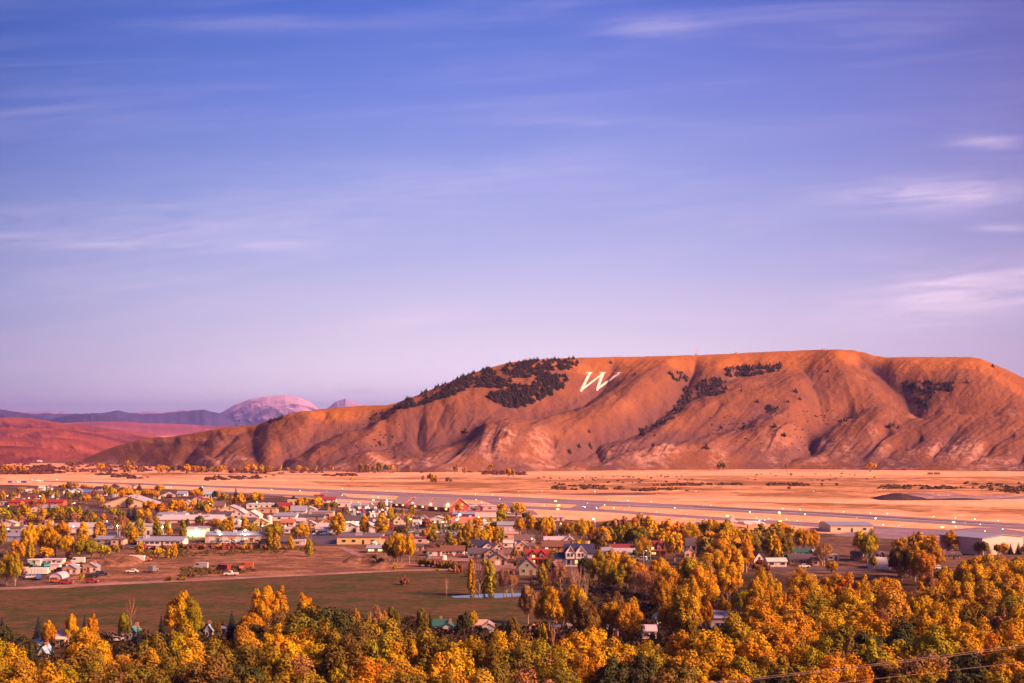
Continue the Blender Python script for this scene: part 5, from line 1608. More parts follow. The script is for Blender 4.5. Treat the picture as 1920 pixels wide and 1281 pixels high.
for i, (px, py, c) in enumerate([(300, 914.5, 'white'), (316, 917, 'white'), (20, 906.5, 'blue'), (28, 907, 'silver'), (35, 906, 'white'), (45, 906.5, 'blue')]):
    car('van', px, py, 0.1, CC[c], f'{c} airport vehicle {"by the runway verge" if i < 2 else "on the far western ramp"}', f'{c} airport vehicles {"verge" if i < 2 else "ramp"}', parts=False)


# ------------------------------------------------------------------ aircraft
def aircraft(px, py, rz, label, k=1.0):
    x, y, _ = G(px, py)
    o = empty('parked_aircraft', (x, y, .1), rz, label=label, cat='aircraft')
    o.scale = (k, k, k)
    fz = MB()
    st = [(-6.5, .15, 2.4), (-4.5, .55, 2.0), (-1, .85, 1.8), (3, .85, 1.8), (5.4, .55, 1.7), (6.6, .12, 1.5)]
    for (x0, r0, z0), (x1, r1, z1) in zip(st, st[1:]): fz.tube((x0, 0, z0), (x1, 0, z1), r0, r1, 10)
    fz.ob('fuselage', 'paint_mat', o, CC['white'])
    for sg in (-1, 1):
        MB().hexa([(-1, sg * .7, 1.4), (1.6, sg * .7, 1.4), (.1, sg * 7.5, 1.75), (-.9, sg * 7.5, 1.75), (-1, sg * .7, 1.6), (1.6, sg * .7, 1.6), (.1, sg * 7.5, 1.85), (-.9, sg * 7.5, 1.85)]).ob('wing', 'paint_mat', o, CC['white'])
        MB().hexa([(-6.6, sg * .1, 4.2), (-5.2, sg * .1, 4.2), (-5.9, sg * 2.6, 4.3), (-6.6, sg * 2.6, 4.3), (-6.6, sg * .1, 4.3), (-5.2, sg * .1, 4.3), (-5.9, sg * 2.6, 4.4), (-6.6, sg * 2.6, 4.4)]).ob('tailplane', 'paint_mat', o, CC['white'])
        MB().tube((-3.6, sg * 1.1, 2.2), (-1.4, sg * 1.1, 2.2), .42, .5, 8).ob('engine', 'paint_mat', o, CC['silver'])
        MB().tube((0, sg * 1.6, 0), (0, sg * 1.6, 1.5), .2, .12, 6).ob('landing_gear', 'rubber_mat', o)
    MB().hexa([(-6.4, -.1, 2.4), (-4.0, -.1, 2.2), (-4.0, .1, 2.2), (-6.4, .1, 2.4), (-6.9, -.06, 4.4), (-5.6, -.06, 4.4), (-5.6, .06, 4.4), (-6.9, .06, 4.4)]).ob('tail_fin', 'paint_mat', o, CC['white'])
    MB().tube((4.6, 0, 0), (4.6, 0, 1.5), .18, .1, 6).ob('landing_gear', 'rubber_mat', o)
    MB().box(4.7, 5.5, -.45, .45, 1.95, 2.2).ob('windscreen', 'glass_mat', o)


aircraft(1402, 990, radians(-8), 'white twin engine jet parked on the ramp above the trees', 1.5)
aircraft(1313, 991, radians(100), 'white jet whose upright tail shows behind golden tree tops', 1.3)
aircraft(70, 905, radians(10), 'small aircraft at the far western end of the runway', .9)


# ------------------------------------------------------------------ runway and taxiway lights, street lamps, poles
def light_protos():
    st = MB().tube((0, 0, 0), (0, 0, .7), .12, .10, 6).box(-.3, .3, -.3, .3, 0, .08).mesh('light_stand', 'rubber_mat')
    out = {}
    for c in ('yellow', 'white', 'blue'):
        out[c] = MB().ball((0, 0, .95), .42, .7, 8, 5).mesh('light_globe', 'lamp_' + c)
    return st, out


LST, LGL = light_protos()


def airfield_light(px, py, c, where, k=1.0):
    if random.random() < .45: return
    px += random.uniform(-9, 9) if 'edge' in where else 0
    k *= random.choice([.4, .55, .7, .9])
    x, y, _ = G(px, py)
    o = empty('airfield_light', (x, y, .12), label=f'small glowing {c} lamp standing {where}', cat='airfield light', group=f'{c} airfield lamps {where}')
    o.scale = (k, k, k)
    link('stand', LST, o); link('globe', LGL[c], o)


def along(line, px): return lerp(px, line)


for px in np.arange(70, 1915, 41):
    airfield_light(px, along(RW_T, px) - .8, random.choice(['yellow', 'white', 'white']), 'on the far edge of the runway', random.uniform(.6, 1.0))
for px in np.arange(330, 1850, 47):
    if 1030 < px < 1110: continue
    airfield_light(px, along(RW_B, px) + 1.0, random.choice(['yellow', 'white', 'yellow']), 'on the near edge of the runway', random.uniform(.8, 1.35))
for px in np.arange(395, 1790, 30):
    airfield_light(px + random.uniform(-5, 5), along(TX_T, px) - 1.0, random.choice(['blue', 'blue', 'white']), 'on the far edge of the taxiway', random.uniform(.6, .95))
for px in np.arange(495, 1560, 37):
    airfield_light(px + random.uniform(-5, 5), along(TX_B, px) + 1.0, random.choice(['blue', 'white']), 'on the near edge of the taxiway', random.uniform(.6, .95))
for px, py, c in [(1102, 945, 'blue'), (1111, 947, 'blue'), (1097, 953, 'white'), (1114, 952, 'blue'), (1119, 955, 'white'), (1427, 976.5, 'blue'), (1434, 977.5, 'blue'), (1424, 979, 'blue'), (1830, 984.5, 'blue'), (1838, 985.5, 'blue'), (1834, 988, 'white'), (1810, 982, 'blue'), (1880, 995.5, 'blue'), (1905, 994.5, 'blue'), (1847, 998, 'white'), (1792, 990, 'white'),
                  (628, 921.5, 'blue'), (634, 923, 'blue'), (620, 926, 'blue'), (560, 919, 'blue'), (930, 936.5, 'white'), (937, 937.5, 'blue')]:
    airfield_light(px, py, c, 'at the turn offs between runway and taxiway', .9)
for i, (px, py) in enumerate([(700, 939.5), (1042, 941.5), (1048, 949.5), (1046, 957), (1364, 969.5), (1463, 980), (1767, 991), (1788, 981.5)]):
    x, y, _ = G(px, py)
    o = empty('airfield_sign', (x, y, .1), label='small yellow lit taxiway sign box on two legs in the grass', cat='airfield sign', group='yellow lit airfield signs')
    MB().box(-.8, .8, -.12, .12, .35, .95).ob('sign_box', 'lamp_yellow', o)
    for k in (-.6, .6): MB().box(k - .05, k + .05, -.05, .05, 0, .35).ob('leg', 'rubber_mat', o)


def lamp(px, py, h, c, label, k=1.0, power=0):
    x, y, _ = G(px, py)
    o = empty('street_lamp', (x, y, .05), random.random() * 6, label=label, cat='street lamp')
    p = MB().tube((0, 0, 0), (0, 0, h), .14, .09, 6).ob('pole', 'paint_mat', o, (.3, .26, .25))
    MB().tube((0, 0, h - .1), (1.4, 0, h + .25), .06, .05, 5).ob('arm', 'paint_mat', o, (.3, .26, .25))
    MB().ball((1.5, 0, h + .1), .42 * k, .6, 8, 5).ob('lamp_head', 'lamp_' + c, o)
    if power:
        lp = bpy.data.lights.new('lamp_light', 'POINT'); lp.energy = power * .3; lp.shadow_soft_size = .4
        lp.color = {'yellow': (1, .6, .2), 'white': (1, .88, .65), 'green': (.8, 1, .6), 'red': (1, .4, .2)}[c]
        lo = bpy.data.objects.new('lamp_light', lp); lo.location = (1.5, 0, h - .7); lo.parent = o; COL.objects.link(lo)


for (px, py, h, c, k, pw, lb) in [
    (810, 958, 5, 'yellow', 1.0, 1400, 'yellow lamp glowing between the middle and largest red barn'), (835, 960, 5.5, 'yellow', 1.2, 1400, 'brightest yellow lamp against the largest red barn'), (777, 957, 5, 'yellow', .9, 2200, 'yellow lamp at the eave of the middle barn'), (722, 958, 6, 'yellow', .8, 1500, 'yellow lamp at the eastern end of the crowded lot'),
    (700, 962, 6, 'yellow', .8, 1500, 'yellow lamp in the middle of the crowded lot'), (676, 959, 6, 'yellow', .8, 1500, 'yellow lamp at the western end of the crowded lot'), (860, 992, 8, 'white', 1.5, 3000, 'big white lamp against the rust red roof'), (860, 1000, 7, 'white', 1.4, 2500, 'lower big white lamp beside the golden row'),
    (770, 995, 6, 'green', 1.1, 1200, 'greenish lamp on the corner west of the brown shrubs'), (784, 1010, 8, 'yellow', 1.0, 1500, 'orange lamp on a tall post by the highway'), (827, 1000, 6, 'yellow', 1.1, 1500, 'orange lamp before the dark shrubs'), (816, 1001, 6, 'yellow', .8, 0, 'smaller orange lamp next to the one before the dark shrubs'),
    (722, 993, 5, 'green', .7, 800, 'green lamp at the foot of the tallest golden aspen'), (1116, 990, 5, 'white', 1.2, 1800, 'white lamp at the roadside beyond the golden grove'), (1042, 1000, 5, 'yellow', 1.0, 1800, 'yellow lamp inside the golden grove'), (1050, 1000, 5, 'yellow', .9, 1800, 'second yellow lamp inside the golden grove'),
    (1027, 1003, 4, 'white', .9, 0, 'low white lamp at the edge of the golden grove'), (1068, 1003, 4, 'yellow', .9, 0, 'low yellow lamp east of the golden grove'), (1081, 1004, 4, 'yellow', .9, 0, 'low orange lamp farthest east in the golden grove'), (1003, 1031, 5, 'yellow', 1.0, 900, 'lamp at the eave of the peach side wing'),
    (1463, 984, 7, 'yellow', 1.6, 1500, 'strong yellow lamp above the maroon tree on the ramp'), (1812, 1033, 8.5, 'green', 1.0, 900, 'green lamp on a pole before the big pale hangar'), (220, 1008, 6, 'white', 1.1, 1200, 'white lamp at the foot of the oblique street'), (262, 1002, 5, 'green', .9, 800, 'green lamp among the slim yellow aspens'),
    (305, 1003, 5, 'white', .8, 800, 'white lamp behind the last slim aspen'), (408, 1018, 5, 'green', 1.0, 900, 'green lamp before the first garage door'), (454, 1018, 6, 'white', 1.5, 1800, 'large white lamp between the garage doors'), (532, 1006, 5, 'yellow', .9, 900, 'yellow lamp behind the first round golden tree'),
    (20, 1011, 5, 'white', 1.1, 900, 'white lamp below the green container'), (142, 1006, 5, 'white', 1.1, 900, 'white lamp behind the golden cottonwood cluster'), (78, 946, 6, 'white', 1.1, 1200, 'white lamp against the long orange building'), (135, 958, 5, 'yellow', 1.2, 900, 'yellow lamp above the brown green trees'),
    (13, 964, 5, 'yellow', .9, 900, 'yellow lamp between dark green trees at the town edge'), (10, 940, 4, 'yellow', 1.2, 900, 'yellow lamp at the western end of the orange building'), (563, 948, 5, 'white', .9, 900, 'white lamp beside the golden twin trees'), (485, 956, 5, 'yellow', 1.1, 1500, 'yellow lamp before the flat peach block'),
    (490, 1001, 4, 'white', .8, 900, 'white lamp above the roof of the long garage block'), (398, 962, 6, 'green', .8, 700, 'greenish lamp at the cream workshop'), (706, 946, 5, 'white', .8, 0, 'white lamp near the white hangar box'), (722, 949, 4, 'white', .9, 0, 'white lamp by the aircraft fuel tanks'),
    (893, 990, 6, 'white', 1.0, 900, 'white lamp over the golden row'), (912, 997, 6, 'white', 1.0, 900, 'white lamp near the dark tree in the golden row'), (937, 974, 5, 'yellow', .9, 700, 'yellow lamp at the end of the pink roofed store'), (1207, 1050, 4, 'white', 1.1, 900, 'white lamp on the lane before the maroon lodge'), (1220, 1050, 4, 'white', .9, 900, 'smaller white lamp on the lane before the maroon lodge')]:
    lamp(px, py, h, c, lb, k, pw)


def pole(px, py, h, label, col=(.28, .17, .11), arms=2):
    x, y, _ = G(px, py)
    o = empty('utility_pole', (x, y, .05), radians(random.uniform(-30, 30)), label=label, cat='utility pole')
    MB().tube((0, 0, -.2), (0, 0, h), .17, .12, 6).ob('post', 'paint_mat', o, col)
    for k in range(arms):
        a = MB().box(-1.2, 1.2, -.07, .07, h - .7 - k * 1.0, h - .55 - k * 1.0).ob('crossarm', 'paint_mat', o, col)
        for q2 in (-1.1, -.5, .5, 1.1): MB().tube((q2, 0, h - .55 - k), (q2, 0, h - .35 - k), .06, .04, 5).ob('insulator', 'paint_mat', a, (.5, .4, .38))


for (px, py, h, lb) in [(125, 944, 9, 'utility pole behind the eastern end of the orange building'), (133, 948, 9, 'utility pole just east of the orange building'), (162, 981, 10, 'wooden pole among brown green trees by the oblique street'), (187, 952, 8, 'pole west of the wide gabled hall'), (583, 1017, 12, 'tall wooden pole over the highway parking'),
                        (558, 1021, 8, 'shorter pole by the round golden tree'), (1491, 1042, 8, 'wooden pole before the teal roofed house'), (1786, 1056, 6, 'thick orange brown post by the dark roofed house'), (848, 966, 6, 'post at the corner of the red walled store'), (37, 932, 8, 'pole in the trees at the western town edge'), (1560, 962, 4, 'short post beside the runway')]:
    pole(px, py, h, lb)

# overhead line crossing the lower corner, hung between two poles beside the camera slope
LD = 90.0
for i, (pts, off) in enumerate([([(900, 1316), (1320, 1281.5), (1600, 1250), (1920, 1209.5), (2060, 1190)], 0), ([(900, 1319), (1320, 1284.5), (1600, 1253.5), (1920, 1213), (2060, 1194)], 1.2), ([(1000, 1310 + 20), (1570, 1281), (1920, 1241.5), (2060, 1225)], 0)]):
    P3 = [mathutils.Vector(AT(px, py, LD + off)) for px, py in pts]
    m = MB()
    for a, b2 in zip(P3, P3[1:]):
        m.tube(a, b2, .013, .013, 5)
    m.ob('overhead_wire', 'paint_mat', col=(.32, .24, .24), label=['upper thin overhead wire of the close pair crossing the treetops', 'lower thin overhead wire of the close pair crossing the treetops', 'single thin overhead wire running below the close pair'][i], cat='overhead wire')
for i, (px, py0) in enumerate([(900, 1316), (2060, 1190)]):
    tp = AT(px, py0, LD + .5)
    gz = float(hf_ground(np.array(tp[0]), np.array(tp[1])))
    o = empty('utility_pole', (tp[0], tp[1], gz - 1), label=['wooden line pole on the near slope at the low end of the wires', 'wooden line pole on the near slope at the high end of the wires'][i], cat='utility pole')
    hh = tp[2] - gz + 1.2
    MB().tube((0, 0, -.5), (0, 0, hh), .17, .13, 8).ob('post', 'paint_mat', o, (.25, .16, .11))
    MB().box(-.09, .09, -1, 1.4, hh - .3, hh - .15).ob('crossarm', 'paint_mat', o, (.25, .16, .11))


# ------------------------------------------------------------------ masts on the mesa
def mast(px, base, top, label, dish=True):
    x, y, z = on_mesa(px, base + 1.0)
    s = F / y; h = (base - top) / s
    o = empty('radio_mast', (x, y, z - .5), label=label, cat='radio mast')
    m = MB(); w = .7
    for k, (a, b2) in enumerate(((-w, -w), (w, -w), (0, w))): m.tube((a, b2, 0), (a * .3, b2 * .3, h), .16, .12, 4)
    n = max(3, int(h / 2))
    for i in range(n):
        t0, t1 = i / n, (i + 1) / n
        for (a, b2), (c2, d2) in (((-w, -w), (w, -w)), ((w, -w), (0, w)), ((0, w), (-w, -w))):
            f0, f1 = 1 - .7 * t0, 1 - .7 * t1
            m.tube((a * f0, b2 * f0, h * t0), (c2 * f1, d2 * f1, h * t1), .08, .08, 3)
    m.ob('lattice', 'paint_mat', o, (.75, .35, .32))
    for i in range(3):
        MB().tube((-.2, -1.0, h * (.45 + .2 * i)), (-.2, -1.5, h * (.45 + .2 * i)), .8, .9, 8).ob('dish', 'paint_mat', o, CC['white'])
    MB().box(-3, 2, 1.5, 5, -1, 3.2).ob('equipment_cabin', 'paint_mat', o, CC['white'])


mast(988, 674.5, 664, 'short red and white radio mast behind the pines on the ridge')
mast(1307, 665.5, 644, 'tallest slender radio mast on the bare ridge line')
mast(1383, 662.5, 651, 'thin small radio mast east of the tallest one')
mast(1546, 655.5, 650, 'squat white mast station on the highest point')
mast(1026, 672, 669, 'tiny white relay station above the pines')


# ------------------------------------------------------------------ cattle and bales on the plain
def cow_mesh(seed):
    rs = random.Random(seed); m = MB()
    st = [(-1.05, .22, 1.0), (-.85, .34, 1.02), (-.3, .40, .98), (.4, .40, 1.0), (.8, .32, 1.08), (1.05, .2, 1.2), (1.35, .15, 1.35)]
    n = 8; base = 0
    for (x, r, z) in st:
        for i in range(n):
            t = 2 * math.pi * i / n
            m.v.append((x, r * math.cos(t) * .8, z + r * 1.1 * math.sin(t)))
    for k in range(len(st) - 1):
        for i in range(n):
            a = k * n + i; b2 = k * n + (i + 1) % n
            m.f.append((a, b2, b2 + n, a + n))
    m.f.append(tuple(range(n))[::-1]); m.f.append(tuple((len(st) - 1) * n + i for i in range(n)))
    hd = -0.55 if seed % 2 else .1
    m.hexa([(1.25, -.13, 1.25 + hd), (1.75, -.09, 1.1 + hd * 1.2), (1.75, .09, 1.1 + hd * 1.2), (1.25, .13, 1.25 + hd), (1.2, -.15, 1.55 + hd * .6), (1.65, -.11, 1.38 + hd * 1.1), (1.65, .11, 1.38 + hd * 1.1), (1.2, .15, 1.55 + hd * .6)])
    for sx in (-.85, .75):
        for sy in (-.2, .2):
            m.tube((sx, sy, .8), (sx + (.08 if sx < 0 else 0), sy, .42), .15, .08, 5); m.tube((sx + (.08 if sx < 0 else 0), sy, .42), (sx, sy, 0), .08, .06, 5)
    m.tube((-1.05, 0, 1.2), (-1.15, 0, .5), .04, .03, 4)
    return m.mesh('cow_body', 'paint_mat')


COWS = [cow_mesh(0), cow_mesh(1)]
HERD = [(1000 + random.uniform(0, 300), random.uniform(893, 907), 'in the herd on the plain below the W') for _ in range(52)] + [(1380 + random.uniform(0, 260), random.uniform(889, 905), 'scattered on the plain below the ravine') for _ in range(24)] + [(390 + random.uniform(0, 130), random.uniform(892, 897), 'near the dark brush patches in the stubble') for _ in range(12)]
for (px, py, wh) in HERD:
    x, y, _ = G(px, py)
    o = link('cow', random.choice(COWS), None, (x, y, .03), random.random() * 6.28, (.02, .014, .012), label=f'black cow grazing {wh}', cat='cow', group=f'black cattle {wh}')
    k = random.uniform(.95, 1.35); o.scale = (k, k, k)
for i, px in enumerate([1743, 1747, 1755, 1760]):
    x, y, _ = G(px, 890)
    o = empty('hay_shelter', (x, y, 0), label=['dark open hay shelter, westernmost of four on the far plain', 'second dark hay shelter touching the westernmost one', 'third small dark hay shelter on the far plain', 'easternmost small dark hay shelter on the far plain'][i], cat='hay shelter')
    MB().box(-1.6, 1.6, 0, 4, 2.3, 2.6).ob('roof', 'roof_mat', o, WC['dark'])
    MB().box(-1.5, 1.5, .3, 3.6, 0, 1.9).ob('hay_block', 'wall_mat', o, (.16, .09, .05))
    for a in (-1.5, 1.4): MB().box(a, a + .15, .05, .2, 0, 2.3).ob('post', 'paint_mat', o, WC['brown'])


# dark slag heap and earth mounds: shaped ground
def mound(px0, px1, base, top, mt, label_kind, seed, D=30, segs=60):
    xa, ya, _ = G(px0, base); xb, yb, _ = G(px1, base)
    s = F / ya; h = (base - top) / s
    nx, ny = segs, 24
    V = []
    for j in range(ny + 1):
        v = j / ny
        for i in range(nx + 1):
            u = i / nx
            e = (np.sin(math.pi * u) ** .6) * (math.sin(math.pi * v) ** .8)
            z = h * e * (.65 + .7 * float(fbm(u * 5 + seed, v * 2 + seed, 3))) - .1
            V.append((xa + (xb - xa) * u, ya + (yb - ya) * u + v * D, max(z, -.1) + .05))
    i = np.arange(nx)[None, :] + (nx + 1) * np.arange(ny)[:, None]
    Fq = np.stack([i, i + 1, i + nx + 2, i + nx + 1], -1).reshape(-1, 4)
    link(label_kind, mesh_np(label_kind, V, Fq, mt, smooth=True), kind='structure')


mound(1652, 1748, 938.5, 929.5, 'slag_mat', 'slag_heap', 3, 40)
mound(1742, 1850, 938, 935.2, 'slag_mat', 'slag_heap', 9, 16)
mound(1700, 1820, 929.5, 925.5, 'gravel_mat', 'gravel_heap', 5, 30)
mound(165, 244, 1063, 1048, 'dirt_mat', 'earth_mound', 7, 40)
mound(640, 700, 1058, 1047, 'dirt_mat', 'earth_mound', 11, 26)
mound(690, 755, 1066, 1058, 'dirt_mat', 'earth_mound', 15, 22)
mound(1100, 1240, 986, 979, 'dirt_mat', 'earth_mound', 2, 30)


# fences
def fence(a, b2, label, col=(.30, .17, .11), h=1.6, board=True):
    A, Bp = mathutils.Vector(G(*a)), mathutils.Vector(G(*b2))
    L = (Bp - A).length; n = max(2, int(L / 2.6))
    o = empty('wooden_fence', A, math.atan2(Bp.y - A.y, Bp.x - A.x), label=label, cat='fence')
    for k in range(n + 1):
        MB().box(L * k / n - .07, L * k / n + .07, -.07, .07, 0, h + .15).ob('fence_post', 'paint_mat', o, col)
    m = MB()
    if board: m.box(0, L, -.12, -.08, .15, h)
    else:
        for z in (.4, .9, 1.35): m.box(0, L, -.12, -.075, z, z + .12)
    m.ob('fence_boards', 'wall_mat', o, col)


fence((1443, 1054), (1481, 1056), 'tall brown board fence between navy gabled house and log house', (.34, .15, .07), 2.2)
fence((960, 1078), (975, 1079), 'low pinkish board fence west of the sage gabled house', (.5, .28, .24), 1.6)
fence((1005, 1076), (1020, 1078), 'low pinkish board fence east of the sage gabled house', (.5, .28, .24), 1.6)
fence((960, 1085), (1000, 1088), 'dark rail fence below the sage gabled house', (.2, .1, .08), 1.4, False)
fence((30, 946), (60, 946), 'low rail fence before the orange building', (.4, .3, .26), 1.4, False)


def tank(px, py, r, h, c, label):
    x, y, _ = G(px, py)
    o = empty('storage_tank', (x, y, .1), label=label, cat='storage tank')
    MB().tube((0, 0, 0), (0, 0, h), r, r, 16).ob('shell', 'paint_mat', o, WC[c])
    MB().tube((0, 0, h), (0, 0, h + r * .35), r, r * .3, 16).ob('dome', 'paint_mat', o, WC[c])
    MB().tube((0, 0, h + r * .3), (0, 0, h + r * .45), .25, .25, 8).ob('hatch', 'paint_mat', o, WC['grey'])


tank(701, 1026, 1.6, 2.2, 'white', 'white storage tank behind the lit dark cabin')
tank(714, 1027, 1.4, 1.6, 'tin', 'grey storage tank behind the lit dark cabin')
tank(802.5, 1046.5, .8, 1.3, 'cyan', 'turquoise barrel tank at the corner of the ranch house')
tank(832, 1050, 1.3, 1.6, 'white', 'white tank on the drive before the ranch house')
tank(876, 1044, 1.0, 1.6, 'white', 'white tank between ranch house and charcoal roof')
tank(724, 948, 2.2, 2.6, 'white', 'white airport fuel tank, west of the pair')
tank(733, 949, 2.2, 2.8, 'white', 'white airport fuel tank, east of the pair')
tank(185, 1076, .8, 1.2, 'sky', 'pale blue barrel on the grass by the yard barns')
tank(71, 1216, 2.3, 1.6, 'sky', 'pale teal round tank house under the tall spruce')
tank(505, 983, 1.8, 4.5, 'white', 'tall white tank east of the yellow gabled house')
tank(448, 990, 1.8, 4.0, 'white', 'squat white silo between the slim golden aspens')

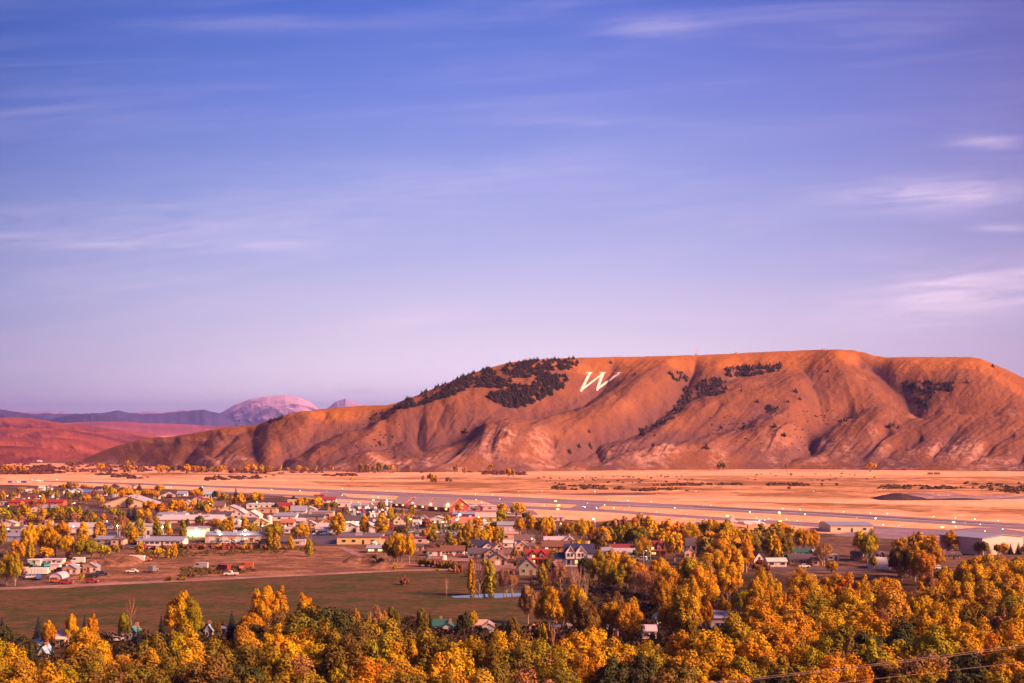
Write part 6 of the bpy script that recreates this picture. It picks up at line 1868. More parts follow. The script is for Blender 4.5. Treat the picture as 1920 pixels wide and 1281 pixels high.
# ------------------------------------------------------------------ trees of the town (foot, top and width in image points)
T = tree_px
for (px, t, b, w, c, *k) in [
    (3, 953, 981, 28, 'y'), (22, 951, 978, 24, 'd'), (45, 951, 977, 28, 'g'), (39, 967, 984, 16, 'p'), (28, 970, 985, 9, 'g', 'oval'), (92, 943, 972, 16, 'd', 'spruce'), (108, 948, 976, 24, 'y'), (125, 950, 974, 15, 'y'), (141, 950, 979, 26, 'y'), (100, 962, 982, 26, 'v'), (119, 963, 982, 26, 'v'), (95, 965, 981, 18, 'p'),
    (140, 960, 982, 16, 'p'), (158, 966, 984, 17, 'v'), (75, 967, 985, 17, 'p'), (62, 968, 985, 14, 'v'), (174, 962, 981, 9, 'y', 'oval'), (18, 960, 980, 16, 'k'),
    (55, 985, 1044, 31, 'g', 'broad'), (75, 984, 1042, 30, 'g', 'broad'), (92, 988, 1043, 28, 'g', 'broad'), (116, 978, 1016, 27, 'g', 'upright'), (104, 1002, 1046, 28, 'g', 'broad'), (126, 1003, 1047, 30, 'g', 'broad'), (155, 982, 1018, 17, 'g', 'oval'), (186, 981, 1015, 22, 'g', 'oval'), (150, 1012, 1048, 27, 'y', 'broad'), (172, 1015, 1048, 28, 'y', 'broad'),
    (196, 1021, 1048, 25, 'y'), (27, 1015, 1046, 16, 'o', 'oval'), (40, 1020, 1046, 12, 'o', 'oval'), (57, 1022, 1053, 14, 'y', 'oval'), (88, 1026, 1050, 26, 'o'), (4, 985, 1021, 14, 'y', 'oval'), (12, 1040, 1098, 34, 'y', 'broad'), (28, 1042, 1099, 26, 'y', 'broad'), (92, 978, 1010, 10, 'g', 'oval'),
    (5, 921, 937, 9, 'o', 'oval'), (24, 922, 935, 12, 'y'), (40, 913, 925, 15, 'g'), (60, 915, 924, 8, 'o'), (84, 922, 936, 16, 'd'), (93, 918, 936, 11, 'y'), (107, 920, 937, 9, 'y', 'oval'), (130, 923, 936, 11, 'y', 'oval'), (125, 919, 932, 7, 'd', 'oval'), (142, 904, 916, 13, 'g'), (128, 910, 917, 12, 'k'), (114, 909, 917, 10, 'k'), (158, 909, 918, 14, 'g'), (170, 911, 918, 12, 'o'),
    (176, 920, 933, 13, 'm'), (162, 928, 945, 16, 'o'), (183, 927, 941, 8, 'g'), (204, 912, 936, 16, 'y'), (197, 909, 922, 10, 'y'), (232, 913, 920, 15, 'k'), (238, 916, 937, 22, 'g'), (252, 920, 937, 18, 'g'), (226, 922, 938, 18, 'o'), (261, 907, 918, 10, 'd', 'spruce'), (275, 917, 936, 22, 'o'), (290, 920, 936, 18, 'o'), (299, 910, 924, 18, 'g'), (148, 922, 936, 16, 'k'),
    (213, 952, 972, 16, 'y'), (226, 955, 975, 16, 'k'), (241, 953, 976, 11, 's', 'spruce'), (252, 950, 976, 16, 's', 'spruce'), (282, 941, 963, 26, 'o'), (300, 944, 968, 22, 'o'), (270, 955, 979, 26, 'g'), (224, 965, 1007, 26, 'p', 'open'), (234, 968, 1006, 18, 'p', 'open'), (242, 980, 1016, 14, 'y', 'oval'), (250, 990, 1019, 17, 'g', 'oval'), (261, 975, 1006, 18, 'y', 'oval'), (285, 965, 1001, 26, 'p', 'open'),
    (295, 978, 1006, 16, 'y', 'oval'), (313, 977, 1004, 12, 'y', 'oval'), (262, 1016, 1039, 11, 'g', 'oval'), (308, 1007, 1021, 10, 'g', 'oval'), (297, 1026, 1047, 24, 'g'), (318, 1027, 1047, 13, 'g', 'oval'), (218, 1022, 1041, 14, 'y'), (196, 946, 960, 8, 'k'),
    (325, 938, 966, 24, 'o'), (339, 940, 963, 19, 'o'), (349, 948, 967, 15, 'o'), (365, 917, 934, 20, 'o'), (376, 913, 926, 9, 'd'), (362, 941, 963, 20, 'o'), (378, 940, 966, 22, 'k'), (392, 933, 956, 20, 'g'), (409, 921, 936, 10, 'o'), (403, 922, 939, 12, 'd'), (415, 930, 941, 12, 'y'), (435, 931, 951, 10, 'o', 'oval'), (442, 914, 936, 9, 's', 'spruce'), (450, 927, 951, 20, 'o'),
    (456, 926, 936, 10, 'd'), (480, 925, 944, 28, 'o'), (469, 930, 944, 14, 'o'), (561, 933, 959, 18, 'g'), (572, 933, 958, 14, 'g'), (592, 932, 959, 26, 'g'), (611, 943, 956, 7, 'd'), (625, 940, 956, 11, 'y'), (343, 978, 1011, 12, 'y', 'oval'), (400, 972, 997, 26, 'p', 'open'), (423, 975, 999, 18, 'g', 'oval'), (434, 970, 999, 11, 'g', 'oval'), (459, 972, 998, 14, 'g', 'oval'), (515, 981, 1017, 36, 'y', 'broad'),
    (563, 981, 1019, 30, 'g', 'broad'), (507, 1001, 1031, 16, 'y', 'oval'), (518, 1003, 1031, 14, 'g', 'oval'), (545, 1008, 1031, 12, 'g', 'oval'), (579, 1013, 1044, 13, 'y', 'oval'), (326, 1020, 1047, 12, 'g', 'oval'), (635, 965, 1003, 22, 'g', 'oval'), (620, 967, 986, 14, 'p', 'open'),
    (683, 969, 1001, 17, 'g', 'oval'), (716, 965, 1002, 22, 'g', 'oval'), (732, 951, 970, 10, 'g', 'oval'), (741, 955, 968, 7, 'd'), (755, 954, 969, 8, 'y', 'oval'), (772, 951, 968, 12, 'y', 'oval'), (689, 960, 973, 8, 'd'), (652, 957, 969, 9, 'y'), (646, 951, 963, 11, 'm'), (766, 966, 990, 16, 'y'), (800, 974, 996, 22, 'm'), (743, 988, 1005, 10, 'd'), (757, 986, 1006, 20, 'v'), (812, 983, 1001, 16, 'p', 'open'),
    (828, 982, 999, 14, 'd'), (845, 985, 999, 12, 'd'), (798, 991, 1016, 17, 'g', 'upright'), (812, 998, 1024, 22, 'k'), (842, 998, 1021, 14, 'y', 'oval'), (851, 1010, 1029, 16, 'g'), (863, 997, 1023, 12, 'g', 'oval'), (878, 980, 1026, 24, 'g', 'broad'), (893, 984, 1026, 22, 'g', 'broad'), (905, 990, 1026, 16, 'g', 'upright'), (915, 985, 1022, 13, 'g', 'oval'), (924, 990, 1020, 11, 'o', 'oval'), (933, 990, 1021, 12, 'g', 'oval'),
    (941, 992, 1021, 9, 'y', 'oval'), (875, 1012, 1033, 26, 'v'), (916, 972, 989, 16, 'y'), (928, 979, 993, 20, 'd'), (942, 945, 966, 21, 'g'), (741, 998, 1042, 16, 'g', 'upright'), (752, 1004, 1059, 26, 'g', 'broad'), (767, 1004, 1059, 27, 'g', 'broad'), (730, 1009, 1052, 22, 'y', 'broad'), (744, 1018, 1056, 30, 'k', 'broad'), (796, 1030, 1041, 8, 'y'), (722, 1020, 1044, 14, 'v'), (830, 1018, 1030, 20, 'v'), (812, 1022, 1032, 12, 'm'),
    (968, 943, 971, 22, 'g'), (979, 946, 968, 14, 'g'), (985, 960, 976, 12, 'd'), (995, 965, 1007, 24, 'g', 'broad'), (1010, 975, 1010, 18, 'o', 'upright'), (1021, 968, 1011, 24, 'g', 'broad'), (975, 974, 1003, 22, 'g', 'broad'), (1055, 985, 1009, 18, 'y'), (1073, 980, 1012, 24, 'g', 'broad'), (1090, 975, 1017, 28, 'g', 'broad'), (1103, 978, 1016, 22, 'g', 'broad'), (1112, 985, 1029, 18, 'o', 'upright'), (1047, 1012, 1023, 13, 'g'),
    (1085, 1014, 1031, 20, 'g'), (1100, 1015, 1031, 13, 'g'), (1005, 1023, 1035, 12, 'g'), (1040, 1029, 1046, 22, 'y'), (966, 1029, 1050, 14, 'p'), (984, 1033, 1048, 16, 'k'), (1027, 1046, 1068, 12, 'k'), (1192, 1020, 1040, 11, 'y'), (1017, 1060, 1100, 16, 'y', 'oval'), (1050, 1054, 1108, 24, 'p', 'open'), (1028, 1058, 1070, 10, 'k'), (1033, 972, 1008, 14, 'g', 'oval'), (1062, 980, 1010, 16, 'o', 'upright'), (1137, 978, 986, 14, 'k'),
    (884, 1054, 1118, 14, 'g', 'oval'), (918, 1058, 1118, 22, 'y', 'oval'), (908, 1055, 1117, 16, 'y', 'oval'), (945, 1066, 1118, 24, 'p', 'open'), (961, 1074, 1118, 22, 'p', 'open'), (1545, 1019, 1062, 34, 'p', 'open'), (1560, 1052, 1076, 20, 'g'), (1398, 1020, 1062, 24, 'o', 'upright'), (1630, 1008, 1053, 28, 'g', 'upright'), (1690, 1034, 1071, 24, 'p', 'open'), (1702, 1032, 1066, 14, 'o', 'oval'),
    (1718, 1022, 1056, 20, 'g'), (1686, 1018, 1060, 17, 's', 'spruce'), (1714, 997, 1036, 11, 's', 'spruce'), (1724, 1000, 1034, 16, 'y', 'oval'), (1783, 997, 1036, 30, 'o', 'broad'), (1745, 1004, 1038, 24, 'g', 'broad'), (1760, 1033, 1063, 20, 'o'), (1767, 1025, 1056, 9, 's', 'spruce'), (1637, 1044, 1067, 16, 'y'), (1466, 1004, 1044, 22, 's', 'spruce'), (1450, 1022, 1046, 26, 'k'), (1834, 1019, 1041, 15, 'v'), (1846, 1018, 1042, 20, 'k'),
    (1872, 1020, 1042, 16, 'v'), (1884, 1020, 1040, 16, 'g'), (1868, 1016, 1040, 8, 's', 'spruce'), (1895, 1020, 1040, 12, 's', 'spruce'), (1910, 1018, 1040, 14, 's', 'spruce'), (1920, 1022, 1044, 12, 'g'), (1790, 1020, 1040, 14, 'p', 'open'), (1426, 1048, 1064, 14, 'm'), (1405, 1052, 1066, 14, 'm'),
    (1017, 1060, 1096, 14, 'g', 'oval'), (970, 1050, 1068, 12, 'k'), (1192, 1030, 1048, 12, 'k'), (1316, 1028, 1062, 24, 'p', 'open'), (1336, 1006, 1052, 30, 'o', 'upright')]:
    T(k[0] if k else ('town' if b < 1060 else 'broad'), px, t, b, w, c)
# bare trees
for (px, t, b, w, c) in [(898, 1050, 1121, 34, 'w'), (837, 1084, 1121, 9, 'w'), (1076, 1060, 1128, 20, 'w'), (1086, 1062, 1130, 22, 'w'), (1099, 1068, 1140, 16, 'w'), (1070, 1064, 1126, 14, 'w'), (246, 1122, 1172, 28, 'p'), (950, 1062, 1119, 26, 'w'), (1316, 1038, 1062, 14, 'p'), (1450, 1080, 1150, 20, 'w'), (1476, 990, 1030, 18, 'w'), (1760, 1012, 1040, 12, 'w'), (960, 1078, 1112, 20, 'w')]:
    T('bare', px, t, b, w, c)
# hedges and bushes
for (px, t, b, w, c) in [(757, 1080, 1097, 18, 'm')] + [(332 + i * 12.5 + random.uniform(-2, 2), 1017 + random.uniform(0, 3), 1030 + random.uniform(-1, 2), 15, random.choice('mmvo')) for i in range(15)] + \
        [(212 + i * 8, 1021, 1030, 11, 'm') for i in range(3)] + [(288 + i * 9, 1022, 1031, 11, 'm') for i in range(4)] + [(786 + i * 11, 1046 + i * .8, 1062 + i * .8, 18, random.choice('vvmkv')) for i in range(7)] + \
        [(865, 1056, 1073, 16, 'm'), (856, 1060, 1076, 12, 'm'), (1418, 1056, 1070, 16, 'm'), (1440, 1058, 1070, 14, 'm'), (154, 1077, 1088, 11, 'y'), (700, 1040, 1050, 14, 'v'), (712, 1044, 1056, 16, 'v'), (724, 1048, 1060, 18, 'v'), (505, 945, 951, 11, 'k'), (880, 1068, 1082, 18, 'p'), (1130, 1000, 1012, 20, 'k'),
         (740, 1058, 1068, 10, 'y'), (820, 1064, 1071, 9, 'y'), (843, 1064, 1071, 8, 'y'), (1140, 977, 986, 14, 'k'), (1365, 905, 909, 12, 'k'), (1541, 905, 911, 8, 'k'), (1569, 905, 911, 8, 'v'), (1812, 902, 908, 10, 'k'), (1829, 904, 909, 14, 'v'), (1855, 903, 908, 12, 'k'), (1480, 912, 917, 7, 'v'), (340, 1078, 1088, 20, 'v'), (360, 1074, 1082, 16, 'm'), (318, 1080, 1090, 14, 'k')]:
    T('bush', px, t, b, w, c)
# small far trees at the foot of the hills and on the plain
for (px, t, b, w, c) in [(12, 872, 888, 20, 'o'), (24, 875, 887, 12, 'b'), (36, 872, 888, 20, 'o'), (48, 876, 886, 14, 'b'), (190, 868, 888, 17, 'o'), (238, 862, 877, 9, 'o'), (250, 864, 876, 6, 'p'), (122, 875, 885, 8, 'p'), (245, 874, 887, 20, 'o'), (262, 876, 886, 12, 'p'), (300, 872, 888, 16, 'o'), (312, 873, 887, 14, 'b'), (326, 875, 887, 12, 'k'), (350, 871, 888, 24, 'o'),
                         (366, 873, 888, 14, 'o'), (378, 874, 888, 14, 'b'), (415, 873, 887, 18, 'o'), (438, 877, 887, 10, 'p'), (450, 879, 887, 9, 'p'), (463, 871, 886, 14, 'o'), (476, 870, 887, 16, 'o'), (490, 872, 888, 16, 'b'), (505, 874, 888, 14, 'p'), (525, 873, 886, 10, 'g'), (560, 873, 887, 14, 'o'), (574, 875, 887, 14, 'b'), (592, 874, 887, 8, 'g'), (620, 873, 886, 12, 'o'), (677, 871, 887, 13, 'y'), (690, 872, 887, 13, 'o'), (712, 868, 888, 15, 'y'),
                         (723, 871, 888, 9, 'd'), (733, 871, 887, 14, 'o'), (748, 876, 886, 6, 'o'), (770, 873, 886, 11, 'p'), (853, 873, 891, 11, 'y'), (870, 874, 890, 8, 'o'), (920, 870, 886, 13, 'o'), (660, 894, 907, 6, 'g'), (808, 888, 907, 16, 'o'), (816, 892, 907, 9, 'b'), (793, 892, 905, 6, 'p'), (953, 879, 895, 12, 'o'), (963, 882, 895, 9, 'g'), (1348, 867, 882, 12, 'y'), (1356, 868, 883, 12, 'k'), (1632, 867, 885, 26, 'g'), (1474, 869, 884, 6, 'p'),
                         (1231, 911, 921, 6, 'g'), (1260, 911, 921, 7, 'g'), (338, 873, 886, 10, 's'), (395, 875, 886, 12, 'p'), (400, 879, 888, 10, 'k'), (540, 876, 886, 10, 'p'), (605, 877, 886, 8, 'p'), (640, 876, 886, 8, 'p'), (505, 876, 888, 12, 'o'), (843, 895, 906, 14, 'p'), (700, 875, 887, 10, 'v'), (140, 878, 890, 10, 'p')]:
    T('small', px, t, b, w, c)

# ------------------------------------------------------------------ foreground cottonwoods: named ones first
for (px, t, b, w, c, k) in [
    (90, 1166, 1218, 26, 'o', 'upright'), (71, 1157, 1212, 22, 's', 'spruce'), (3, 1159, 1200, 18, 's', 'spruce'), (133, 1154, 1212, 24, 'g', 'upright'), (158, 1156, 1200, 14, 's', 'spruce'), (172, 1154, 1210, 22, 'g', 'upright'), (233, 1150, 1209, 21, 'y', 'upright'), (224, 1160, 1204, 10, 's', 'spruce'), (302, 1154, 1206, 16, 's', 'spruce'), (338, 1117, 1215, 52, 'g', 'broad'), (358, 1128, 1216, 40, 'y', 'broad'), (434, 1150, 1212, 26, 's', 'spruce'),
    (258, 1178, 1222, 22, 's', 'spruce'), (98, 1208, 1240, 12, 's', 'spruce'), (404, 1162, 1195, 18, 'v', 'broad'), (496, 1106, 1196, 46, 'g', 'broad'), (520, 1103, 1192, 40, 'o', 'upright'), (571, 1115, 1186, 28, 'g', 'upright'), (470, 1150, 1216, 42, 'o', 'broad'), (668, 1142, 1196, 15, 'o', 'upright'), (703, 1140, 1210, 36, 'p', 'open'), (720, 1148, 1206, 14, 'o', 'upright'), (736, 1141, 1196, 26, 'k', 'broad'), (791, 1143, 1196, 22, 'k', 'upright'), (806, 1148, 1190, 11, 's', 'spruce'),
    (870, 1149, 1196, 24, 'd', 'upright'), (886, 1146, 1188, 20, 'g', 'upright'), (858, 1170, 1192, 16, 'd', 'town'), (944, 1162, 1200, 18, 's', 'spruce'), (962, 1160, 1206, 28, 'v', 'broad'), (990, 1102, 1170, 38, 'p', 'broad'), (1030, 1105, 1194, 48, 'o', 'broad'), (1056, 1104, 1188, 34, 'p', 'open'), (1079, 1100, 1192, 48, 'g', 'broad'), (1093, 1124, 1208, 56, 'v', 'broad'), (1143, 1127, 1202, 46, 'g', 'broad'), (1176, 1129, 1206, 60, 'o', 'broad'),
    (1157, 1112, 1160, 22, 'p', 'open'), (1186, 1119, 1166, 22, 'g', 'upright'), (1018, 1172, 1230, 17, 'g', 'upright'), (1034, 1177, 1232, 12, 'p', 'upright'), (1125, 1037, 1104, 40, 'y', 'broad'), (1150, 1034, 1098, 40, 'g', 'broad'), (1176, 1042, 1108, 42, 'g', 'broad'), (1140, 1058, 1112, 34, 'y', 'broad'), (1163, 1062, 1114, 34, 'y', 'upright'), (1196, 1055, 1114, 38, 'o', 'broad'), (1212, 1070, 1124, 40, 'p', 'open'), (1190, 1066, 1120, 26, 'p', 'open'), (1096, 1046, 1088, 24, 'd', 'broad'),
    (1236, 1046, 1106, 36, 'g', 'broad'), (1256, 1070, 1150, 54, 'o', 'broad'), (1240, 1085, 1160, 40, 'o', 'broad'), (1390, 1108, 1166, 30, 'y', 'upright'), (1456, 1088, 1150, 20, 'g', 'upright'), (1357, 1120, 1176, 26, 'o', 'upright'), (1325, 1130, 1190, 26, 'o', 'upright'), (1262, 1128, 1208, 52, 'g', 'broad'), (1416, 1152, 1196, 32, 'g', 'open'), (1448, 1160, 1206, 44, 'k', 'broad'), (1503, 1195, 1281, 88, 'y', 'broad')]:
    T(k, px, t, b, w, c)
    if k == 'spruce': RECTS.append((px - w * .5, t, px + w * .5, t + (b - t) * .7))
    elif b < 1190: RECTS.append((px - w * .3, t, px + w * .3, t + (b - t) * .25))

# ------------------------------------------------------------------ the forest itself: crowns row by row, following the outline of the wood
TOPL = [(-120, 1184), (-40, 1180), (0, 1183), (15, 1178), (40, 1194), (55, 1206), (100, 1222), (130, 1196), (165, 1176), (190, 1196), (212, 1228), (262, 1226), (290, 1196), (320, 1160), (372, 1160), (382, 1206), (440, 1208), (455, 1180), (480, 1160), (545, 1132), (600, 1136), (640, 1156), (700, 1162), (740, 1176), (800, 1190), (850, 1200), (925, 1199),
        (960, 1190), (985, 1186), (1000, 1206), (1060, 1210), (1075, 1176), (1120, 1150), (1190, 1150), (1205, 1196), (1230, 1196), (1234, 1110), (1222, 1100), (1260, 1058), (1290, 1046), (1340, 1046), (1390, 1056), (1430, 1070), (1450, 1082), (1480, 1074), (1500, 1068), (1560, 1074), (1600, 1084), (1640, 1076), (1690, 1082), (1735, 1090), (1750, 1070), (1790, 1056), (1840, 1044), (1880, 1040), (1960, 1042), (2100, 1044)]
TOPL = sorted(TOPL)


def clash(l, t, r, b, base):
    """does a crown (image rect) hide a building or a named tree that must stay in view?"""
    for (a, c, d, e) in RECTS:
        if base > e - 2:
            ox = min(r, d) - max(l, a); oy = min(b, e) - max(t, c)
            if ox > 0 and oy > 0 and ox * oy > .30 * (d - a) * (e - c): return True
    return False


def pick_colour(px, py):
    n = float(fbm(px / 70 + 3, py / 34, 3)); m_ = float(fbm(px / 110 + 40, py / 60 + 7, 2)); r = random.random()
    right = np.clip((px - 900) / 500, 0, 1) * np.clip((1190 - py) / 80, 0, 1)
    if r < .08: return 'p'
    v = n + right * .20 - .10 * np.clip((py - 1190) / 80, 0, 1) - .05 * np.clip((900 - px) / 500, 0, 1) + (random.random() - .5) * .10
    if v > .66: return random.choice('ogg')
    if v > .50: return random.choice('ggbgo')
    if v > .42: return random.choice('ybygg')
    if v > .34: return random.choice('kyvy')
    return random.choice('kkvd')


nfor = 0
yt = 1040.0
used_ = [(d['px'], d['top']) for d in TREES if d['py'] > 1110]
row = 0
while yt < 1277:
    hm = 13.5
    ybase = (yt - hm / H * 799) / (1 - hm / H)
    s_ = (ybase - 799) / H
    px = -110 + (row % 2) * 24
    while px < 2070:
        kd = random.choices(['broad', 'upright', 'open'], [.66, .2, .14])[0]
        hgt = random.uniform(11.5, 15.5); wm = {'broad': random.uniform(8.5, 12), 'upright': random.uniform(5.5, 7.5), 'open': random.uniform(7.5, 10)}[kd]
        x0 = px + random.uniform(-9, 9); t0 = yt + random.uniform(-7, 7)
        kk = hgt / H
        b0 = (t0 - kk * 799) / (1 - kk); sc = (b0 - 799) / H; wp = wm * sc
        bound = lerp(x0, TOPL)
        if bound - 16 < t0 < bound: t0 = bound + random.uniform(0, 5); b0 = (t0 - kk * 799) / (1 - kk); sc = (b0 - 799) / H; wp = wm * sc
        ok = t0 >= bound - 2
        if ok and any(abs(x0 - u[0]) < wp * .26 and abs(t0 - u[1]) < 9 for u in used_): ok = False
        if ok and clash(x0 - wp * .42, t0, x0 + wp * .42, b0, b0): ok = False
        if ok:
            c = pick_colour(x0, t0)
            if c in 'pw' and kd == 'broad': kd = 'open' if random.random() < .6 else 'broad'
            tree_px(kd, x0, t0, b0, wp, 'p' if c == 'w' else c); nfor += 1
            used_.append((x0, t0))
        px += wm * s_ * (.70 if kd == 'broad' else .78)
    yt += 10.5 + max(0, yt - 1044) * .068
    row += 1
print('forest trees', nfor)

# the grove behind the houses, right half: crowns between the ramp and the lane
TOP3 = [(1100, 985), (1125, 985), (1150, 976), (1180, 966), (1195, 966), (1215, 970), (1250, 970), (1300, 970), (1330, 974), (1365, 974), (1400, 990), (1430, 985), (1450, 975), (1480, 984), (1520, 984), (1560, 988), (1600, 994), (1640, 996), (1680, 998), (1700, 1002), (1740, 1004), (1800, 1012), (1815, 1060)]
BOT3 = [(1100, 1022), (1200, 1018), (1216, 1010), (1262, 1010), (1290, 1004), (1312, 1036), (1400, 1040), (1408, 1030), (1440, 1030), (1490, 1018), (1540, 1018), (1600, 1030), (1640, 1032), (1690, 1038), (1800, 1036), (1815, 1030)]
cnt = 0
yt = 966.0; row = 0
while yt < 1036:
    px = 1112 + (row % 2) * 12
    while px < 1812:
        x0 = px + random.uniform(-5, 5); t0 = yt + random.uniform(-3, 3)
        hgt = random.uniform(10, 13.5); kk = hgt / H
        b0 = (t0 - kk * 799) / (1 - kk); sc = (b0 - 799) / H
        kd = random.choices(['town', 'upright', 'broad', 'open'], [.35, .25, .3, .1])[0]
        wp = {'town': 8.5, 'upright': 6, 'broad': 9.5, 'open': 8}[kd] * sc * random.uniform(.85, 1.15)
        if t0 >= lerp(x0, TOP3) - 1 and t0 <= lerp(x0, BOT3) and not clash(x0 - wp / 2, t0, x0 + wp / 2, b0, b0):
            tree_px(kd, x0, t0, b0, wp, random.choice('ggobygkgopv')); cnt += 1
        px += wp * .62
    yt += 9.5; row += 1
print('grove trees', cnt)

# scattered garden trees in town
for _ in range(150):
    px = random.uniform(0, 960); b0 = random.uniform(915, 1012)
    if b0 < 908 + px * .062: continue
    hgt = random.uniform(4, 8); sc = (b0 - 799) / H; t0 = b0 - hgt * sc; wp = hgt * .8 * sc
    if not clash(px - wp / 2, t0, px + wp / 2, b0, b0 + 4):
        T('town', px, t0, b0, wp, random.choice('ggokydovy'))

# ------------------------------------------------------------------ pines on the mesa
PR = [([(735, 763), (760, 748), (800, 731), (840, 714), (880, 700), (920, 689), (960, 679), (1000, 675), (1083, 671), (1082, 685), (1066, 692), (1062, 712), (1055, 730), (1030, 742), (1000, 752), (975, 765), (950, 762), (930, 752), (900, 738), (880, 726), (850, 740), (820, 748), (790, 758), (760, 765)], 760, 4.2, .80),
      ([(1360, 690), (1400, 684), (1440, 681), (1468, 682), (1460, 694), (1430, 700), (1395, 704), (1365, 704)], 110, 4.0, .9), ([(1306, 716), (1340, 705), (1362, 712), (1366, 730), (1345, 742), (1312, 745), (1305, 730)], 90, 4.0, .85),
      ([(1252, 697), (1290, 697), (1292, 712), (1262, 714)], 18, 5, 1), ([(1283, 720), (1300, 735), (1290, 760), (1268, 776), (1262, 765), (1278, 745)], 34, 4.5, .9), ([(1196, 806), (1240, 785), (1262, 775), (1265, 782), (1235, 800), (1205, 815)], 22, 5, 1),
      ([(1696, 714), (1750, 713), (1790, 716), (1788, 730), (1760, 732), (1745, 745), (1738, 775), (1728, 770), (1718, 748), (1700, 730)], 66, 4.4, .9), ([(1436, 760), (1466, 760), (1462, 772), (1438, 772)], 12, 5, 1), ([(500, 789), (530, 781), (529, 785), (502, 792)], 9, 4, 1), ([(1570, 788), (1600, 778), (1600, 784), (1572, 794)], 6, 5, 1),
      ([(1665, 795), (1685, 795), (1685, 802), (1665, 802)], 4, 5, 1)]


def inside(x, y, P):
    c = False
    for (x0, y0), (x1, y1) in zip(P, P[1:] + P[:1]):
        if (y0 > y) != (y1 > y) and x < (x1 - x0) * (y - y0) / (y1 - y0) + x0: c = not c
    return c


pin = []
for P, n, dmin, dens in PR:
    xs_ = [p[0] for p in P]; ys_ = [p[1] for p in P]; got = []; tries = 0
    while len(got) < n and tries < n * 60:
        tries += 1
        x, y = random.uniform(min(xs_), max(xs_)), random.uniform(min(ys_), max(ys_))
        if not inside(x, y, P): continue
        if n > 200:
            if 958 < x < 1000 and 706 < y < 720: continue
            if 940 < x < 972 and 676 < y < 690 and random.random() < .7: continue
            if fbm(x / 13, y / 8, 2) < .40: continue
        if any(abs(x - a) < dmin * .5 and abs(y - b2) < dmin * .32 for a, b2 in got): continue
        got.append((x, y))
    pin += [(x, y, n > 200) for x, y in got]
for x in (1145, 1191, 1552, 1813, 1861): pin.append((x, {1145: 679, 1191: 701, 1552: 695, 1813: 716, 1861: 686}[x], False))
for (x, y) in [(697, 783), (706, 775), (703, 778), (716, 773), (727, 774), (712, 830), (737, 818), (1086, 836), (1106, 835), (1108, 838), (1105, 808), (1225, 834), (1352, 800), (1396, 800), (1414, 799), (1390, 732), (1420, 752), (872, 808), (1325, 838), (1068, 846), (1228, 815), (1500, 747), (1478, 752), (1492, 733), (1452, 798), (1470, 815)]: pin.append((x, y, False))
random.shuffle(pin)
pin.sort(key=lambda p: (p[2], random.random()))
extra = MB() if False else None
EV, EF, EA = [], [], []
npin = 0
SP = spruce_mesh('wood_patch', 8, 4.2, 85, .16, 1.0)
spv = np.array([v.co[:] for v in SP.vertices])
cov = 0
for (x, y, big) in pin:
    pt = on_mesa(x, y + 2.0)
    h = random.uniform(4.5, 8.2) * (1.0 if big else .9); w = h * random.uniform(.7, 1.05)
    if npin < 290:
        o = tree('pine', pt[0], pt[1], h, w, random.choice('ssssrrrq') , z=pt[2] - .6); npin += 1
    else:
        k = np.array([w / 4.2, w / 4.2, h / 8])
        EF.append(np.arange(len(spv)) + len(EV) * len(spv)); EV.append(spv * k + np.array(pt) - np.array([0, 0, .6]))
if EV:
    V = np.vstack(EV); me = mesh_np('pine_wood', V, np.arange(len(V)).reshape(-1, 4), 'leaf_mat', {'lobe': np.repeat(RNG.random(len(V) // 4), 4)})
    link('pine_wood', me, col=TC['s'], kind='stuff')
print('pines', npin, 'rest', len(EV))


# ------------------------------------------------------------------ brush: low willow and sage nobody would count
def brush(polys, n, size, hgt, col, name='brush', on=None, seed=0, m0=14, q0=.8):
    rs = np.random.default_rng(seed); C, N, A = [], [], []
    rr = random.Random(seed)
    for P in polys:
        if on is None: Q = [G(*p)[:2] for p in P]
        xs_ = [p[0] for p in P]; ys_ = [p[1] for p in P]; k = 0; t = 0
        while k < n and t < n * 30:
            t += 1
            x, y = rr.uniform(min(xs_), max(xs_)), rr.uniform(min(ys_), max(ys_))
            if not inside(x, y, P): continue
            if fbm(x / 22 + seed, y / 2.2, 2) < .45: continue
            p = on(x, y) if on else G(x, y)
            k += 1
            sz = size * rr.uniform(.5, 1.3); m_ = m0
            d = rs.normal(size=(m_, 3)); d[:, 2] = np.abs(d[:, 2]); d /= np.linalg.norm(d, axis=1, keepdims=True)
            C.append(np.array(p) + d * np.array([sz, sz, hgt * rr.uniform(.6, 1.2)])); N.append(d + rs.normal(0, .4, (m_, 3))); A.append(np.full(m_, rr.random()))
    C = np.vstack(C); V, Fq = quads(C, np.vstack(N), rs.uniform(.35, .7, len(C)) * size * q0, rs)
    link(name, mesh_np(name, V, Fq, 'leaf_mat', {'lobe': np.repeat(np.concatenate(A), 4)}), col=col, kind='stuff')


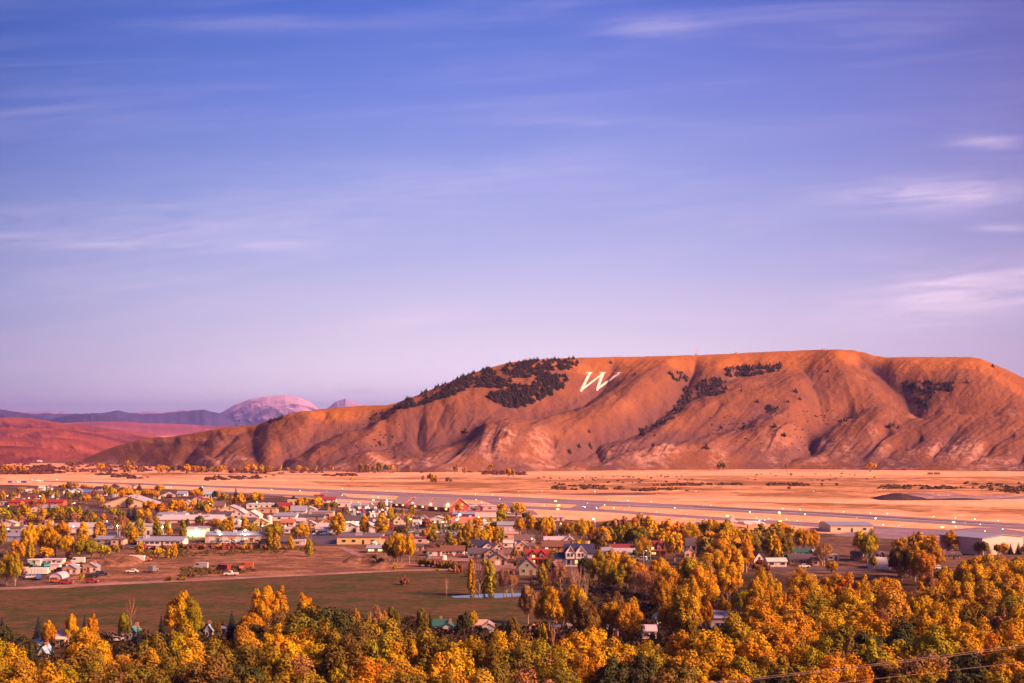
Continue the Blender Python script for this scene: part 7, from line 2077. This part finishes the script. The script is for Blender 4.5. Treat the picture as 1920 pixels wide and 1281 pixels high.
brush([[(-20, 866), (170, 866), (300, 872), (480, 880), (480, 888), (300, 886), (120, 886), (-20, 888)], [(0, 876), (120, 876), (120, 889), (0, 890)]], 700, 2.4, 2.2, (.16, .055, .05), seed=1)
brush([[(480, 880), (700, 883), (960, 884), (960, 886.5), (700, 887), (480, 888)], [(600, 891), (665, 890), (668, 893), (605, 893.5)], [(900, 886.5), (985, 887), (985, 891), (900, 890)]], 240, 2.2, 1.6, (.17, .06, .045), seed=2)
brush([[(1032, 914), (1050, 909), (1110, 911), (1170, 914), (1168, 919), (1040, 919)], [(1225, 909), (1290, 907), (1390, 907), (1392, 910), (1225, 912)], [(1180, 917), (1290, 917), (1290, 921), (1180, 922)]], 110, 1.9, 1.3, (.15, .07, .03), seed=3)
brush([[(1790, 915), (1860, 909), (1920, 907), (1990, 908), (1990, 924), (1900, 926), (1860, 920)], [(1640, 912), (1740, 911), (1800, 915), (1800, 918), (1640, 917)], [(1440, 907), (1520, 908), (1515, 912), (1440, 911)]], 120, 2.0, 1.5, (.16, .085, .03), seed=4)
brush([[(385, 895), (490, 892), (490, 898), (385, 902)], [(170, 888), (230, 888), (280, 896), (250, 899), (190, 893)]], 90, 2.2, 1.2, (.10, .05, .03), seed=5)
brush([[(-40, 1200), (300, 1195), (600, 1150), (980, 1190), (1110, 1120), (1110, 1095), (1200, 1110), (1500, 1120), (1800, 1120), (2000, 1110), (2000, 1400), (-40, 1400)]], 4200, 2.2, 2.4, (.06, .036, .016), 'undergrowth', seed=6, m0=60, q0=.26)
brush([[(335, 1066), (460, 1060), (480, 1072), (340, 1084)], [(250, 1034), (560, 1026), (600, 1034), (250, 1050)], [(1000, 1080), (1110, 1080), (1110, 1120), (1000, 1105)]], 260, 1.3, .8, (.13, .085, .035), seed=7, m0=40, q0=.3)
brush([[(1380, 800), (1440, 770), (1520, 790), (1530, 850), (1490, 870), (1440, 820)], [(1490, 770), (1600, 760), (1600, 800), (1500, 800)], [(690, 770), (760, 760), (740, 850), (660, 850)], [(1320, 780), (1440, 780), (1400, 830), (1340, 830)]], 34, 1.3, 1.0, (.05, .045, .03), 'sage_scrub', on=lambda x, y: on_mesa(x, y), seed=8)

# ------------------------------------------------------------------ describe every tree by its looks and its neighbours
PLACES += [('white W on the slope', 1125, 735), ('tallest radio mast', 1307, 665), ('pond on the plain', 1130, 926), ('creek by the meadow', 915, 1118), ('earth mound', 205, 1060), ('close pair of wires', 1700, 1240), ('bare forest yard', 1035, 1195), ('dark slag heap', 1700, 938),
           ('steep ravine of the mesa', 1270, 770), ('front hill of the mesa', 1700, 800), ('rounded hill shoulder', 560, 870), ('golden cottonwood cluster', 105, 1045), ('long pine belt', 900, 735), ('meadow edge', 620, 1160), ('dark slope under the wires', 1500, 1270), ('bend of the lane', 1600, 1068), ('low corner of the wood', 60, 1270), ('middle of the wood', 760, 1250)]
ORD = 'first second third fourth fifth sixth seventh eighth ninth tenth eleventh twelfth thirteenth fourteenth fifteenth sixteenth seventeenth eighteenth nineteenth twentieth'.split()
tens = {20: 'twenty', 30: 'thirty', 40: 'forty', 50: 'fifty', 60: 'sixty', 70: 'seventy', 80: 'eighty', 90: 'ninety'}
for t_ in sorted(tens):
    for k in range(1, 10): ORD.append(tens[t_] + '-' + ORD[k - 1])
    if t_ + 10 in tens: ORD.append(tens[t_ + 10][:-1] + 'ieth')
KN = {'broad': 'broad cottonwood', 'upright': 'upright cottonwood', 'open': 'sparse cottonwood', 'town': 'round shade tree', 'oval': 'slim aspen', 'small': 'small distant tree', 'spruce': 'pointed spruce', 'pine': 'small pine', 'bush': 'low bush', 'bare': 'leafless tree'}
groups = {}
for d in TREES:
    nmn, qx, qy = min(PLACES, key=lambda q: math.hypot((q[1] - d['px']), 2.2 * (q[2] - d['py'])))
    dx_, dy_ = d['px'] - qx, d['py'] - qy
    sd = 'right' if dx_ > 0 else 'left'
    if abs(dx_) < 14 and dy_ > 4: rel = 'in front of the'
    elif abs(dx_) < 14 and dy_ < -3: rel = 'behind the'
    elif dy_ > 14: rel = f'below {sd} of the'
    elif dy_ < -14: rel = f'above {sd} of the'
    else: rel = sd + ' of the'
    key = f"{CW[d['c']]} {KN[d['kind']]} {rel} {nmn}"
    groups.setdefault(key, []).append(d)
for key, ds in groups.items():
    if len(ds) == 1:
        ds[0]['o']['label'] = key; continue
    ds.sort(key=lambda d: d['px'])
    for i, d in enumerate(ds):
        d['o']['label'] = key + ', ' + (ORD[i] + ' from left' if i < len(ds) - 1 else 'rightmost one')
        d['o']['group'] = f"{KN[d['kind']]}s {key.split(KN[d['kind']])[1].strip()}"

import re
def plain(s_):
    for a_, b_ in (('farthest east', 'farthest right'), ('westernmost', 'leftmost'), ('easternmost', 'rightmost'), ('western', 'left'), ('eastern', 'right'), ('north of', 'beyond'), ('south of', 'in front of'), ('facing east', 'facing right'), ('east of', 'right of'), ('west of', 'left of'), ('squeezed east', 'squeezed right'), ('at the east', 'at the right'), ('at the west', 'at the left')):
        s_ = s_.replace(a_, b_)
    return re.sub(r'\beast\b', 'right', re.sub(r'\bwest\b', 'left', s_))
for o in bpy.data.objects:
    for k_ in ('label', 'group'):
        if k_ in o.keys(): o[k_] = plain(o[k_])

# ------------------------------------------------------------------ air
hz = MB().box(-34000, 34000, -900, 38500, -60, 620).ob('haze', 'wall_mat', kind='stuff')
hm = bpy.data.materials.new('haze_mat'); hm.use_nodes = True
ht = hm.node_tree; ht.nodes.clear()
hb = NB(ht)
pv = hb.n('ShaderNodeVolumePrincipled')
pv.inputs['Color'].default_value = (0.30, 0.32, 1.0, 1)
pv.inputs['Density'].default_value = 3.8e-5
pv.inputs['Anisotropy'].default_value = 0.0
oo = hb.n('ShaderNodeOutputMaterial')
hb.L.new(pv.outputs[0], oo.inputs['Volume'])
hz.data.materials.clear(); hz.data.materials.append(hm)
